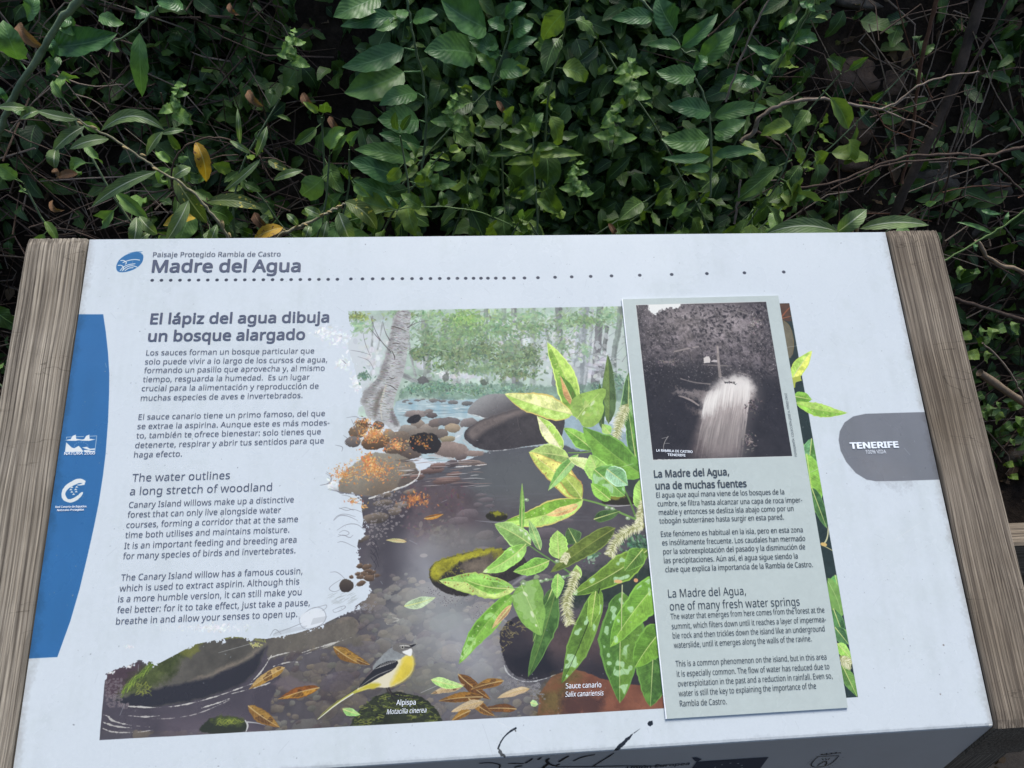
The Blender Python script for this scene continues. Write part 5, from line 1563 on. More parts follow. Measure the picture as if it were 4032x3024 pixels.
def ribbon(V, F, q, pts, w, place):
    P = smooth([place(q, *p) for p in pts], 2, False) if False else np.array([place(q, *p) for p in pts])
    # subdivide
    for _ in range(2):
        Q_ = np.stack([.75 * P[:-1] + .25 * P[1:], .25 * P[:-1] + .75 * P[1:]], 1).reshape(-1, 3)
        P = np.vstack([P[:1], Q_, P[-1:]])
    T_ = np.gradient(P, axis=0)
    T_ /= np.linalg.norm(T_, axis=1)[:, None] + 1e-9
    S_ = np.cross(T_, np.array([0, -1.0, 0]))
    n = len(P)
    wm = size_at(1, P[0], q)
    k0 = len(V)
    for i in range(n):
        e = .35 + .65 * math.sin(math.pi * (i + .6) / (n + .2)) ** .4
        r1, r2 = rnd.uniform(.8, 1.2), rnd.uniform(.8, 1.2)
        V.append(P[i] + S_[i] * w * wm * .5 * e * r1)
        V.append(P[i] - S_[i] * w * wm * .5 * e * r2)
    for i in range(n - 1):
        F.append((k0 + 2 * i, k0 + 2 * i + 1, k0 + 2 * i + 3, k0 + 2 * i + 2))


QB = cropf(2600, 2800, .40687)
V, F = [], []
for p, w_ in (([(545, 517), (505, 545), (465, 568)], 26), ([(455, 573), (360, 570), (275, 572)], 20), ([(-40, 570), (60, 562), (150, 570), (195, 590), (180, 625)], 22),
              ([(345, 614), (390, 600), (435, 598)], 30), ([(600, 532), (640, 505)], 26), ([(725, 515), (690, 540), (725, 572), (680, 595), (640, 640)], 40),
              ([(725, 575), (790, 603), (840, 576)], 26), ([(830, 556), (880, 520), (940, 490)], 30), ([(985, 545), (1080, 500), (1225, 474)], 24),
              ([(1432, 458), (1320, 530), (1200, 602)], 24), ([(790, 605), (1200, 607), (1500, 597), (1900, 602), (2010, 588)], 20), ([(560, 640), (700, 625), (900, 630)], 22)):
    ribbon(V, F, QA, p, w_, fl)
part('marker_scrawl', mesh('marker_scrawl', V, F, False), m_marker, front)
fq = [fl(QB, *p) for p in ((350, 492), (1047, 447), (905, 640), (240, 660))]
flag = part('flag_print', mesh('flag_print', fq + [fl(QB, *p) for p in ((308, 452), (345, 448), (402, 465), (360, 492), (330, 480))],
                               [(3, 2, 1, 0), (4, 5, 6, 7, 8)], False), m_blueink, front)
V, F = [], []
for x, y in ((678, 500), (752, 503), (595, 514), (788, 521), (530, 539), (790, 546)):
    c_ = fl(QB, x, y) + np.array([0, -.0004, 0])
    r = size_at(15, c_, QB)
    k0 = len(V)
    V.append(c_)
    for i in range(10):
        a = math.pi / 2 + i * math.pi / 5
        rr = r if i % 2 == 0 else r * .42
        V.append(c_ + np.array([math.cos(a) * rr, 0, math.sin(a) * rr]))
    F += [(k0, k0 + 1 + i, k0 + 1 + (i + 1) % 10) for i in range(10)]
part('star', mesh('star', V, F, False), m_fold, flag)
V, F = [], []
for p, w_ in (([(1555, 424), (1650, 416), (1746, 404)], 12), ([(1562, 418), (1566, 426)], 18), ([(1608, 408), (1612, 420)], 14), ([(1655, 404), (1657, 414)], 14),
              ([(1700, 400), (1702, 410)], 14), ([(1740, 402), (1745, 408)], 12), ([(1528, 441), (1630, 436), (1730, 432)], 12), ([(1528, 441), (1490, 475), (1458, 515), (1465, 535), (1500, 545)], 12),
              ([(1730, 432), (1690, 480), (1640, 520), (1560, 542), (1500, 545)], 12), ([(1600, 485), (1560, 500), (1520, 532)], 14), ([(1605, 485), (1612, 510), (1590, 530)], 14),
              ([(1565, 462), (1580, 475)], 10), ([(1600, 458), (1606, 474)], 10), ([(1640, 456), (1622, 474)], 10)):
    ribbon(V, F, QB, p, w_, fl)
part('crest_print', mesh('crest_print', V, F, False), m_marker, front)
fpl = lambda x, y: fl(QB, x, y)
text_block('lettering', [("Unión Europea", (-330, 566), (280, 520))], QB, 'S', 26, m_blueink, front, 0, .02, place=fpl, world=True)


def arc_text(body, pts, h, mat, parent):
    n = len(body)
    P = np.array([fl(QB, *p) for p in pts])
    V, F = [], []
    for i, ch in enumerate(body):
        t_ = i / (n - 1) * (len(P) - 1)
        j = min(int(t_), len(P) - 2)
        c_ = P[j] + (P[j + 1] - P[j]) * (t_ - j)
        d = (P[j + 1] - P[j])
        d /= np.linalg.norm(d)
        up = np.cross(d, np.array([0, 1.0, 0]))
        if up @ np.array([0, 0, 1.0]) < 0 and abs(d[0]) > abs(d[2]):
            up = -up
        v, f = glyphs(ch, 'C')
        s_ = size_at(h, c_, QB) / .72
        k0 = len(V)
        for x, y in v:
            V.append(c_ + d * x * s_ + up * y * s_)
        F += [tuple(a + k0 for a in g) for g in f]
    part('lettering', mesh('lettering', V, F, False), mat, parent)


arc_text("CABILDO", [(1455, 468), (1425, 500), (1395, 540), (1400, 600)], 20, m_marker, front)
arc_text("TENERIFE", [(1590, 590), (1650, 545), (1720, 500), (1775, 450)], 20, m_marker, front)


# ---- wooden beams and legs
def beam(name, u0, u1, seed, mat, label=None):
    """a beam beside the panel: its worn top has raised grain lines, its front end is cut plumb"""
    r = np.random.default_rng(seed)
    nu, nv = 64, 70
    v0, v1 = -.002, PH + .0012
    us = np.linspace(u0, u1, nu)
    vs = np.linspace(v0, v1, nv)
    k = 500
    g = np.convolve(r.random(k), np.ones(2) / 2, 'same')
    base_n = r.random((12, 4))
    V, F = [], []
    for j, v in enumerate(vs):
        for i, u in enumerate(us):
            s = (u - u0) / (u1 - u0)
            wob = .06 * math.sin(v * 5 + seed) + .03 * math.sin(v * 13 + s * 3)
            ridge = g[int((s + wob + .2) * 130) % k] - .5
            edge_ = min(s, 1 - s)
            rnd_e = -.0035 * max(0, 1 - edge_ / .05) ** 2
            ee = min(j, nv - 1 - j)
            end_e = -.0025 if ee == 0 else (-.0006 if ee == 1 else 0)
            vv = v + (.0012 * ridge if j == nv - 1 else 0)
            V.append((u, vv, .0035 + .0012 * ridge + rnd_e + end_e))
            if i < nu - 1 and j < nv - 1:
                a = j * nu + i
                F.append((a, a + 1, a + nu + 1, a + nu))
    ring = [i for i in range(nu)] + [j * nu + nu - 1 for j in range(1, nv)] + [(nv - 1) * nu + i for i in range(nu - 2, -1, -1)] + [j * nu for j in range(nv - 2, 0, -1)]
    k0 = len(V)
    plumb = math.tan(TILT)
    for idx in ring:
        u, v, w_ = V[idx]
        j = idx // nu
        D = .062
        if j == 0:                       # the plumb-cut front end runs straight down
            V.append((u, v - D * math.tan(TILT), -D))
        else:
            V.append((u, max(v, v0) - (D * math.tan(TILT) if v < .02 else 0), -D))
    n = len(ring)
    for i in range(n):
        a, b2 = ring[i], ring[(i + 1) % n]
        F.append((a, k0 + i, k0 + (i + 1) % n, b2))
    F.append(tuple(range(k0, k0 + n)))
    me = mesh(name, V, F, False)
    o = link(name, me, mat)
    o.parent = board
    M = Matrix(((PU[0], PV[0], PN[0], O[0]), (PU[1], PV[1], PN[1], O[1]), (PU[2], PV[2], PN[2], O[2]), (0, 0, 0, 1)))
    o.matrix_world = M
    o.matrix_parent_inverse = Matrix.Translation(-Vector(board.location))
    o.matrix_basis = M
    if label:
        o['label'] = label
    return o


beam('wooden_beam', -.0705, -.0012, 3, m_wood)
beam('wooden_beam', 1.0012, 1.0712, 8, m_wood2, 'browner beam at the right end of the board')


def chamfer_box(x0, x1, y0, y1, z0, z1, c=.004):
    V, F = [], []
    for z, s in ((z0, 0), (z1 - c, 0), (z1, c)):
        for x, y in ((x0 + s, y0 + c + s), (x0 + c + s, y0 + s), (x1 - c - s, y0 + s), (x1 - s, y0 + c + s), (x1 - s, y1 - c - s), (x1 - c - s, y1 - s), (x0 + c + s, y1 - s), (x0 + s, y1 - c - s)):
            V.append((x, y, z))
    for L in range(2):
        for i in range(8):
            a, b2 = L * 8 + i, L * 8 + (i + 1) % 8
            F.append((a, b2, b2 + 8, a + 8))
    F += [tuple(range(7, -1, -1)), tuple(range(16, 24))]
    return V, F


def leg(x0, x1, y0, y1, z1, mat, name='leg'):
    """upright; modelled lying so that its grain runs along local y"""
    V, F = chamfer_box(0, x1 - x0, 0, y1 - y0, 0, z1)
    V = [(x, z, y) for x, y, z in V]            # grain axis = local y
    F = [tuple(reversed(f)) for f in F]
    o = link(name, mesh(name, V, F, False), mat)
    o.parent = board
    M = Matrix(((1, 0, 0, x0), (0, 0, 1, y0), (0, 1, 0, -.02), (0, 0, 0, 1)))
    o.matrix_parent_inverse = Matrix.Translation(-Vector(board.location))
    o.matrix_basis = M
    return o


BZ = O[2]
for sx_ in (-1, 1):
    xa, xb = (.5012, .5652) if sx_ > 0 else (-.5652, -.5022)
    leg(xa, xb, O[1] + .001, O[1] + .085, BZ - .072 + .02, m_wood2)
    leg(xa, xb, O[1] + .36, O[1] + .43, BZ + .14 + .02, m_wood2)
V, F = chamfer_box(0, .07, 0, 1.02, 0, .045)
o = link('cross_rail', mesh('cross_rail', [(z, x, y) if False else (x, y, z) for x, y, z in V], F, False), m_wood2)
o.parent = board
o.matrix_parent_inverse = Matrix.Translation(-Vector(board.location))
o.matrix_basis = Matrix(((0, 1, 0, -.51), (1, 0, 0, .37), (0, 0, 1, .35), (0, 0, 0, 1)))
# ------------------------------------------------------------------ the ground and the bank behind the board
def vnoise(x, y, seed=0):
    xi, yi = math.floor(x), math.floor(y)
    fx, fy = x - xi, y - yi
    fx, fy = fx * fx * (3 - 2 * fx), fy * fy * (3 - 2 * fy)

    def h(a, b_):
        n = (a * 374761393 + b_ * 668265263 + seed * 974634) & 0xffffffff
        n = ((n ^ (n >> 13)) * 1274126177) & 0xffffffff
        return ((n ^ (n >> 16)) & 0xffff) / 65535 - .5
    return (h(xi, yi) * (1 - fx) + h(xi + 1, yi) * fx) * (1 - fy) + (h(xi, yi + 1) * (1 - fx) + h(xi + 1, yi + 1) * fx) * fy


def bank_z(x, y):
    z = np.interp(y, [-9, .62, .85, 1.10, 1.45, 1.9, 3.0, 8, 30], [0, 0, .22, .62, 1.35, 2.0, 2.7, 4.5, 9])
    k = np.interp(y, [.5, .9], [0, 1])
    return z + k * (.20 * vnoise(x * 2.1, y * 2.1, 3) + .09 * vnoise(x * 7, y * 7, 5) + .035 * vnoise(x * 19, y * 19, 9))


m_soil, nt, b = nodes('dark_bank_soil')
tc = N(nt, 'ShaderNodeTexCoord')
n1 = noise(nt, 5, 8, .65, tc.outputs['Object'])
n2 = noise(nt, 55, 5, .7, tc.outputs['Object'])
c_ = mixc(nt, .6, ramp(nt, n1, [(.3, (.014, .010, .008)), (.55, (.034, .025, .018)), (.75, (.075, .056, .040))]), ramp(nt, n2, [(.35, (.3, .3, .3)), (.7, (1.5, 1.4, 1.3))]), 'MULTIPLY')
nt.links.new(c_, b.inputs['Base Color'])
b.inputs['Roughness'].default_value = .95
b.inputs['Specular IOR Level'].default_value = .1
bump(nt, b, mixc(nt, .5, n1, n2), .9, .02)

xs = np.concatenate([np.linspace(-40, -3, 12), np.linspace(-2.6, 2.6, 150), np.linspace(3, 40, 12)])
ys = np.concatenate([np.linspace(.62, 2.2, 110), np.linspace(2.4, 30, 14)])
V = [(x, y, float(bank_z(x, y))) for y in ys for x in xs]
nx = len(xs)
F = [(j * nx + i, j * nx + i + 1, (j + 1) * nx + i + 1, (j + 1) * nx + i) for j in range(len(ys) - 1) for i in range(nx - 1)]
link('earth_bank', mesh('earth_bank', V, F), m_soil, kind='structure')
m_path, nt, b = nodes('trodden_path')
tc = N(nt, 'ShaderNodeTexCoord')
n1 = noise(nt, 3, 8, .65, tc.outputs['Object'])
nt.links.new(ramp(nt, n1, [(.3, (.026, .021, .017)), (.7, (.06, .05, .04))]), b.inputs['Base Color'])
b.inputs['Roughness'].default_value = .95
bump(nt, b, noise(nt, 60, 6, .7, tc.outputs['Object']), .8, .01)
V = [(-60, -60, 0), (60, -60, 0), (60, .66, 0), (-60, .66, 0)]
link('ground', mesh('ground', V, [(0, 1, 2, 3)], False), m_path, kind='structure')

# unseen bushy slope behind the viewer, added to darken the flap and lower panel
V = [(x, y, max(0.0, (-y - 2.2) * .75 + .5 * vnoise(x * .8, y * .8, 41) * min(1, (-y - 2.2)))) for y in np.linspace(-2.2, -7.5, 18) for x in np.linspace(-14, 14, 50)]
F = [(j * 50 + i + 1, j * 50 + i, (j + 1) * 50 + i, (j + 1) * 50 + i + 1) for j in range(17) for i in range(49)]
link('unseen_shade_slope', mesh('unseen_shade_slope', V, F), m_soil, kind='structure')

# rocks half sunk in the bank
m_rock, nt, b = nodes('lichen_grey_rock')
tc = N(nt, 'ShaderNodeTexCoord')
oi = N(nt, 'ShaderNodeObjectInfo')
n1 = noise(nt, 9, 8, .65, tc.outputs['Object'])
cc = ramp(nt, n1, [(.3, (.05, .038, .028)), (.55, (.11, .088, .064)), (.75, (.17, .14, .11))])
nt.links.new(cc, b.inputs['Base Color'])
b.inputs['Roughness'].default_value = .9
bump(nt, b, noise(nt, 38, 7, .7, tc.outputs['Object']), .9, .01)
m_rockb, nt, b = nodes('ochre_tuff')
tc = N(nt, 'ShaderNodeTexCoord')
nt.links.new(ramp(nt, noise(nt, 7, 8, .65, tc.outputs['Object']), [(.3, (.07, .045, .03)), (.6, (.16, .10, .065)), (.8, (.22, .15, .10))]), b.inputs['Base Color'])
b.inputs['Roughness'].default_value = .95
bump(nt, b, noise(nt, 30, 7, .7, tc.outputs['Object']), .9, .012)


def rock(P, rx, rz, seed, label, mat=None, group=None):
    bm_v, bm_f = [], []
    nu_, nv_ = 20, 12
    for j in range(nv_ + 1):
        th_ = math.pi * j / nv_
        for i in range(nu_):
            ph = 2 * math.pi * i / nu_
            d = np.array([math.sin(th_) * math.cos(ph), math.sin(th_) * math.sin(ph), math.cos(th_)])
            q_ = np.round(d * 1.6 + .3 * np.array([vnoise(d[0] * 2 + seed, d[1] * 2, 1), vnoise(d[1] * 2 + seed, d[2] * 2, 2), 0]), 0) * .10
            s_ = 1 + .45 * vnoise(d[0] * 1.5 + seed, d[1] * 1.5 + d[2] * 1.1, 7) + .2 * vnoise(d[0] * 5 + seed, d[1] * 4 + d[2] * 5, 8)
            bm_v.append(((d[0] * s_ + q_[0]) * rx, (d[1] * s_) * rx * .7, (d[2] * s_ + q_[2]) * rz))
    for j in range(nv_):
        for i in range(nu_):
            bm_f.append((j * nu_ + i, (j + 1) * nu_ + i, (j + 1) * nu_ + (i + 1) % nu_, j * nu_ + (i + 1) % nu_))
    o = link('rock', mesh('rock', bm_v, bm_f), mat or m_rock)
    o.location = P
    o.rotation_euler = (rnd.uniform(-.3, .3), rnd.uniform(-.3, .3), rnd.uniform(-.4, .4))
    o['label'], o['category'] = label, 'rock'
    if group:
        o['group'] = group
    return o


QL, QM, QR = cropf(0, 0, .6103), cropf(1200, 0, .6103), cropf(2400, 0, .7378)


def surf(x, y, q):
    """where the view through a point of the sheet meets the bank"""
    for Y in np.arange(.66, 4, .01):
        P = at(x, y, Y, q)
        if P[2] <= bank_z(P[0], P[1]):
            return P
    return P


for x, y, rx, rz, lab, mt in ((1745, 965, 118, 70, 'rounded grey rock behind the brown stems, left of the pair above the right beam', m_rock),
                              (2020, 1015, 118, 55, 'low flat grey rock, right of the pair above the right beam', m_rock),
                              (1290, 440, 150, 95, 'ochre tuff outcrop framed by thin twigs at upper right', m_rockb),
                              (1480, 450, 100, 60, 'smaller pale tuff knob beside the ochre outcrop', m_rockb),
                              (1290, 720, 100, 70, 'dull brown rock under the pale forked branch', m_rockb),
                              (1330, 20, 130, 34, 'grey rock ledge at the top edge of the dark hollow', m_rock),
                              (1950, 1235, 70, 38, 'small rock just beyond the top end of the right beam', m_rock),
                              (1320, 880, 100, 50, 'brown rock low in the shade behind the twigs', m_rockb)):
    P = surf(x, y, QR)
    r = size_at(rx, P, QR)
    rock(P + np.array([0, .25 * r, 0]), r, size_at(rz, P, QR), rnd.uniform(0, 50), lab, mt)
for x, y, rx, rz, lab in ((1080, 865, 60, 40, 'rounded stone lowest beside the right beam, under the leaves'), (1090, 1500 - 0, 90, 70, 'dusty boulder beside the lower half of the right beam'),
                          (960, 490, 26, 16, 'small pale pebble stone in the twigs beside the right beam'), (1110, 420, 60, 40, 'grey stone between the dead canes right of the board')):
    P = surf(x, y, Q8)
    r = size_at(rx, P, Q8)
    rock(P + np.array([0, .2 * r, 0]), r, size_at(rz, P, Q8), rnd.uniform(0, 50), lab)


# ------------------------------------------------------------------ leaves
def leaf_material(name, c_dark, c_mid, c_lite, vein, spots=None, attr=False, rough_=.46, vein_w=.03):
    m, nt, b = nodes(name)
    uvn = N(nt, 'ShaderNodeUVMap', uv_map='UVMap')
    sep = N(nt, 'ShaderNodeSeparateXYZ')
    nt.links.new(uvn.outputs[0], sep.inputs[0])
    if attr:
        at_ = N(nt, 'ShaderNodeAttribute', attribute_name='tint')
        rv = at_.outputs['Fac']
    else:
        oi = N(nt, 'ShaderNodeObjectInfo')
        rv = oi.outputs['Random']
    base = ramp(nt, rv, [(0, c_dark), (.5, c_mid), (1, c_lite)])
    tc = N(nt, 'ShaderNodeTexCoord')
    geo = N(nt, 'ShaderNodeNewGeometry')
    mott = noise(nt, 45, 4, .6, geo.outputs['Position'])
    base = mixc(nt, .8, base, ramp(nt, mott, [(.3, (.55, .58, .55)), (.7, (1.45, 1.38, 1.1))]), 'MULTIPLY')
    # midrib at u = .5, side ribs slanting away from it
    ab = N(nt, 'ShaderNodeMath', operation='SUBTRACT')
    ab.inputs[1].default_value = .5
    nt.links.new(sep.outputs[0], ab.inputs[0])
    aa = N(nt, 'ShaderNodeMath', operation='ABSOLUTE')
    nt.links.new(ab.outputs[0], aa.inputs[0])
    mr = ramp(nt, aa.outputs[0], [(0, (1, 1, 1)), (vein_w, (1, 1, 1)), (vein_w + .02, (0, 0, 0))])
    s1 = N(nt, 'ShaderNodeMath', operation='MULTIPLY_ADD')
    s1.inputs[1].default_value = -.55
    nt.links.new(aa.outputs[0], s1.inputs[0])
    nt.links.new(sep.outputs[1], s1.inputs[2])
    s2 = N(nt, 'ShaderNodeMath', operation='MULTIPLY')
    s2.inputs[1].default_value = 62
    nt.links.new(s1.outputs[0], s2.inputs[0])
    s3 = N(nt, 'ShaderNodeMath', operation='SINE')
    nt.links.new(s2.outputs[0], s3.inputs[0])
    ribs = ramp(nt, s3.outputs[0], [(.80, (0, 0, 0)), (1.0, (.16, .16, .16))])
    if spots:
        base = mixc(nt, ramp(nt, noise(nt, 150, 2, .5, geo.outputs['Position']), [(spots[1], (0, 0, 0)), (spots[1] + .04, (1, 1, 1))]), base, spots[0])
    base = mixc(nt, ribs, base, vein)
    base = mixc(nt, mr, base, vein)
    # the underside is paler and duller
    base = mixc(nt, geo.outputs['Backfacing'], base, mixc(nt, .35, base, (.16, .22, .13)))
    nt.links.new(base, b.inputs['Base Color'])
    b.inputs['Roughness'].default_value = rough_
    b.inputs['Specular IOR Level'].default_value = .36
    hs = mixc(nt, .5, mixc(nt, 1.0, s3.outputs[0], mr, 'SUBTRACT'), mott)
    bump(nt, b, hs, .22, .0010)
    tr = N(nt, 'ShaderNodeBsdfTranslucent')
    nt.links.new(mixc(nt, 1.0, base, (1.3, 1.5, .6), 'MULTIPLY'), tr.inputs[0])
    ms = N(nt, 'ShaderNodeMixShader')
    ms.inputs[0].default_value = .22
    out = nt.nodes['Material Output']
    nt.links.new(b.outputs[0], ms.inputs[1])
    nt.links.new(tr.outputs[0], ms.inputs[2])
    nt.links.new(ms.outputs[0], out.inputs[0])
    return m


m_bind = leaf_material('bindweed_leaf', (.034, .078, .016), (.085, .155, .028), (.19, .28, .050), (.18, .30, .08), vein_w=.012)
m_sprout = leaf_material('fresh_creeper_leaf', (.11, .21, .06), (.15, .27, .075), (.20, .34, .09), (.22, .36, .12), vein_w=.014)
m_mass = leaf_material('bindweed_leaf_depth_shade', (.018, .046, .011), (.042, .092, .020), (.095, .165, .034), (.12, .22, .07), attr=True, vein_w=.012)  # bindweed leaf with the shade of the inner mass put into its colour
m_big = leaf_material('glossy_vine_leaf', (.044, .125, .046), (.068, .165, .056), (.105, .215, .062), (.13, .25, .10), rough_=.40, vein_w=.010)
m_willow = leaf_material('willow_leaf', (.10, .165, .065), (.13, .20, .078), (.165, .24, .095), (.50, .54, .36), vein_w=.028, rough_=.5)
m_wspot = leaf_material('spotted_willow_leaf', (.055, .085, .028), (.075, .115, .035), (.10, .14, .04), (.30, .34, .16), ((.42, .36, .06), .64), vein_w=.024, rough_=.5)
m_yellow = leaf_material('yellowed_leaf', (.42, .24, .025), (.48, .30, .035), (.54, .38, .05), (.55, .45, .15), ((.16, .075, .025), .60), vein_w=.02, rough_=.6)
m_dead = leaf_material('dead_curled_leaf', (.10, .05, .028), (.15, .075, .04), (.20, .11, .06), (.22, .14, .08), vein_w=.02, rough_=.8)


def blade(mid, nrm, wid, fold=.25, wave=.0, seed=0.0, serr=0.0, na=3):
    """leaf blade along the midrib points mid; nrm = face normal there; wid = full width at each point"""
    mid = np.array(mid, float)
    n = len(mid)
    T_ = np.gradient(mid, axis=0)
    T_ /= np.linalg.norm(T_, axis=1)[:, None] + 1e-12
    V, F, UV = [], [], []
    for i in range(n):
        nn = nrm[i] if isinstance(nrm, (list, tuple)) or getattr(nrm, 'ndim', 1) == 2 else nrm
        S_ = np.cross(T_[i], nn)
        S_ /= np.linalg.norm(S_) + 1e-12
        up = np.cross(S_, T_[i])
        for k in range(-na, na + 1):
            s = k / na
            wob = wave * math.sin(i * 1.9 + seed + (1.7 if s > 0 else 0)) * abs(s) ** 1.5
            w_ = wid[i] * .5 * (1 + serr * (abs(s) == 1) * math.sin(i * 3.1 + seed * 7 + s))
            V.append(mid[i] + S_[...] * s * w_ + up * (fold * abs(s) * w_ + wob * wid[i]))
            UV.append((.5 + .5 * s, i / (n - 1)))
    m_ = 2 * na + 1
    for i in range(n - 1):
        for k in range(m_ - 1):
            a = i * m_ + k
            F.append((a, a + 1, a + m_ + 1, a + m_))
    return V, F, UV


def profile(kind, n):
    t = np.linspace(0, 1, n)
    if kind == 'ovate':
        p = np.interp(t, [0, .06, .18, .35, .55, .78, .93, 1], [.02, .42, .86, 1, .90, .56, .20, .01])
    elif kind == 'heart':
        p = np.interp(t, [0, .05, .16, .32, .55, .78, .93, 1], [.05, .66, .98, 1, .82, .48, .18, .01])
    else:
        p = np.interp(t, [0, .06, .2, .45, .68, .86, .96, 1], [.02, .30, .76, 1, .86, .50, .18, .01])
    return p


def proto(kind, ratio, curl, fold, wave, seed, n=9, na=2, name='leaf'):
    """unit leaf: grows from the origin along +y, face up +z"""
    t = np.linspace(0, 1, n)
    a = t * curl
    mid = np.stack([.05 * np.sin(t * 3 + seed), np.cumsum(np.cos(a)) / n, -np.cumsum(np.sin(a)) / n], 1)
    mid -= mid[0]
    V, F, UV = blade(mid, np.array([0, 0, 1.0]), profile(kind, n) * ratio, fold, wave, seed, .06, na)
    # short stalk
    k0 = len(V)
    r = .012
    for (y_, z_) in ((-.22, -.03), (0.02, 0)):
        for dx, dz in ((-r, 0), (r, 0), (0, r * 1.6)):
            V.append(np.array([dx, y_, z_ + dz]))
            UV.append((.5, .5))
    F += [(k0, k0 + 1, k0 + 4, k0 + 3), (k0 + 1, k0 + 2, k0 + 5, k0 + 4), (k0 + 2, k0, k0 + 3, k0 + 5)]
    return V, F, UV


PB = [('ovate', .50, .7, .30, .10, 1), ('ovate', .42, 1.1, .40, .12, 2), ('heart', .50, 1.5, .3, .14, 3), ('lance', .36, .6, .55, .09, 4), ('ovate', .46, 1.3, -.2, .15, 5),
      ('ovate', .54, .5, .2, .17, 6), ('lance', .32, 1.9, .5, .11, 7), ('ovate', .40, -.4, .35, .15, 8), ('lance', .30, .8, .4, .12, 9), ('ovate', .38, 2.3, .3, .13, 10),
      ('ovate', .44, 1.7, .6, .18, 11), ('lance', .38, -.6, .3, .14, 12)]
PROT = []
for p in PB:
    V, F, UV = proto(*p)
    me = mesh('leaf', V, F, True, UV)
    me.materials.append(m_bind)
    PROT.append(me)
PROT2 = []
for me in PROT:
    m2 = me.copy()
    m2.name = 'leaf'
    m2.materials[0] = m_sprout
    PROT2.append(m2)
RAW = [proto(*p, n=7, na=1) for p in PB]


def rot_to(d, nrm):
    d = np.array(d, float)
    d /= np.linalg.norm(d)
    nrm = np.array(nrm, float)
    x = np.cross(d, nrm)
    x /= np.linalg.norm(x) + 1e-9
    z = np.cross(x, d)
    return x, d, z


def tube(V, F, P, r, sides=5):
    P = np.array(P, float)
    n = len(P)
    T_ = np.gradient(P, axis=0)
    T_ /= np.linalg.norm(T_, axis=1)[:, None] + 1e-12
    k0 = len(V)
    ref = np.array([.3, -.9, .2])
    rs = np.interp(np.linspace(0, 1, n), np.linspace(0, 1, len(r)), r) if hasattr(r, '__len__') else np.full(n, r)
    for i in range(n):
        a = np.cross(T_[i], ref)
        a /= np.linalg.norm(a) + 1e-9
        b2 = np.cross(T_[i], a)
        for k in range(sides):
            th_ = 2 * math.pi * k / sides
            V.append(P[i] + (a * math.cos(th_) + b2 * math.sin(th_)) * rs[i])
    for i in range(n - 1):
        for k in range(sides):
            F.append((k0 + i * sides + k, k0 + i * sides + (k + 1) % sides, k0 + (i + 1) * sides + (k + 1) % sides, k0 + (i + 1) * sides + k))
    F.append(tuple(k0 + k for k in range(sides)))
    F.append(tuple(k0 + (n - 1) * sides + k for k in range(sides - 1, -1, -1)))


def curve(P, n=2):
    P = np.array(P, float)
    for _ in range(n):
        Q_ = np.stack([.75 * P[:-1] + .25 * P[1:], .25 * P[:-1] + .75 * P[1:]], 1).reshape(-1, P.shape[1])
        P = np.vstack([P[:1], Q_, P[-1:]])
    return P


def bark(name, c1, c2, sc_=60, rough_=.8):
    m, nt, b = nodes(name)
    tc = N(nt, 'ShaderNodeNewGeometry')
    nt.links.new(ramp(nt, noise(nt, sc_, 5, .65, tc.outputs['Position']), [(.32, c1), (.68, c2)]), b.inputs['Base Color'])
    b.inputs['Roughness'].default_value = rough_
    b.inputs['Specular IOR Level'].default_value = .25
    bump(nt, b, noise(nt, sc_ * 4, 4, .6, tc.outputs['Position']), .6, .002)
    return m


m_gstem = bark('green_stem', (.10, .145, .075), (.18, .235, .13), 40, .6)
m_gbright = bark('fresh_green_stem', (.10, .17, .05), (.15, .23, .08), 40, .5)
m_wstem = bark('willow_twig_bark', (.22, .20, .12), (.33, .30, .20), 60)
m_bud = bark('ochre_bud', (.34, .25, .11), (.46, .36, .18), 90)
m_brown = bark('brown_dry_bark', (.055, .036, .026), (.12, .082, .060), 70)
m_red = bark('reddish_stem_bark', (.09, .042, .026), (.17, .085, .05), 60)
m_pale = bark('pale_dry_branch', (.18, .135, .10), (.30, .235, .18), 80)
m_trunk = bark('dark_ivy_trunk', (.035, .026, .020), (.085, .062, .046), 35, .9)
m_cane = bark('tan_cane', (.20, .14, .09), (.30, .225, .15), 50)


def branch(name, P, r, mat, parent=None, sides=6, label=None, cat=None, group=None, base=None):
    V, F = [], []
    C_ = curve(P, 2)
    r = np.interp(np.linspace(0, 1, len(C_)), np.linspace(0, 1, len(r)), r) * np.array([rnd.uniform(.86, 1.14) for _ in C_])
    C_[1:-1] += np.array([[rnd.gauss(0, 1), rnd.gauss(0, 1), rnd.gauss(0, 1)] for _ in C_[1:-1]]) * min(float(r.mean()), .0022) * (.45 if float(r.mean()) < .006 else .2)
    tube(V, F, C_, r, sides)
    me = mesh(name, V, F)
    if parent is None:
        o = link(name, me, mat)
        o['label'], o['category'] = label, cat
        if group:
            o['group'] = group
        return o
    return part(name, me, mat, parent)


def put_leaf(parent, P, d, nrm, L, ratio=1.0, me=None, mat=None):
    o = bpy.data.objects.new('leaf', me or rnd.choice(PROT))
    COL.objects.link(o)
    x, y, z = rot_to(d, nrm)
    M = Matrix(((x[0] * L * ratio, y[0] * L, z[0] * L, P[0]), (x[1] * L * ratio, y[1] * L, z[1] * L, P[1]), (x[2] * L * ratio, y[2] * L, z[2] * L, P[2]), (0, 0, 0, 1)))
    o.parent = parent
    o.matrix_parent_inverse = Matrix.Translation(-Vector(parent.location))
    o.matrix_basis = M
    return o


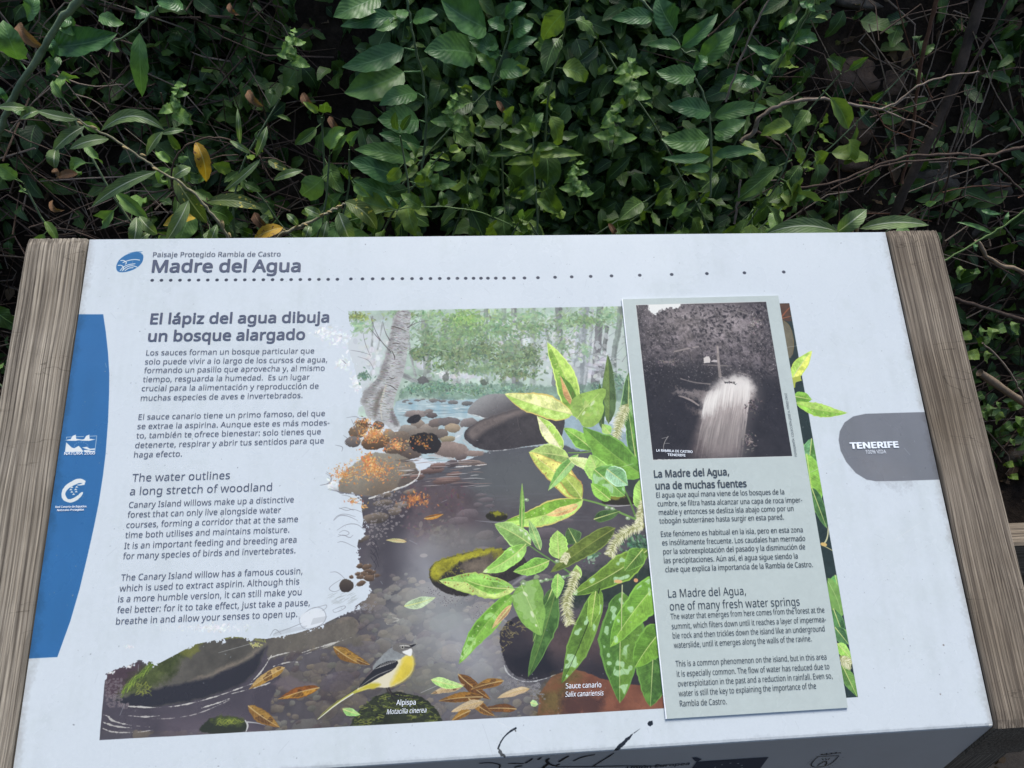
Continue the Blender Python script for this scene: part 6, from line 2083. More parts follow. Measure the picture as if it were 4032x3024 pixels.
# ---- climbing bushes that cover the bank: stems with leaves set alternately along them
def grow(x, y, z, lean, L):
    n = 9
    P = [np.array([x, y, z])]
    d = np.array([lean[0], lean[1], 1.0])
    for i in range(n):
        d = d / np.linalg.norm(d) + np.array([rnd.uniform(-.22, .22), rnd.uniform(-.20, .14), rnd.uniform(-.12, .10)])
        d[2] = max(d[2], -.15)
        Q_ = P[-1] + d / np.linalg.norm(d) * L / n
        Q_[1] = max(Q_[1], .74 + rnd.uniform(0, .06))
        P.append(Q_)
    return P


def stem_leaves(P, step):
    C_ = curve(P, 1)
    seg = np.linalg.norm(np.diff(C_, axis=0), axis=1)
    cum = np.concatenate([[0], np.cumsum(seg)])
    s, side = step * 2, 1
    out = []
    az = rnd.uniform(0, 6.28)
    while s < cum[-1]:
        i = int(np.searchsorted(cum, s) - 1)
        p = C_[i] + (C_[i + 1] - C_[i]) * ((s - cum[i]) / seg[i])
        az += 2.4 + rnd.uniform(-.5, .5)
        d = np.array([math.cos(az), math.sin(az) * .6 - .35, rnd.uniform(-1.0, .25)])
        nrm = np.array([rnd.uniform(-.6, .6), -.7 + rnd.uniform(-.4, .4), .65 + rnd.uniform(-.4, .3)])
        f = s / cum[-1]
        out.append((p, d, nrm, 1.0 - .55 * max(0, f - .6) / .4))
        s += step * rnd.uniform(.7, 1.3)
    if len(C_) > 2:
        for k in range(2):
            out.append((C_[-1], C_[-1] - C_[-2] + np.array([rnd.uniform(-.02, .02), -.01, 0]), np.array([rnd.uniform(-.5, .5), -.8, .5]), .4))
    return out


BUSH = [(-.86, .94, 'sparse leafy creeper among dry twigs behind the left beam', 2, .040),
        (-.60, .98, 'leafy creeper between the left twig tangle and the curved willow twig', 7, 0.066),
        (-.42, 1.00, 'leafy creeper behind the hanging orange leaf', 8, 0.079),
        (-.24, 1.02, 'shady leafy creeper just left of the big leaved vine', 8, 0.082),
        (-.06, 1.02, 'leafy creeper tangled in the big leaved vine', 8, 0.079),
        (.10, 1.00, 'creeper with small pointed leaves behind the upright green sprout', 9, 0.077),
        (.25, 1.00, 'bright leafy creeper right of the upright green sprout', 9, 0.077),
        (.40, .99, 'leafy creeper with large pale leaves beside the dry stick', 8, 0.082),
        (.52, 1.04, 'rightmost leafy creeper, thinning out into the bare twigs', 3, .040)]
for bx, by, lab, ns, ls in BUSH:
    z0 = float(bank_z(bx, by))
    t_ = thing('creeper_bush', (bx, by, z0), lab, 'bush', 'leafy creepers covering the bank')
    V, F = [], []
    tot = 0
    for i in range(ns):
        sx, sy = bx + rnd.uniform(-.12, .12), by + rnd.uniform(-.06, .10) - (.10 if i % 3 == 0 else 0)
        P = grow(sx, sy, float(bank_z(sx, sy)) - .02, (rnd.uniform(-.5, .5), rnd.uniform(-.5, .05)), rnd.uniform(.45, .95))
        tube(V, F, curve(P, 1), [.0032, .0014], 4)
        for (p, d, nrm, s) in stem_leaves(P, .030):
            if tot > 215:
                break
            put_leaf(t_, p + d / np.linalg.norm(d) * .012, d, nrm, (ls * 1.15 if i % 3 == 0 else ls) * s * rnd.choice((rnd.uniform(.6, 1.2), rnd.uniform(.9, 1.9))), rnd.uniform(.8, 1.1), me=rnd.choice(PROT2 if (i % 3 == 0 and rnd.random() < .75) else PROT))
            tot += 1
    part('stems', mesh('stems', V, F), m_gstem, t_, kind='stuff')

# ---- the leaf mass behind and above them, which nobody could count
rg = np.random.default_rng(5)


def leaf_mass(name, pts, size, mat, label=None):
    Vs, Fs, UVs, Ts = [], [], [], []
    k0 = 0
    raws = [(np.array(V), np.array([f for f in F if len(f) == 4][:12]), np.array(UV)) for V, F, UV in RAW]
    for p in pts:
        V, F, UV = raws[rg.integers(len(raws))]
        V = V[:21]
        F = F[:12]
        az = rg.uniform(0, 6.28)
        d = np.array([math.cos(az), math.sin(az) * .6 - .3, rg.uniform(-1.0, .2)])
        nrm = np.array([rg.uniform(-.7, .7), -.65 + rg.uniform(-.45, .45), .65])
        x, y, z = rot_to(d, nrm)
        L = size * rg.uniform(.6, 1.5)
        R_ = np.stack([x, y, z], 0) * L
        Vs.append(V @ R_ + p)
        Fs.append(F + k0)
        UVs.append(UV[:21])
        Ts.append(np.full(21, rg.random()))
        k0 += 21
    V, F, UV, Tt = np.vstack(Vs), np.vstack(Fs), np.vstack(UVs), np.concatenate(Ts)
    me = bpy.data.meshes.new(name)
    me.vertices.add(len(V))
    me.vertices.foreach_set('co', V.astype(np.float32).ravel())
    me.loops.add(F.size)
    me.loops.foreach_set('vertex_index', F.astype(np.int32).ravel())
    me.polygons.add(len(F))
    me.polygons.foreach_set('loop_start', (np.arange(len(F)) * 4).astype(np.int32))
    me.polygons.foreach_set('use_smooth', np.ones(len(F), bool))
    lay = me.uv_layers.new(name='UVMap')
    lay.data.foreach_set('uv', UV[F.ravel()].astype(np.float32).ravel())
    a_ = me.attributes.new('tint', 'FLOAT', 'POINT')
    a_.data.foreach_set('value', Tt.astype(np.float32))
    me.update(calc_edges=True)
    me.validate()
    o = link(name, me, mat, kind='stuff')
    if label:
        o['label'] = label
    return o


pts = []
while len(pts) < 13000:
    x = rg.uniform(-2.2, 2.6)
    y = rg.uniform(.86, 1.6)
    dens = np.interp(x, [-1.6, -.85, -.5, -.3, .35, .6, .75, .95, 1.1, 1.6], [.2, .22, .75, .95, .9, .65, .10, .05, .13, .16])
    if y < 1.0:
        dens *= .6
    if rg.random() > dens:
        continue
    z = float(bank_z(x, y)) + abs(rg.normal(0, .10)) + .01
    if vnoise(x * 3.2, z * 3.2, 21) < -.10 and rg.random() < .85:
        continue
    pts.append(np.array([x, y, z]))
leaf_mass('undergrowth', pts, .062, m_mass, 'mass of small green leaves clinging to the bank, colour darkened for shade in depth')
pts = []  # canopy out of view, added to put the bank in shade
while len(pts) < 6500:
    x, y = rg.uniform(-3.0, 3.0), rg.uniform(1.3, 2.8)
    z = 1.95 + .45 * (y - 1.2) + .16 * vnoise(x * 2, y * 2, 31) + rg.uniform(-.04, .5)
    if rg.random() > .85:
        continue
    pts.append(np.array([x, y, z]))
leaf_mass('unseen_shade_canopy', pts, .085, m_mass, 'unseen leafy canopy added above the picture to shade the bank')

pts = []  # leaves on the unseen slope, added to block light from behind the viewer
while len(pts) < 6000:
    x, y = rg.uniform(-6, 6), rg.uniform(-6.5, -2.4)
    pts.append(np.array([x, y, (-y - 2.2) * .75 + rg.uniform(0, 1.0)]))
leaf_mass('unseen_shade_bushes', pts, .20, m_mass, 'unseen bushes behind the viewer, added to keep light off the board front')

# ---- helpers for the plants one can tell apart
WIL = dict(kind='lance', fold=.28, wave=.03)


def fleaf(parent, q, base, tip, w, bend, Y, mat, kind='lance', fold=.28, wave=.03, dY=0.0, face=(0, -.62, .78), serr=.05, n=13, seed=None, label=None, stalk=None):
    """a leaf seen from base to tip in a sheet; bend pushes its middle sideways (share of the length); dY = how far the tip comes forward"""
    b_, t_ = np.array(base, float), np.array(tip, float)
    d = t_ - b_
    m_ = (b_ + t_) / 2 + np.array([-d[1], d[0]]) * bend
    P = []
    for i in range(n):
        s = i / (n - 1)
        p = (1 - s) ** 2 * b_ + 2 * s * (1 - s) * m_ + s * s * t_
        P.append(at(p[0], p[1], Y - dY * s - .012 * math.sin(math.pi * s), q))
    wm = size_at(w, P[n // 2], q)
    view = CAM - P[n // 2]
    view /= np.linalg.norm(view)
    nrm = np.array(face, float)
    nrm = nrm / np.linalg.norm(nrm) * .75 + view * .6
    V, F, UV = blade(P, nrm, profile(kind, n) * wm, fold, wave, rnd.uniform(0, 6) if seed is None else seed, serr, 3)
    if stalk is not None:
        S_ = [at(stalk[0], stalk[1], Y, q), P[0]]
        k = len(V)
        tube(V, F, S_, size_at(w, P[0], q) * .02 + .0005, 4)
        UV += [(.5, .5)] * (len(V) - k)
    o = part('leaf', mesh('leaf', V, F, True, UV), mat, parent)
    if label:
        o['label'] = label
    return o


def fstem(name, parent, q, pts, w, Y, mat, sides=7, **kw):
    P = [at(p[0], p[1], (p[2] if len(p) > 2 else Y), q) for p in pts]
    r = [size_at(x / 2, P[0], q) for x in (w if hasattr(w, '__len__') else (w, w))]
    return branch(name, P, r, mat, parent, sides, **kw)


def fbud(parent, q, x, y, dx, dy, L, Y):
    a, b_ = at(x, y, Y - .002, q), at(x + dx * L, y + dy * L, Y - .006, q)
    P = [a + (b_ - a) * t for t in (0, .2, .5, .8, 1)]
    r = size_at(L * .20, a, q)
    V, F = [], []
    tube(V, F, P, [r * .5, r, r * .95, r * .5, r * .05], 7)
    part('bud', mesh('bud', V, F), m_bud, parent)


# ---- willow twig at the left
Y0 = .60
wt = thing('willow_twig', tuple(at(1480, 1530, Y0, QL)), 'curved willow twig with long leaves and ochre buds above the left beam', 'willow twig')
fstem('twig', wt, QL, [(455, 742), (540, 800), (660, 855), (820, 960), (940, 1040), (1010, 1100), (1120, 1148), (1210, 1215), (1300, 1290), (1380, 1400), (1440, 1475), (1500, 1600), (1540, 1750)],
      (11, 26), Y0, m_wstem)
for x, y, dx, dy, L in ((500, 785, .8, .45, 42), (585, 815, .9, .3, 52), (790, 945, .85, .4, 46), (905, 995, .9, .25, 44), (985, 1082, .85, .4, 40), (1430, 1420, .25, 1, 60), (1340, 1300, -.3, -1, 30), (1475, 1500, .4, .8, 40)):
    fbud(wt, QL, x, y, dx, dy, L, Y0)
for a, t, w, bd, mt, kw in (((500, 768), (235, 712), 66, -.06, m_willow, {}), ((250, 714), (132, 765), 72, .1, m_willow, dict(fold=.7)), ((190, 700), (-20, 690), 60, .05, m_willow, {}),
                            ((545, 815), (335, 985), 84, .12, m_willow, dict(wave=.08)), ((360, 960), (352, 1085), 78, .12, m_willow, dict(fold=.6)),
                            ((350, 1085), (372, 1150), 44, 0, m_dead, dict(label='brown shrivelled leaf middle')), ((370, 1140), (502, 1120), 62, -.1, m_dead, dict(label='brown curled leaf tip')),
                            ((702, 897), (450, 962), 76, .14, m_willow, {}), ((650, 845), (1060, 840), 86, -.46, m_willow, dict(fold=.35)),
                            ((945, 1003), (1050, 850), 70, -.12, m_willow, {}), ((1040, 862), (1188, 838), 44, -.06, m_willow, {}),
                            ((1012, 1106), (590, 1335), 84, .12, m_willow, dict(fold=.35)), ((1125, 1140), (1335, 1440), 120, .03, m_wspot, dict(label='dark drooping leaf with yellow spots')),
                            ((1120, 1140), (1228, 1078), 80, -.1, m_willow, {}), ((1217, 1292), (1070, 1560), 92, -.06, m_willow, {}),
                            ((1335, 1300), (1702, 1350), 90, -.16, m_wspot, dict(label='arched leaf freckled with yellow')),
                            ((1292, 1385), (1052, 1455), 84, .12, m_yellow, dict(label='yellow leaf just above the board', dY=-.03)),
                            ((900, 1395), (1016, 1512), 76, .12, m_willow, {}), ((880, 1400), (850, 1600), 84, -.1, m_willow, {}), ((1400, 1450), (1340, 1600), 60, 0, m_willow, {}),
                            ((880, 1560), (980, 1490), 40, 0, m_willow, {})):
    fleaf(wt, QL, a, t, w, bd, Y0 + rnd.uniform(-.01, .01), mt, dY=kw.pop('dY', rnd.uniform(-.01, .02)), **kw)

Y1 = .68
wt = thing('willow_twig', tuple(at(1760, 1160, Y1, QL)), 'thin brown willow twig in a loop with one hanging orange leaf', 'willow twig')
fstem('twig', wt, QL, [(1170, 1320), (1120, 1240), (1100, 1150), (1115, 1050), (1180, 950), (1290, 893), (1440, 885), (1540, 930), (1610, 975), (1690, 1020), (1700, 1080), (1760, 1160)], (12, 9), Y1, m_brown)
fstem('side_twig', wt, QL, [(1345, 1035), (1420, 1005), (1535, 998)], 8, Y1, m_brown)
fstem('side_twig', wt, QL, [(1690, 1020), (1770, 1020), (1840, 1050)], 8, Y1, m_brown)
for a, t, w, bd, mt, kw in (((1262, 915), (1330, 1172), 96, -.14, m_yellow, dict(label='hanging orange yellow leaf', fold=.5)), ((1680, 1028), (1445, 1232), 52, -.04, m_willow, {}),
                            ((1650, 1012), (1722, 815), 56, .04, m_willow, {}), ((1550, 935), (1532, 700), 36, 0, m_willow, {}), ((1765, 1162), (1955, 1100), 56, -.1, m_willow, {}),
                            ((1730, 1030), (1855, 1090), 60, .1, m_wspot, {}), ((1620, 990), (1480, 905), 40, 0, m_willow, {})):
    fleaf(wt, QL, a, t, w, bd, Y1, mt, **kw)

wt = thing('willow_twig', tuple(at(1800, 1515, .62, QL)), 'knobbly willow twig rising from the board edge with yellow leaf at its foot', 'willow twig')
fstem('twig', wt, QL, [(1760, 1640), (1800, 1520), (1900, 1470), (2000, 1430), (2080, 1390), (2160, 1345), (2225, 1310)], (26, 12), .62, m_wstem)
for x, y, dx, dy, L in ((1900, 1470, .8, -.6, 36), (1960, 1445, .8, .3, 34), (2060, 1395, .8, -.5, 36), (2110, 1365, .9, .1, 36), (2170, 1335, .9, -.2, 44), (1840, 1490, -.7, -.5, 34)):
    fbud(wt, QL, x, y, dx, dy, L, .62)
for a, t, w, bd, mt, kw in (((1825, 1468), (1640, 1540), 84, .12, m_yellow, dict(label='bright yellow leaf lying over the board edge')), ((2225, 1300), (2430, 1480), 110, -.22, m_wspot, dict(label='arched olive leaf with pale tip')),
                            ((2110, 1425), (2070, 1590), 56, 0, m_willow, {}), ((2185, 1370), (2270, 1580), 110, .02, m_willow, {}), ((1920, 1455), (1850, 1380), 50, .1, m_willow, {}),
                            ((2070, 1390), (1965, 1340), 60, 0, m_willow, {}), ((2000, 1450), (1960, 1560), 60, 0, m_willow, {})):
    fleaf(wt, QL, a, t, w, bd, .62, mt, **kw)

# ---- willow leaves behind the right end of the board
wt = thing('willow_sprig', tuple(at(1320, 1260, .60, QR)), 'willow sprig with three broad leaves just behind the top edge, left of the right beam', 'willow sprig')
fstem('twig', wt, QR, [(1300, 1400), (1310, 1300), (1322, 1228), (1330, 1205)], (16, 10), .60, m_wstem)
fbud(wt, QR, 1318, 1235, .2, -1, 34, .59)
fbud(wt, QR, 1300, 1240, -.6, -.7, 26, .59)
fstem('twig', wt, QR, [(1240, 1330), (1222, 1240)], (12, 8), .60, m_wstem)
fleaf(wt, QR, (1222, 1238), (830, 1250), 86, .20, .60, m_willow)
fleaf(wt, QR, (1216, 1238), (1372, 1118), 96, .02, .60, m_willow)
fleaf(wt, QR, (1335, 1220), (1705, 1202), 74, -.13, .60, m_willow)

# ---- thick green vine in the upper left corner
Yv = .62
vn = thing('vine', tuple(at(20, 1000, Yv, QL)), 'thick pale green vine stem leaning across the top left corner with broad leaves', 'vine')
fstem('stem', vn, QL, [(-70, 1000), (0, 820), (70, 655), (180, 465), (300, 270), (400, 125), (520, -10), (600, -110)], (34, 38), Yv, m_gstem, 9)
fstem('side_stem', vn, QL, [(620, 330), (740, 268), (860, 205), (950, 120), (1030, 35)], (10, 14), Yv + .05, m_gstem)
for a, t, w, bd, kw in (((345, 300), (757, 216), 190, .10, dict(fold=.55, kind='ovate', label='large folded leaf')), ((118, 385), (20, 130), 170, -.05, dict(kind='ovate', stalk=(175, 458))), ((385, 370), (300, 485), 90, .1, {}),
                        ((1180, 30), (1010, 10), 110, .05, dict(kind='ovate')), ((935, 70), (865, 110), 90, .1, dict(kind='heart')), ((640, 275), (770, 328), 76, -.1, {}),
                        ((902, 215), (918, 625), 112, .03, dict(label='long hanging strap-like leaf')), ((440, 120), (380, 150), 90, .0, {}), ((390, 130), (500, 210), 120, .0, dict(kind='ovate')),
                        ((300, 260), (345, 385), 80, -.3, dict(kind='ovate', fold=.6)), ((175, 120), (240, -30), 110, 0, dict(kind='ovate')), ((40, 660), (-30, 560), 70, 0, {}),
                        ((640, 100), (800, 150), 90, .1, dict(kind='ovate')), ((70, 670), (200, 735), 60, .2, {})):
    fleaf(vn, QL, a, t, w, bd, Yv + .02, m_big, wave=.07, **kw)

# ---- big leaved vine in the middle
Ym = .90
vn = thing('vine', tuple(at(755, 1080, Ym, QM)), 'big leaved vine climbing upright in the middle, stem bare between broad leaves', 'vine')
fstem('stem', vn, QM, [(640, -60), (668, 40), (685, 170), (712, 300), (750, 450), (775, 600), (786, 750), (778, 900), (762, 1040), (740, 1200)], (15, 20), Ym, m_gstem, 8)
for a, t, w, bd, kw in (((640, 310), (238, 432), 160, -.10, dict(stalk=(708, 325))), ((640, 465), (255, 600), 230, -.08, dict(stalk=(748, 462), fold=.4)), ((725, 600), (480, 680), 130, .14, dict(stalk=(772, 630))),
                        ((735, 775), (470, 765), 190, -.04, dict(stalk=(783, 790))), ((745, 945), (478, 860), 110, .05, dict(stalk=(770, 950))), ((690, 1025), (320, 965), 130, .08, dict(stalk=(762, 1040))),
                        ((640, 1150), (292, 1040), 170, .04, {}), ((670, 1330), (312, 1160), 150, .06, {}), ((1110, 350), (770, 330), 230, .10, dict(fold=.2, label='broad blade facing the sky')),
                        ((1255, 355), (1060, 262), 110, .1, dict(stalk=(1272, 365))), ((1170, 180), (880, 0), 240, -.08, dict(fold=.4)), ((700, 130), (860, 90), 100, -.1, dict(stalk=(682, 150))),
                        ((480, -20), (185, 110), 190, .04, {}), ((580, 110), (230, 170), 120, .06, {}), ((640, 60), (610, 145), 80, .0, {}), ((600, 120), (460, 190), 70, -.2, {}), ((660, 90), (420, 85), 60, -.1, {})):
    fleaf(vn, QM, a, t, w, bd, Ym + rnd.uniform(-.03, .01), m_big, kind='ovate', wave=.06, dY=rnd.uniform(0, .05), **{**dict(fold=.22), **kw})
vn = thing('vine', tuple(at(1190, 640, Ym, QM)), 'slimmer leafy vine at the top centre with heart shaped leaves to its right', 'vine')
fstem('stem', vn, QM, [(1325, -60), (1327, 100), (1322, 220), (1282, 340), (1240, 450), (1205, 540), (1188, 650)], (13, 15), Ym + .02, m_gstem, 8)
for a, t, w, bd, kw in (((1345, 200), (1475, 150), 130, -.1, dict(kind='heart')), ((1310, 325), (1500, 245), 90, -.08, {}), ((1262, 450), (1445, 462), 130, -.06, dict(kind='heart')), ((1250, 300), (1050, 235), 110, .05, {}),
                        ((1230, 450), (1110, 350), 100, .05, {}), ((1290, 105), (1430, 20), 90, -.1, {}), ((1290, 170), (1180, 130), 90, 0, {}), ((1200, 560), (1060, 500), 80, 0, {})):
    fleaf(vn, QM, a, t, w, bd, Ym, m_big, wave=.06, **{**dict(kind='ovate', fold=.25), **kw})

sp = thing('green_sprout', tuple(at(1505, 1460, .80, QM)), 'upright dark green sprout with a bright curled leaf at its top', 'sprout')
fstem('stem', sp, QM, [(1510, 1600), (1503, 1450), (1490, 1250), (1480, 1080), (1474, 950), (1465, 860)], (12, 8), .80, m_gstem)
for a, t, w, bd, mt in (((1478, 850), (1540, 728), 80, -.2, m_sprout), ((1470, 880), (1395, 800), 30, .1, m_bind), ((1490, 960), (1640, 945), 60, -.1, m_bind), ((1486, 1000), (1800, 1000), 70, -.08, m_bind),
                        ((1476, 980), (1250, 930), 70, .1, m_bind), ((1480, 1040), (1290, 1060), 60, .1, m_bind), ((1490, 1080), (1520, 930), 50, -.1, m_bind), ((1475, 930), (1180, 1000), 60, -.1, m_bind),
                        ((1500, 1280), (1640, 1380), 60, .1, m_bind), ((1490, 1200), (1390, 1300), 60, 0, m_bind)):
    fleaf(sp, QM, a, t, w, bd, .80, mt, kind='ovate', wave=.12, fold=.4)

tr = thing('creeping_stem', tuple(at(180, 1450, .74, QM)), 'thin pale green runner arching just above the board in the middle', 'runner')
fstem('stem', tr, QM, [(150, 1470), (300, 1420), (430, 1385), (600, 1350), (750, 1335), (900, 1330), (1100, 1358), (1220, 1400), (1340, 1460)], (8, 8), .74, m_gbright)
for a, t, w, bd in (((430, 1385), (330, 1290), 60, 0), ((900, 1330), (880, 1230), 60, 0), ((750, 1335), (620, 1250), 90, 0), ((1100, 1355), (1060, 1240), 60, .1), ((1200, 1390), (1290, 1340), 60, -.1), ((600, 1350), (520, 1260), 40, .1)):
    fleaf(tr, QM, a, t, w, bd, .74, m_bind, kind='ovate', wave=.1)

# pale sprouts
for q, x, y, Yp, s, lab in ((QM, 950, 720, .84, 1, 'small pale sprout with a drooping tip beside the bare vine stem'), (QM, 2100, 500, .86, 1.15, 'tall pale leafy sprout at the right of the upright green one'),
                            (QM, 1990, 800, .85, 1.1, 'pale crinkled sprout low beside the right dense leaves'), (QM, 1750, 1150, .84, .9, 'small star-like sprout low in the dense leaves'),
                            (QL, 1880, 300, .84, 1.0, 'ragged pale sprout upper left of the big leaved vine'), (QL, 1130, 640, .86, .9, 'tiny bright sprout over the willow leaf arch'), (QM, 820, 1110, .82, .9, 'yellowish sprout above the willow twig on the board')):
    sp = thing('leafy_sprout', tuple(at(x, y + 120, Yp, q)), lab, 'sprout')
    fstem('stem', sp, q, [(x + rnd.uniform(-30, 30), y + 190 * s), (x + 10, y + 60), (x, y - 60 * s), (x - 10, y - 130 * s)], (9, 5), Yp, m_gbright)
    for i in range(9):
        a = i * 2.4 + rnd.random()
        yy = y + 90 * s - i * 25 * s
        L = rnd.uniform(100, 190) * s * (1 - i * .06)
        fleaf(sp, q, (x + 4, yy), (x + math.cos(a) * L, yy + abs(math.sin(a)) * L * .8 - 20), L * .55, rnd.uniform(-.15, .15), Yp - .01, m_sprout, kind='heart', wave=.12, fold=.3, dY=.02 * math.sin(a))

# ---- green stalk and larger leaves on the right
st = thing('green_stalk', tuple(at(780, 560, .84, QR)), 'bright green leaning stalk with curled leaves over the dark hollow', 'stalk')
fstem('stem', st, QR, [(770, 575), (820, 470), (870, 380), (940, 270), (1020, 120), (1090, -10), (1120, -70)], (12, 14), .84, m_gbright)
for a, t, w, bd, kw in (((985, 218), (1112, 215), 80, -.25, dict(fold=.5)), ((912, 300), (735, 238), 56, -.1, {}), ((1000, 90), (905, 160), 54, .2, dict(fold=.6)), ((1060, 30), (1020, 10), 50, 0, {}), ((925, 290), (925, 200), 44, .2, {}),
                        ((870, 385), (815, 350), 46, 0, {}), ((1070, 20), (1100, 60), 40, .1, {})):
    fleaf(st, QR, a, t, w, bd, .84, m_big, kind='ovate', wave=.12, **kw)
vn = thing('vine', tuple(at(540, 1020, .84, QR)), 'broad leaved vine at the right margin of the greenery, beside the pale branch', 'vine')
fstem('stem', vn, QR, [(455, 410), (500, 500), (535, 620), (547, 800), (540, 920), (538, 1050)], (11, 13), .84, m_gstem)
fstem('side_stem', vn, QR, [(150, -20), (230, 60), (300, 150), (370, 230), (400, 290), (460, 270)], (14, 8), .84, m_gstem)
for a, t, w, bd, kw in (((480, 330), (672, 135), 120, .05, {}), ((385, 248), (578, 72), 90, .08, dict(fold=.5)), ((350, 165), (255, -20), 150, -.1, {}), ((240, 90), (10, 100), 90, .05, {}),
                        ((560, 625), (845, 575), 90, -.12, {}), ((530, 740), (275, 740), 130, -.12, {}), ((560, 830), (795, 805), 66, -.08, {}), ((530, 835), (275, 842), 56, -.08, {}), ((560, 725), (680, 690), 70, .1, {}),
                        ((540, 600), (310, 560), 110, .05, {}), ((460, 400), (250, 380), 110, -.1, {}), ((380, 250), (200, 240), 60, .1, {}), ((690, 430), (810, 440), 70, .1, {}), ((620, 440), (740, 410), 50, -.1, {}),
                        ((450, 350), (520, 300), 80, .1, {}), ((540, 900), (370, 900), 50, 0, {}), ((555, 700), (730, 640), 90, .1, {})):
    fleaf(vn, QR, a, t, w, bd, .84 + rnd.uniform(-.02, .02), m_big, kind='ovate', wave=.07, **{**dict(fold=.25), **kw})

st = thing('green_stalk', tuple(at(1850, 1360, .66, QR)), 'thin green stalk slanting in from the right edge beyond the right beam', 'stalk')
fstem('stem', st, QR, [(2300, 1065), (2212, 1130), (2120, 1195), (2050, 1240), (1950, 1295), (1850, 1355), (1780, 1400)], (12, 10), .66, m_gbright)
for a, t, w, bd in (((2040, 1245), (1850, 1185), 24, .1), ((2100, 1210), (2130, 1130), 26, 0), ((1950, 1300), (1960, 1345), 24, 0), ((1985, 1120), (2090, 1140), 26, .1)):
    fleaf(st, QR, a, t, w, bd, .66, m_big, kind='ovate', wave=.15)

# ---- dry branches and stems on the right
fb = thing('forked_branch', tuple(at(790, 720, .86, QR)), 'pale bare branch bending right and forking over the dark hollow', 'branch')
fstem('limb', fb, QR, [(700, 760), (780, 700), (785, 640), (860, 585), (960, 540), (1120, 525), (1300, 560), (1460, 582)], (26, 12), .86, m_pale)
fstem('limb', fb, QR, [(1455, 582), (1540, 545), (1600, 490), (1680, 440), (1820, 395), (1970, 385)], (12, 8), .86, m_pale)
fstem('twig', fb, QR, [(1455, 582), (1560, 630), (1640, 650), (1725, 690)], (11, 5), .86, m_pale)
fstem('twig', fb, QR, [(1425, 590), (1450, 650), (1482, 690), (1590, 725), (1678, 762)], (8, 4), .86, m_red)
fstem('twig', fb, QR, [(900, 560), (960, 530), (1012, 495)], (7, 4), .86, m_pale)
fstem('twig', fb, QR, [(785, 700), (900, 770), (960, 850), (1000, 960)], (14, 6), .87, m_brown)
fstem('twig', fb, QR, [(940, 715), (1000, 800), (1045, 930)], (12, 8), .86, m_brown)

fstem('ivy_trunk', None, QR, [(1500, 1200, .95), (1560, 1040, .95), (1640, 880, .96), (1740, 680, .98), (1850, 430, 1.0), (1920, 200, 1.02), (1990, -30, 1.04)], (44, 48), .95, m_trunk, 9,
      label='thick dark trunk leaning right through the twig tangle', cat='trunk')
fstem('woody_stem', None, QR, [(1560, 980), (1620, 700), (1645, 430), (1690, 200), (1755, -30)], (14, 20), .92, m_red, label='reddish brown woody stem rising beside the dark trunk', cat='stem')
fstem('woody_stem', None, QR, [(1720, 820), (1800, 600), (1900, 400), (2020, 210), (2120, 0), (2150, -40)], (12, 14), .90, m_brown, label='brown stem crossing in front of the thick trunk top', cat='stem')
fstem('fallen_branch', None, QR, [(1000, 1010), (1250, 960), (1420, 885), (1600, 830), (1850, 818), (2000, 840), (2150, 800), (2260, 770)], (12, 19), .88, m_brown, label='long curved dead branch above the two rocks, uppermost of its pair', cat='branch')
fstem('fallen_branch', None, QR, [(1180, 1010), (1350, 930), (1500, 868), (1700, 856), (1850, 845), (2000, 846), (2110, 930), (2230, 1050)], (9, 13), .86, m_brown, label='long dead branch that dips toward the right edge, lower of its pair', cat='branch')
fstem('dry_stick', None, QR, [(870, -40), (800, 90), (740, 210), (690, 340), (640, 470), (622, 540)], (9, 13), .82, m_pale, label='pale straight stick leaning in front of the bright leaves', cat='stick')
fstem('dry_stick', None, QR, [(740, -5), (640, 90), (525, 195)], (8, 10), .83, m_brown, label='short brown stick at the top, left of the pale one', cat='stick')
fstem('dry_stick', None, QR, [(665, 1195), (680, 1090), (700, 960)], (12, 12), .78, m_pale, label='short upright stick behind the board near the arched shoot', cat='stick')
fstem('dry_shoot', None, QR, [(680, 1100), (720, 1030), (790, 980), (895, 958)], (8, 6), .78, m_pale, label='thin arched dry shoot beside the short upright stick', cat='shoot')
fstem('dry_cane', None, Q8, [(860, 150), (930, 270), (1050, 320), (1250, 380)], (22, 26), .80, m_cane, label='brown cane beside the upper half of the right beam, topmost of three', cat='cane')
fstem('dry_cane', None, Q8, [(700, 500), (800, 540), (1000, 600), (1250, 680)], (20, 26), .78, m_brown, label='dark brown cane beside the right beam, middle of three', cat='cane')
fstem('dry_cane', None, Q8, [(880, 975), (960, 1030), (1060, 1100), (1260, 1230)], (46, 50), .72, m_cane, label='stout tan cane with a cut end beside the right beam', cat='cane')
fstem('dry_twig', None, Q8, [(900, 790), (1000, 880), (1080, 990), (1140, 1110), (1200, 1200)], (10, 14), .70, m_pale, label='thin pale twig crossing above the stout tan cane', cat='twig')

# the tangle of fine dry twigs: the larger ones singly, the rest as one mass
for i in range(34):
    x0 = rnd.uniform(1000, 2250)
    y0 = rnd.uniform(500, 1300)
    a = rnd.choice([rnd.uniform(1.0, 1.5), rnd.uniform(1.0, 1.5), rnd.uniform(-.3, .4), rnd.uniform(1.7, 2.1)])
    L = rnd.uniform(300, 750)
    c = [(x0, y0), (x0 + math.cos(a) * L * .5 + rnd.uniform(-50, 50), y0 - math.sin(a) * L * .5 + rnd.uniform(-40, 40)), (x0 + math.cos(a) * L + rnd.uniform(-60, 60), y0 - math.sin(a) * L)]
    fstem('dry_twig', None, QR, c, (rnd.uniform(5, 11), rnd.uniform(3, 5)), rnd.uniform(.84, 1.05), rnd.choice([m_brown, m_brown, m_red, m_pale]), 5,
          label='thin dry twig in the tangle on the shaded bank at right', cat='twig', group='dry twigs in the tangle at right')
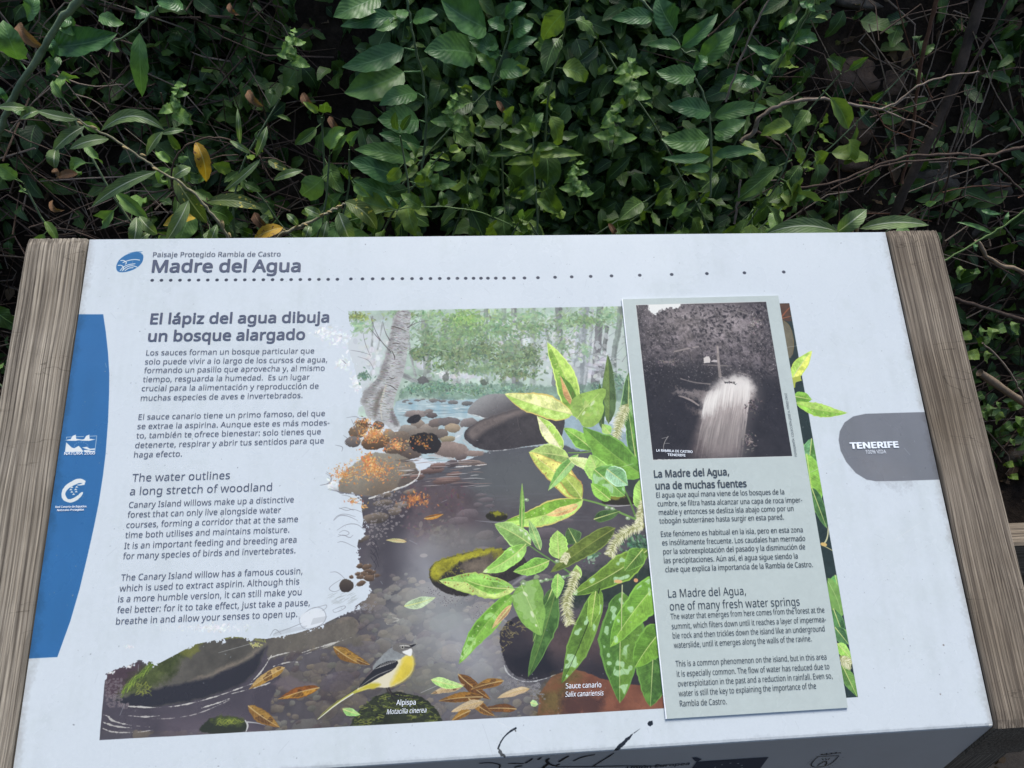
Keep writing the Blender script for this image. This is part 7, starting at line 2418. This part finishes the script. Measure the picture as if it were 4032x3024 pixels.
for i in range(26):
    x0 = rnd.uniform(-100, 900)
    y0 = rnd.uniform(300, 1500)
    a = rnd.uniform(-1.2, 1.6)
    L = rnd.uniform(250, 650)
    c = [(x0, y0), (x0 + math.cos(a) * L * .5 + rnd.uniform(-60, 60), y0 - math.sin(a) * L * .5 + rnd.uniform(-60, 60)), (x0 + math.cos(a) * L, y0 - math.sin(a) * L)]
    fstem('dry_twig', None, QL, c, (rnd.uniform(7, 15), rnd.uniform(4, 6)), rnd.uniform(.86, 1.0), rnd.choice([m_brown, m_brown, m_pale]), 5,
          label='thin dry twig in the brown tangle behind the left beam', cat='twig', group='dry twigs in the tangle at left')


def tangle(name, xr, zr_, n, seed, mat, label):
    r = random.Random(seed)
    V, F = [], []
    for _ in range(n):
        x, y = r.uniform(*xr), r.uniform(.84, 1.35)
        z = float(bank_z(x, y)) + r.uniform(0, zr_)
        d = np.array([r.gauss(0, 1), r.gauss(0, .45), r.gauss(0, .8)])
        d /= np.linalg.norm(d)
        L = r.uniform(.10, .34)
        k = np.array([r.gauss(0, .05), r.gauss(0, .03), r.gauss(0, .05)])
        p = np.array([x, y, z])
        tube(V, F, [p - d * L / 2, p - d * L / 6 + k, p + d * L / 6 + k * .7, p + d * L / 2], [.0022, .0009], 3)
    link(name, mesh(name, V, F), mat, kind='stuff', label=label)


tangle('dry_brush', (.45, 1.7), .18, 300, 3, m_brown, 'mass of fine dry brush on the bank at right')
tangle('dry_brush', (-1.5, -.35), .25, 900, 4, m_brown, 'mass of fine dry brush on the bank at left')

pts = []
while len(pts) < 4600:
    x, y = rg.uniform(-2.4, 2.6), rg.uniform(.1, 1.6)
    pts.append(np.array([x, y, float(bank_z(x, y)) + rg.uniform(.0, .02)]))
m_litter = leaf_material('brown_leaf_litter', (.045, .028, .018), (.085, .055, .035), (.16, .11, .07), (.12, .08, .05), attr=True, rough_=.85)
leaf_mass('leaf_litter', pts, .040, m_litter, 'brown dead leaves littering the shaded bank')
tangle('dry_brush', (.5, 1.7), .14, 110, 13, m_pale, 'paler dead stalks in the brush at right')
tangle('dry_brush', (-1.5, -.4), .2, 340, 14, m_pale, 'paler dead stalks in the brush at left')

# a few fallen or turning leaves caught in the green
for i, (q, x, y, w, mt) in enumerate(((QL, 1480, 20, 40, m_dead), (QL, 1600, 580, 60, m_dead), (QL, 1640, 1370, 70, m_dead), (QM, 160, 750, 50, m_dead), (QL, 340, 1290, 40, m_dead), (QM, 1240, 650, 40, m_pale), (QM, 1960, 1440, 40, m_dead), (QL, 1950, 600, 60, m_dead), (QL, 120, 150, 90, m_dead))):
    nm = ['small brown leaf caught at the top, above the willow arch', 'small orange brown leaf left of the big leaved vine', 'dull red leaf low beside the freckled willow leaf', 'reddish leaf between the creeper and the vine',
          'small brown leaf below the brown curled leaf tip', 'whitish dry leaf beside the upright sprout', 'small brown leaf low at right of the middle', 'rust coloured leaf in the creeper near the vine', 'curled brown leaf at the top left corner'][i]
    P = at(x, y, .86, q)
    wm = size_at(w, P, q)
    n = 9
    t = np.linspace(0, 1, n)
    mid = np.stack([P[0] + t * wm * 1.3, P[1] - .02 * np.sin(t * 3), P[2] - t * wm * 1.5 + .2 * wm * np.sin(t * 4)], 1)
    V, F, UV = blade(mid, np.array([0, -1, .5]), profile('ovate', n) * wm * .9, .5, .15, i, .05, 2)
    o = link('fallen_leaf', mesh('fallen_leaf', V, F, True, UV), mt if mt is not m_pale else m_dead)
    o['label'], o['category'] = nm, 'leaf'
# a low rail fence that starts beyond the right beam
P = at(2189, 1176, .34)
Q_ = at(2189, 1262, .34)
hz = abs(P[2] - Q_[2])
rf = thing('rail_fence', (P[0] + .25, .36, 0), 'end of a brown wooden rail at the right edge, beyond the right beam', 'fence')


def grain_box(name, x0, x1, y0, y1, z0, z1, axis):
    a_, b_, d_ = (x1 - x0, y1 - y0, z1 - z0)
    if axis == 'x':
        V, F = chamfer_box(0, b_, 0, d_, 0, a_)
        M = Matrix(((0, 1, 0, x0), (1, 0, 0, y0), (0, 0, 1, z0), (0, 0, 0, 1)))
    else:
        V, F = chamfer_box(0, a_, 0, b_, 0, d_)
        M = Matrix(((1, 0, 0, x0), (0, 0, 1, y0), (0, 1, 0, z0), (0, 0, 0, 1)))
    V = [(x, z, y) for x, y, z in V]
    F = [tuple(reversed(f)) for f in F]
    o = link(name, mesh(name, V, F, False), m_wood2)
    o.parent = rf
    o.matrix_parent_inverse = Matrix.Translation(-Vector(rf.location))
    o.matrix_basis = M


grain_box('rail', P[0], P[0] + 1.4, .34, .385, P[2] - hz, P[2], 'x')
grain_box('post', P[0] + .25, P[0] + .33, .386, .46, -.02, P[2] + .03, 'z')
grain_box('post', P[0] + 1.25, P[0] + 1.33, .386, .46, -.02, P[2] + .03, 'z')
# leaves on the ground side of the bank right of the beam
gl = thing('creeper_bush', tuple(surf(1000, 900, Q8)), 'low creeper with dark glossy leaves beside the lower half of the right beam', 'bush', 'leafy creepers covering the bank')
for (x, y) in ((830, 740), (870, 790), (900, 700), (960, 700), (1040, 690), (1120, 720), (880, 860), (930, 900), (1010, 1190), (1060, 1190), (930, 1260), (960, 1330), (1080, 1300), (1120, 1350), (1100, 1420), (990, 1280), (760, 380),
               (880, 340), (1130, 1250), (900, 1110), (950, 1180), (1150, 1500), (1090, 1540), (1120, 1620)):
    a = rnd.uniform(0, 6.28)
    L = rnd.uniform(60, 120)
    fleaf(gl, Q8, (x, y), (x + math.cos(a) * L, y + math.sin(a) * L * .6), L * .6, rnd.uniform(-.1, .1), .74 + rnd.uniform(-.04, .04), m_bind, kind='heart', wave=.1)
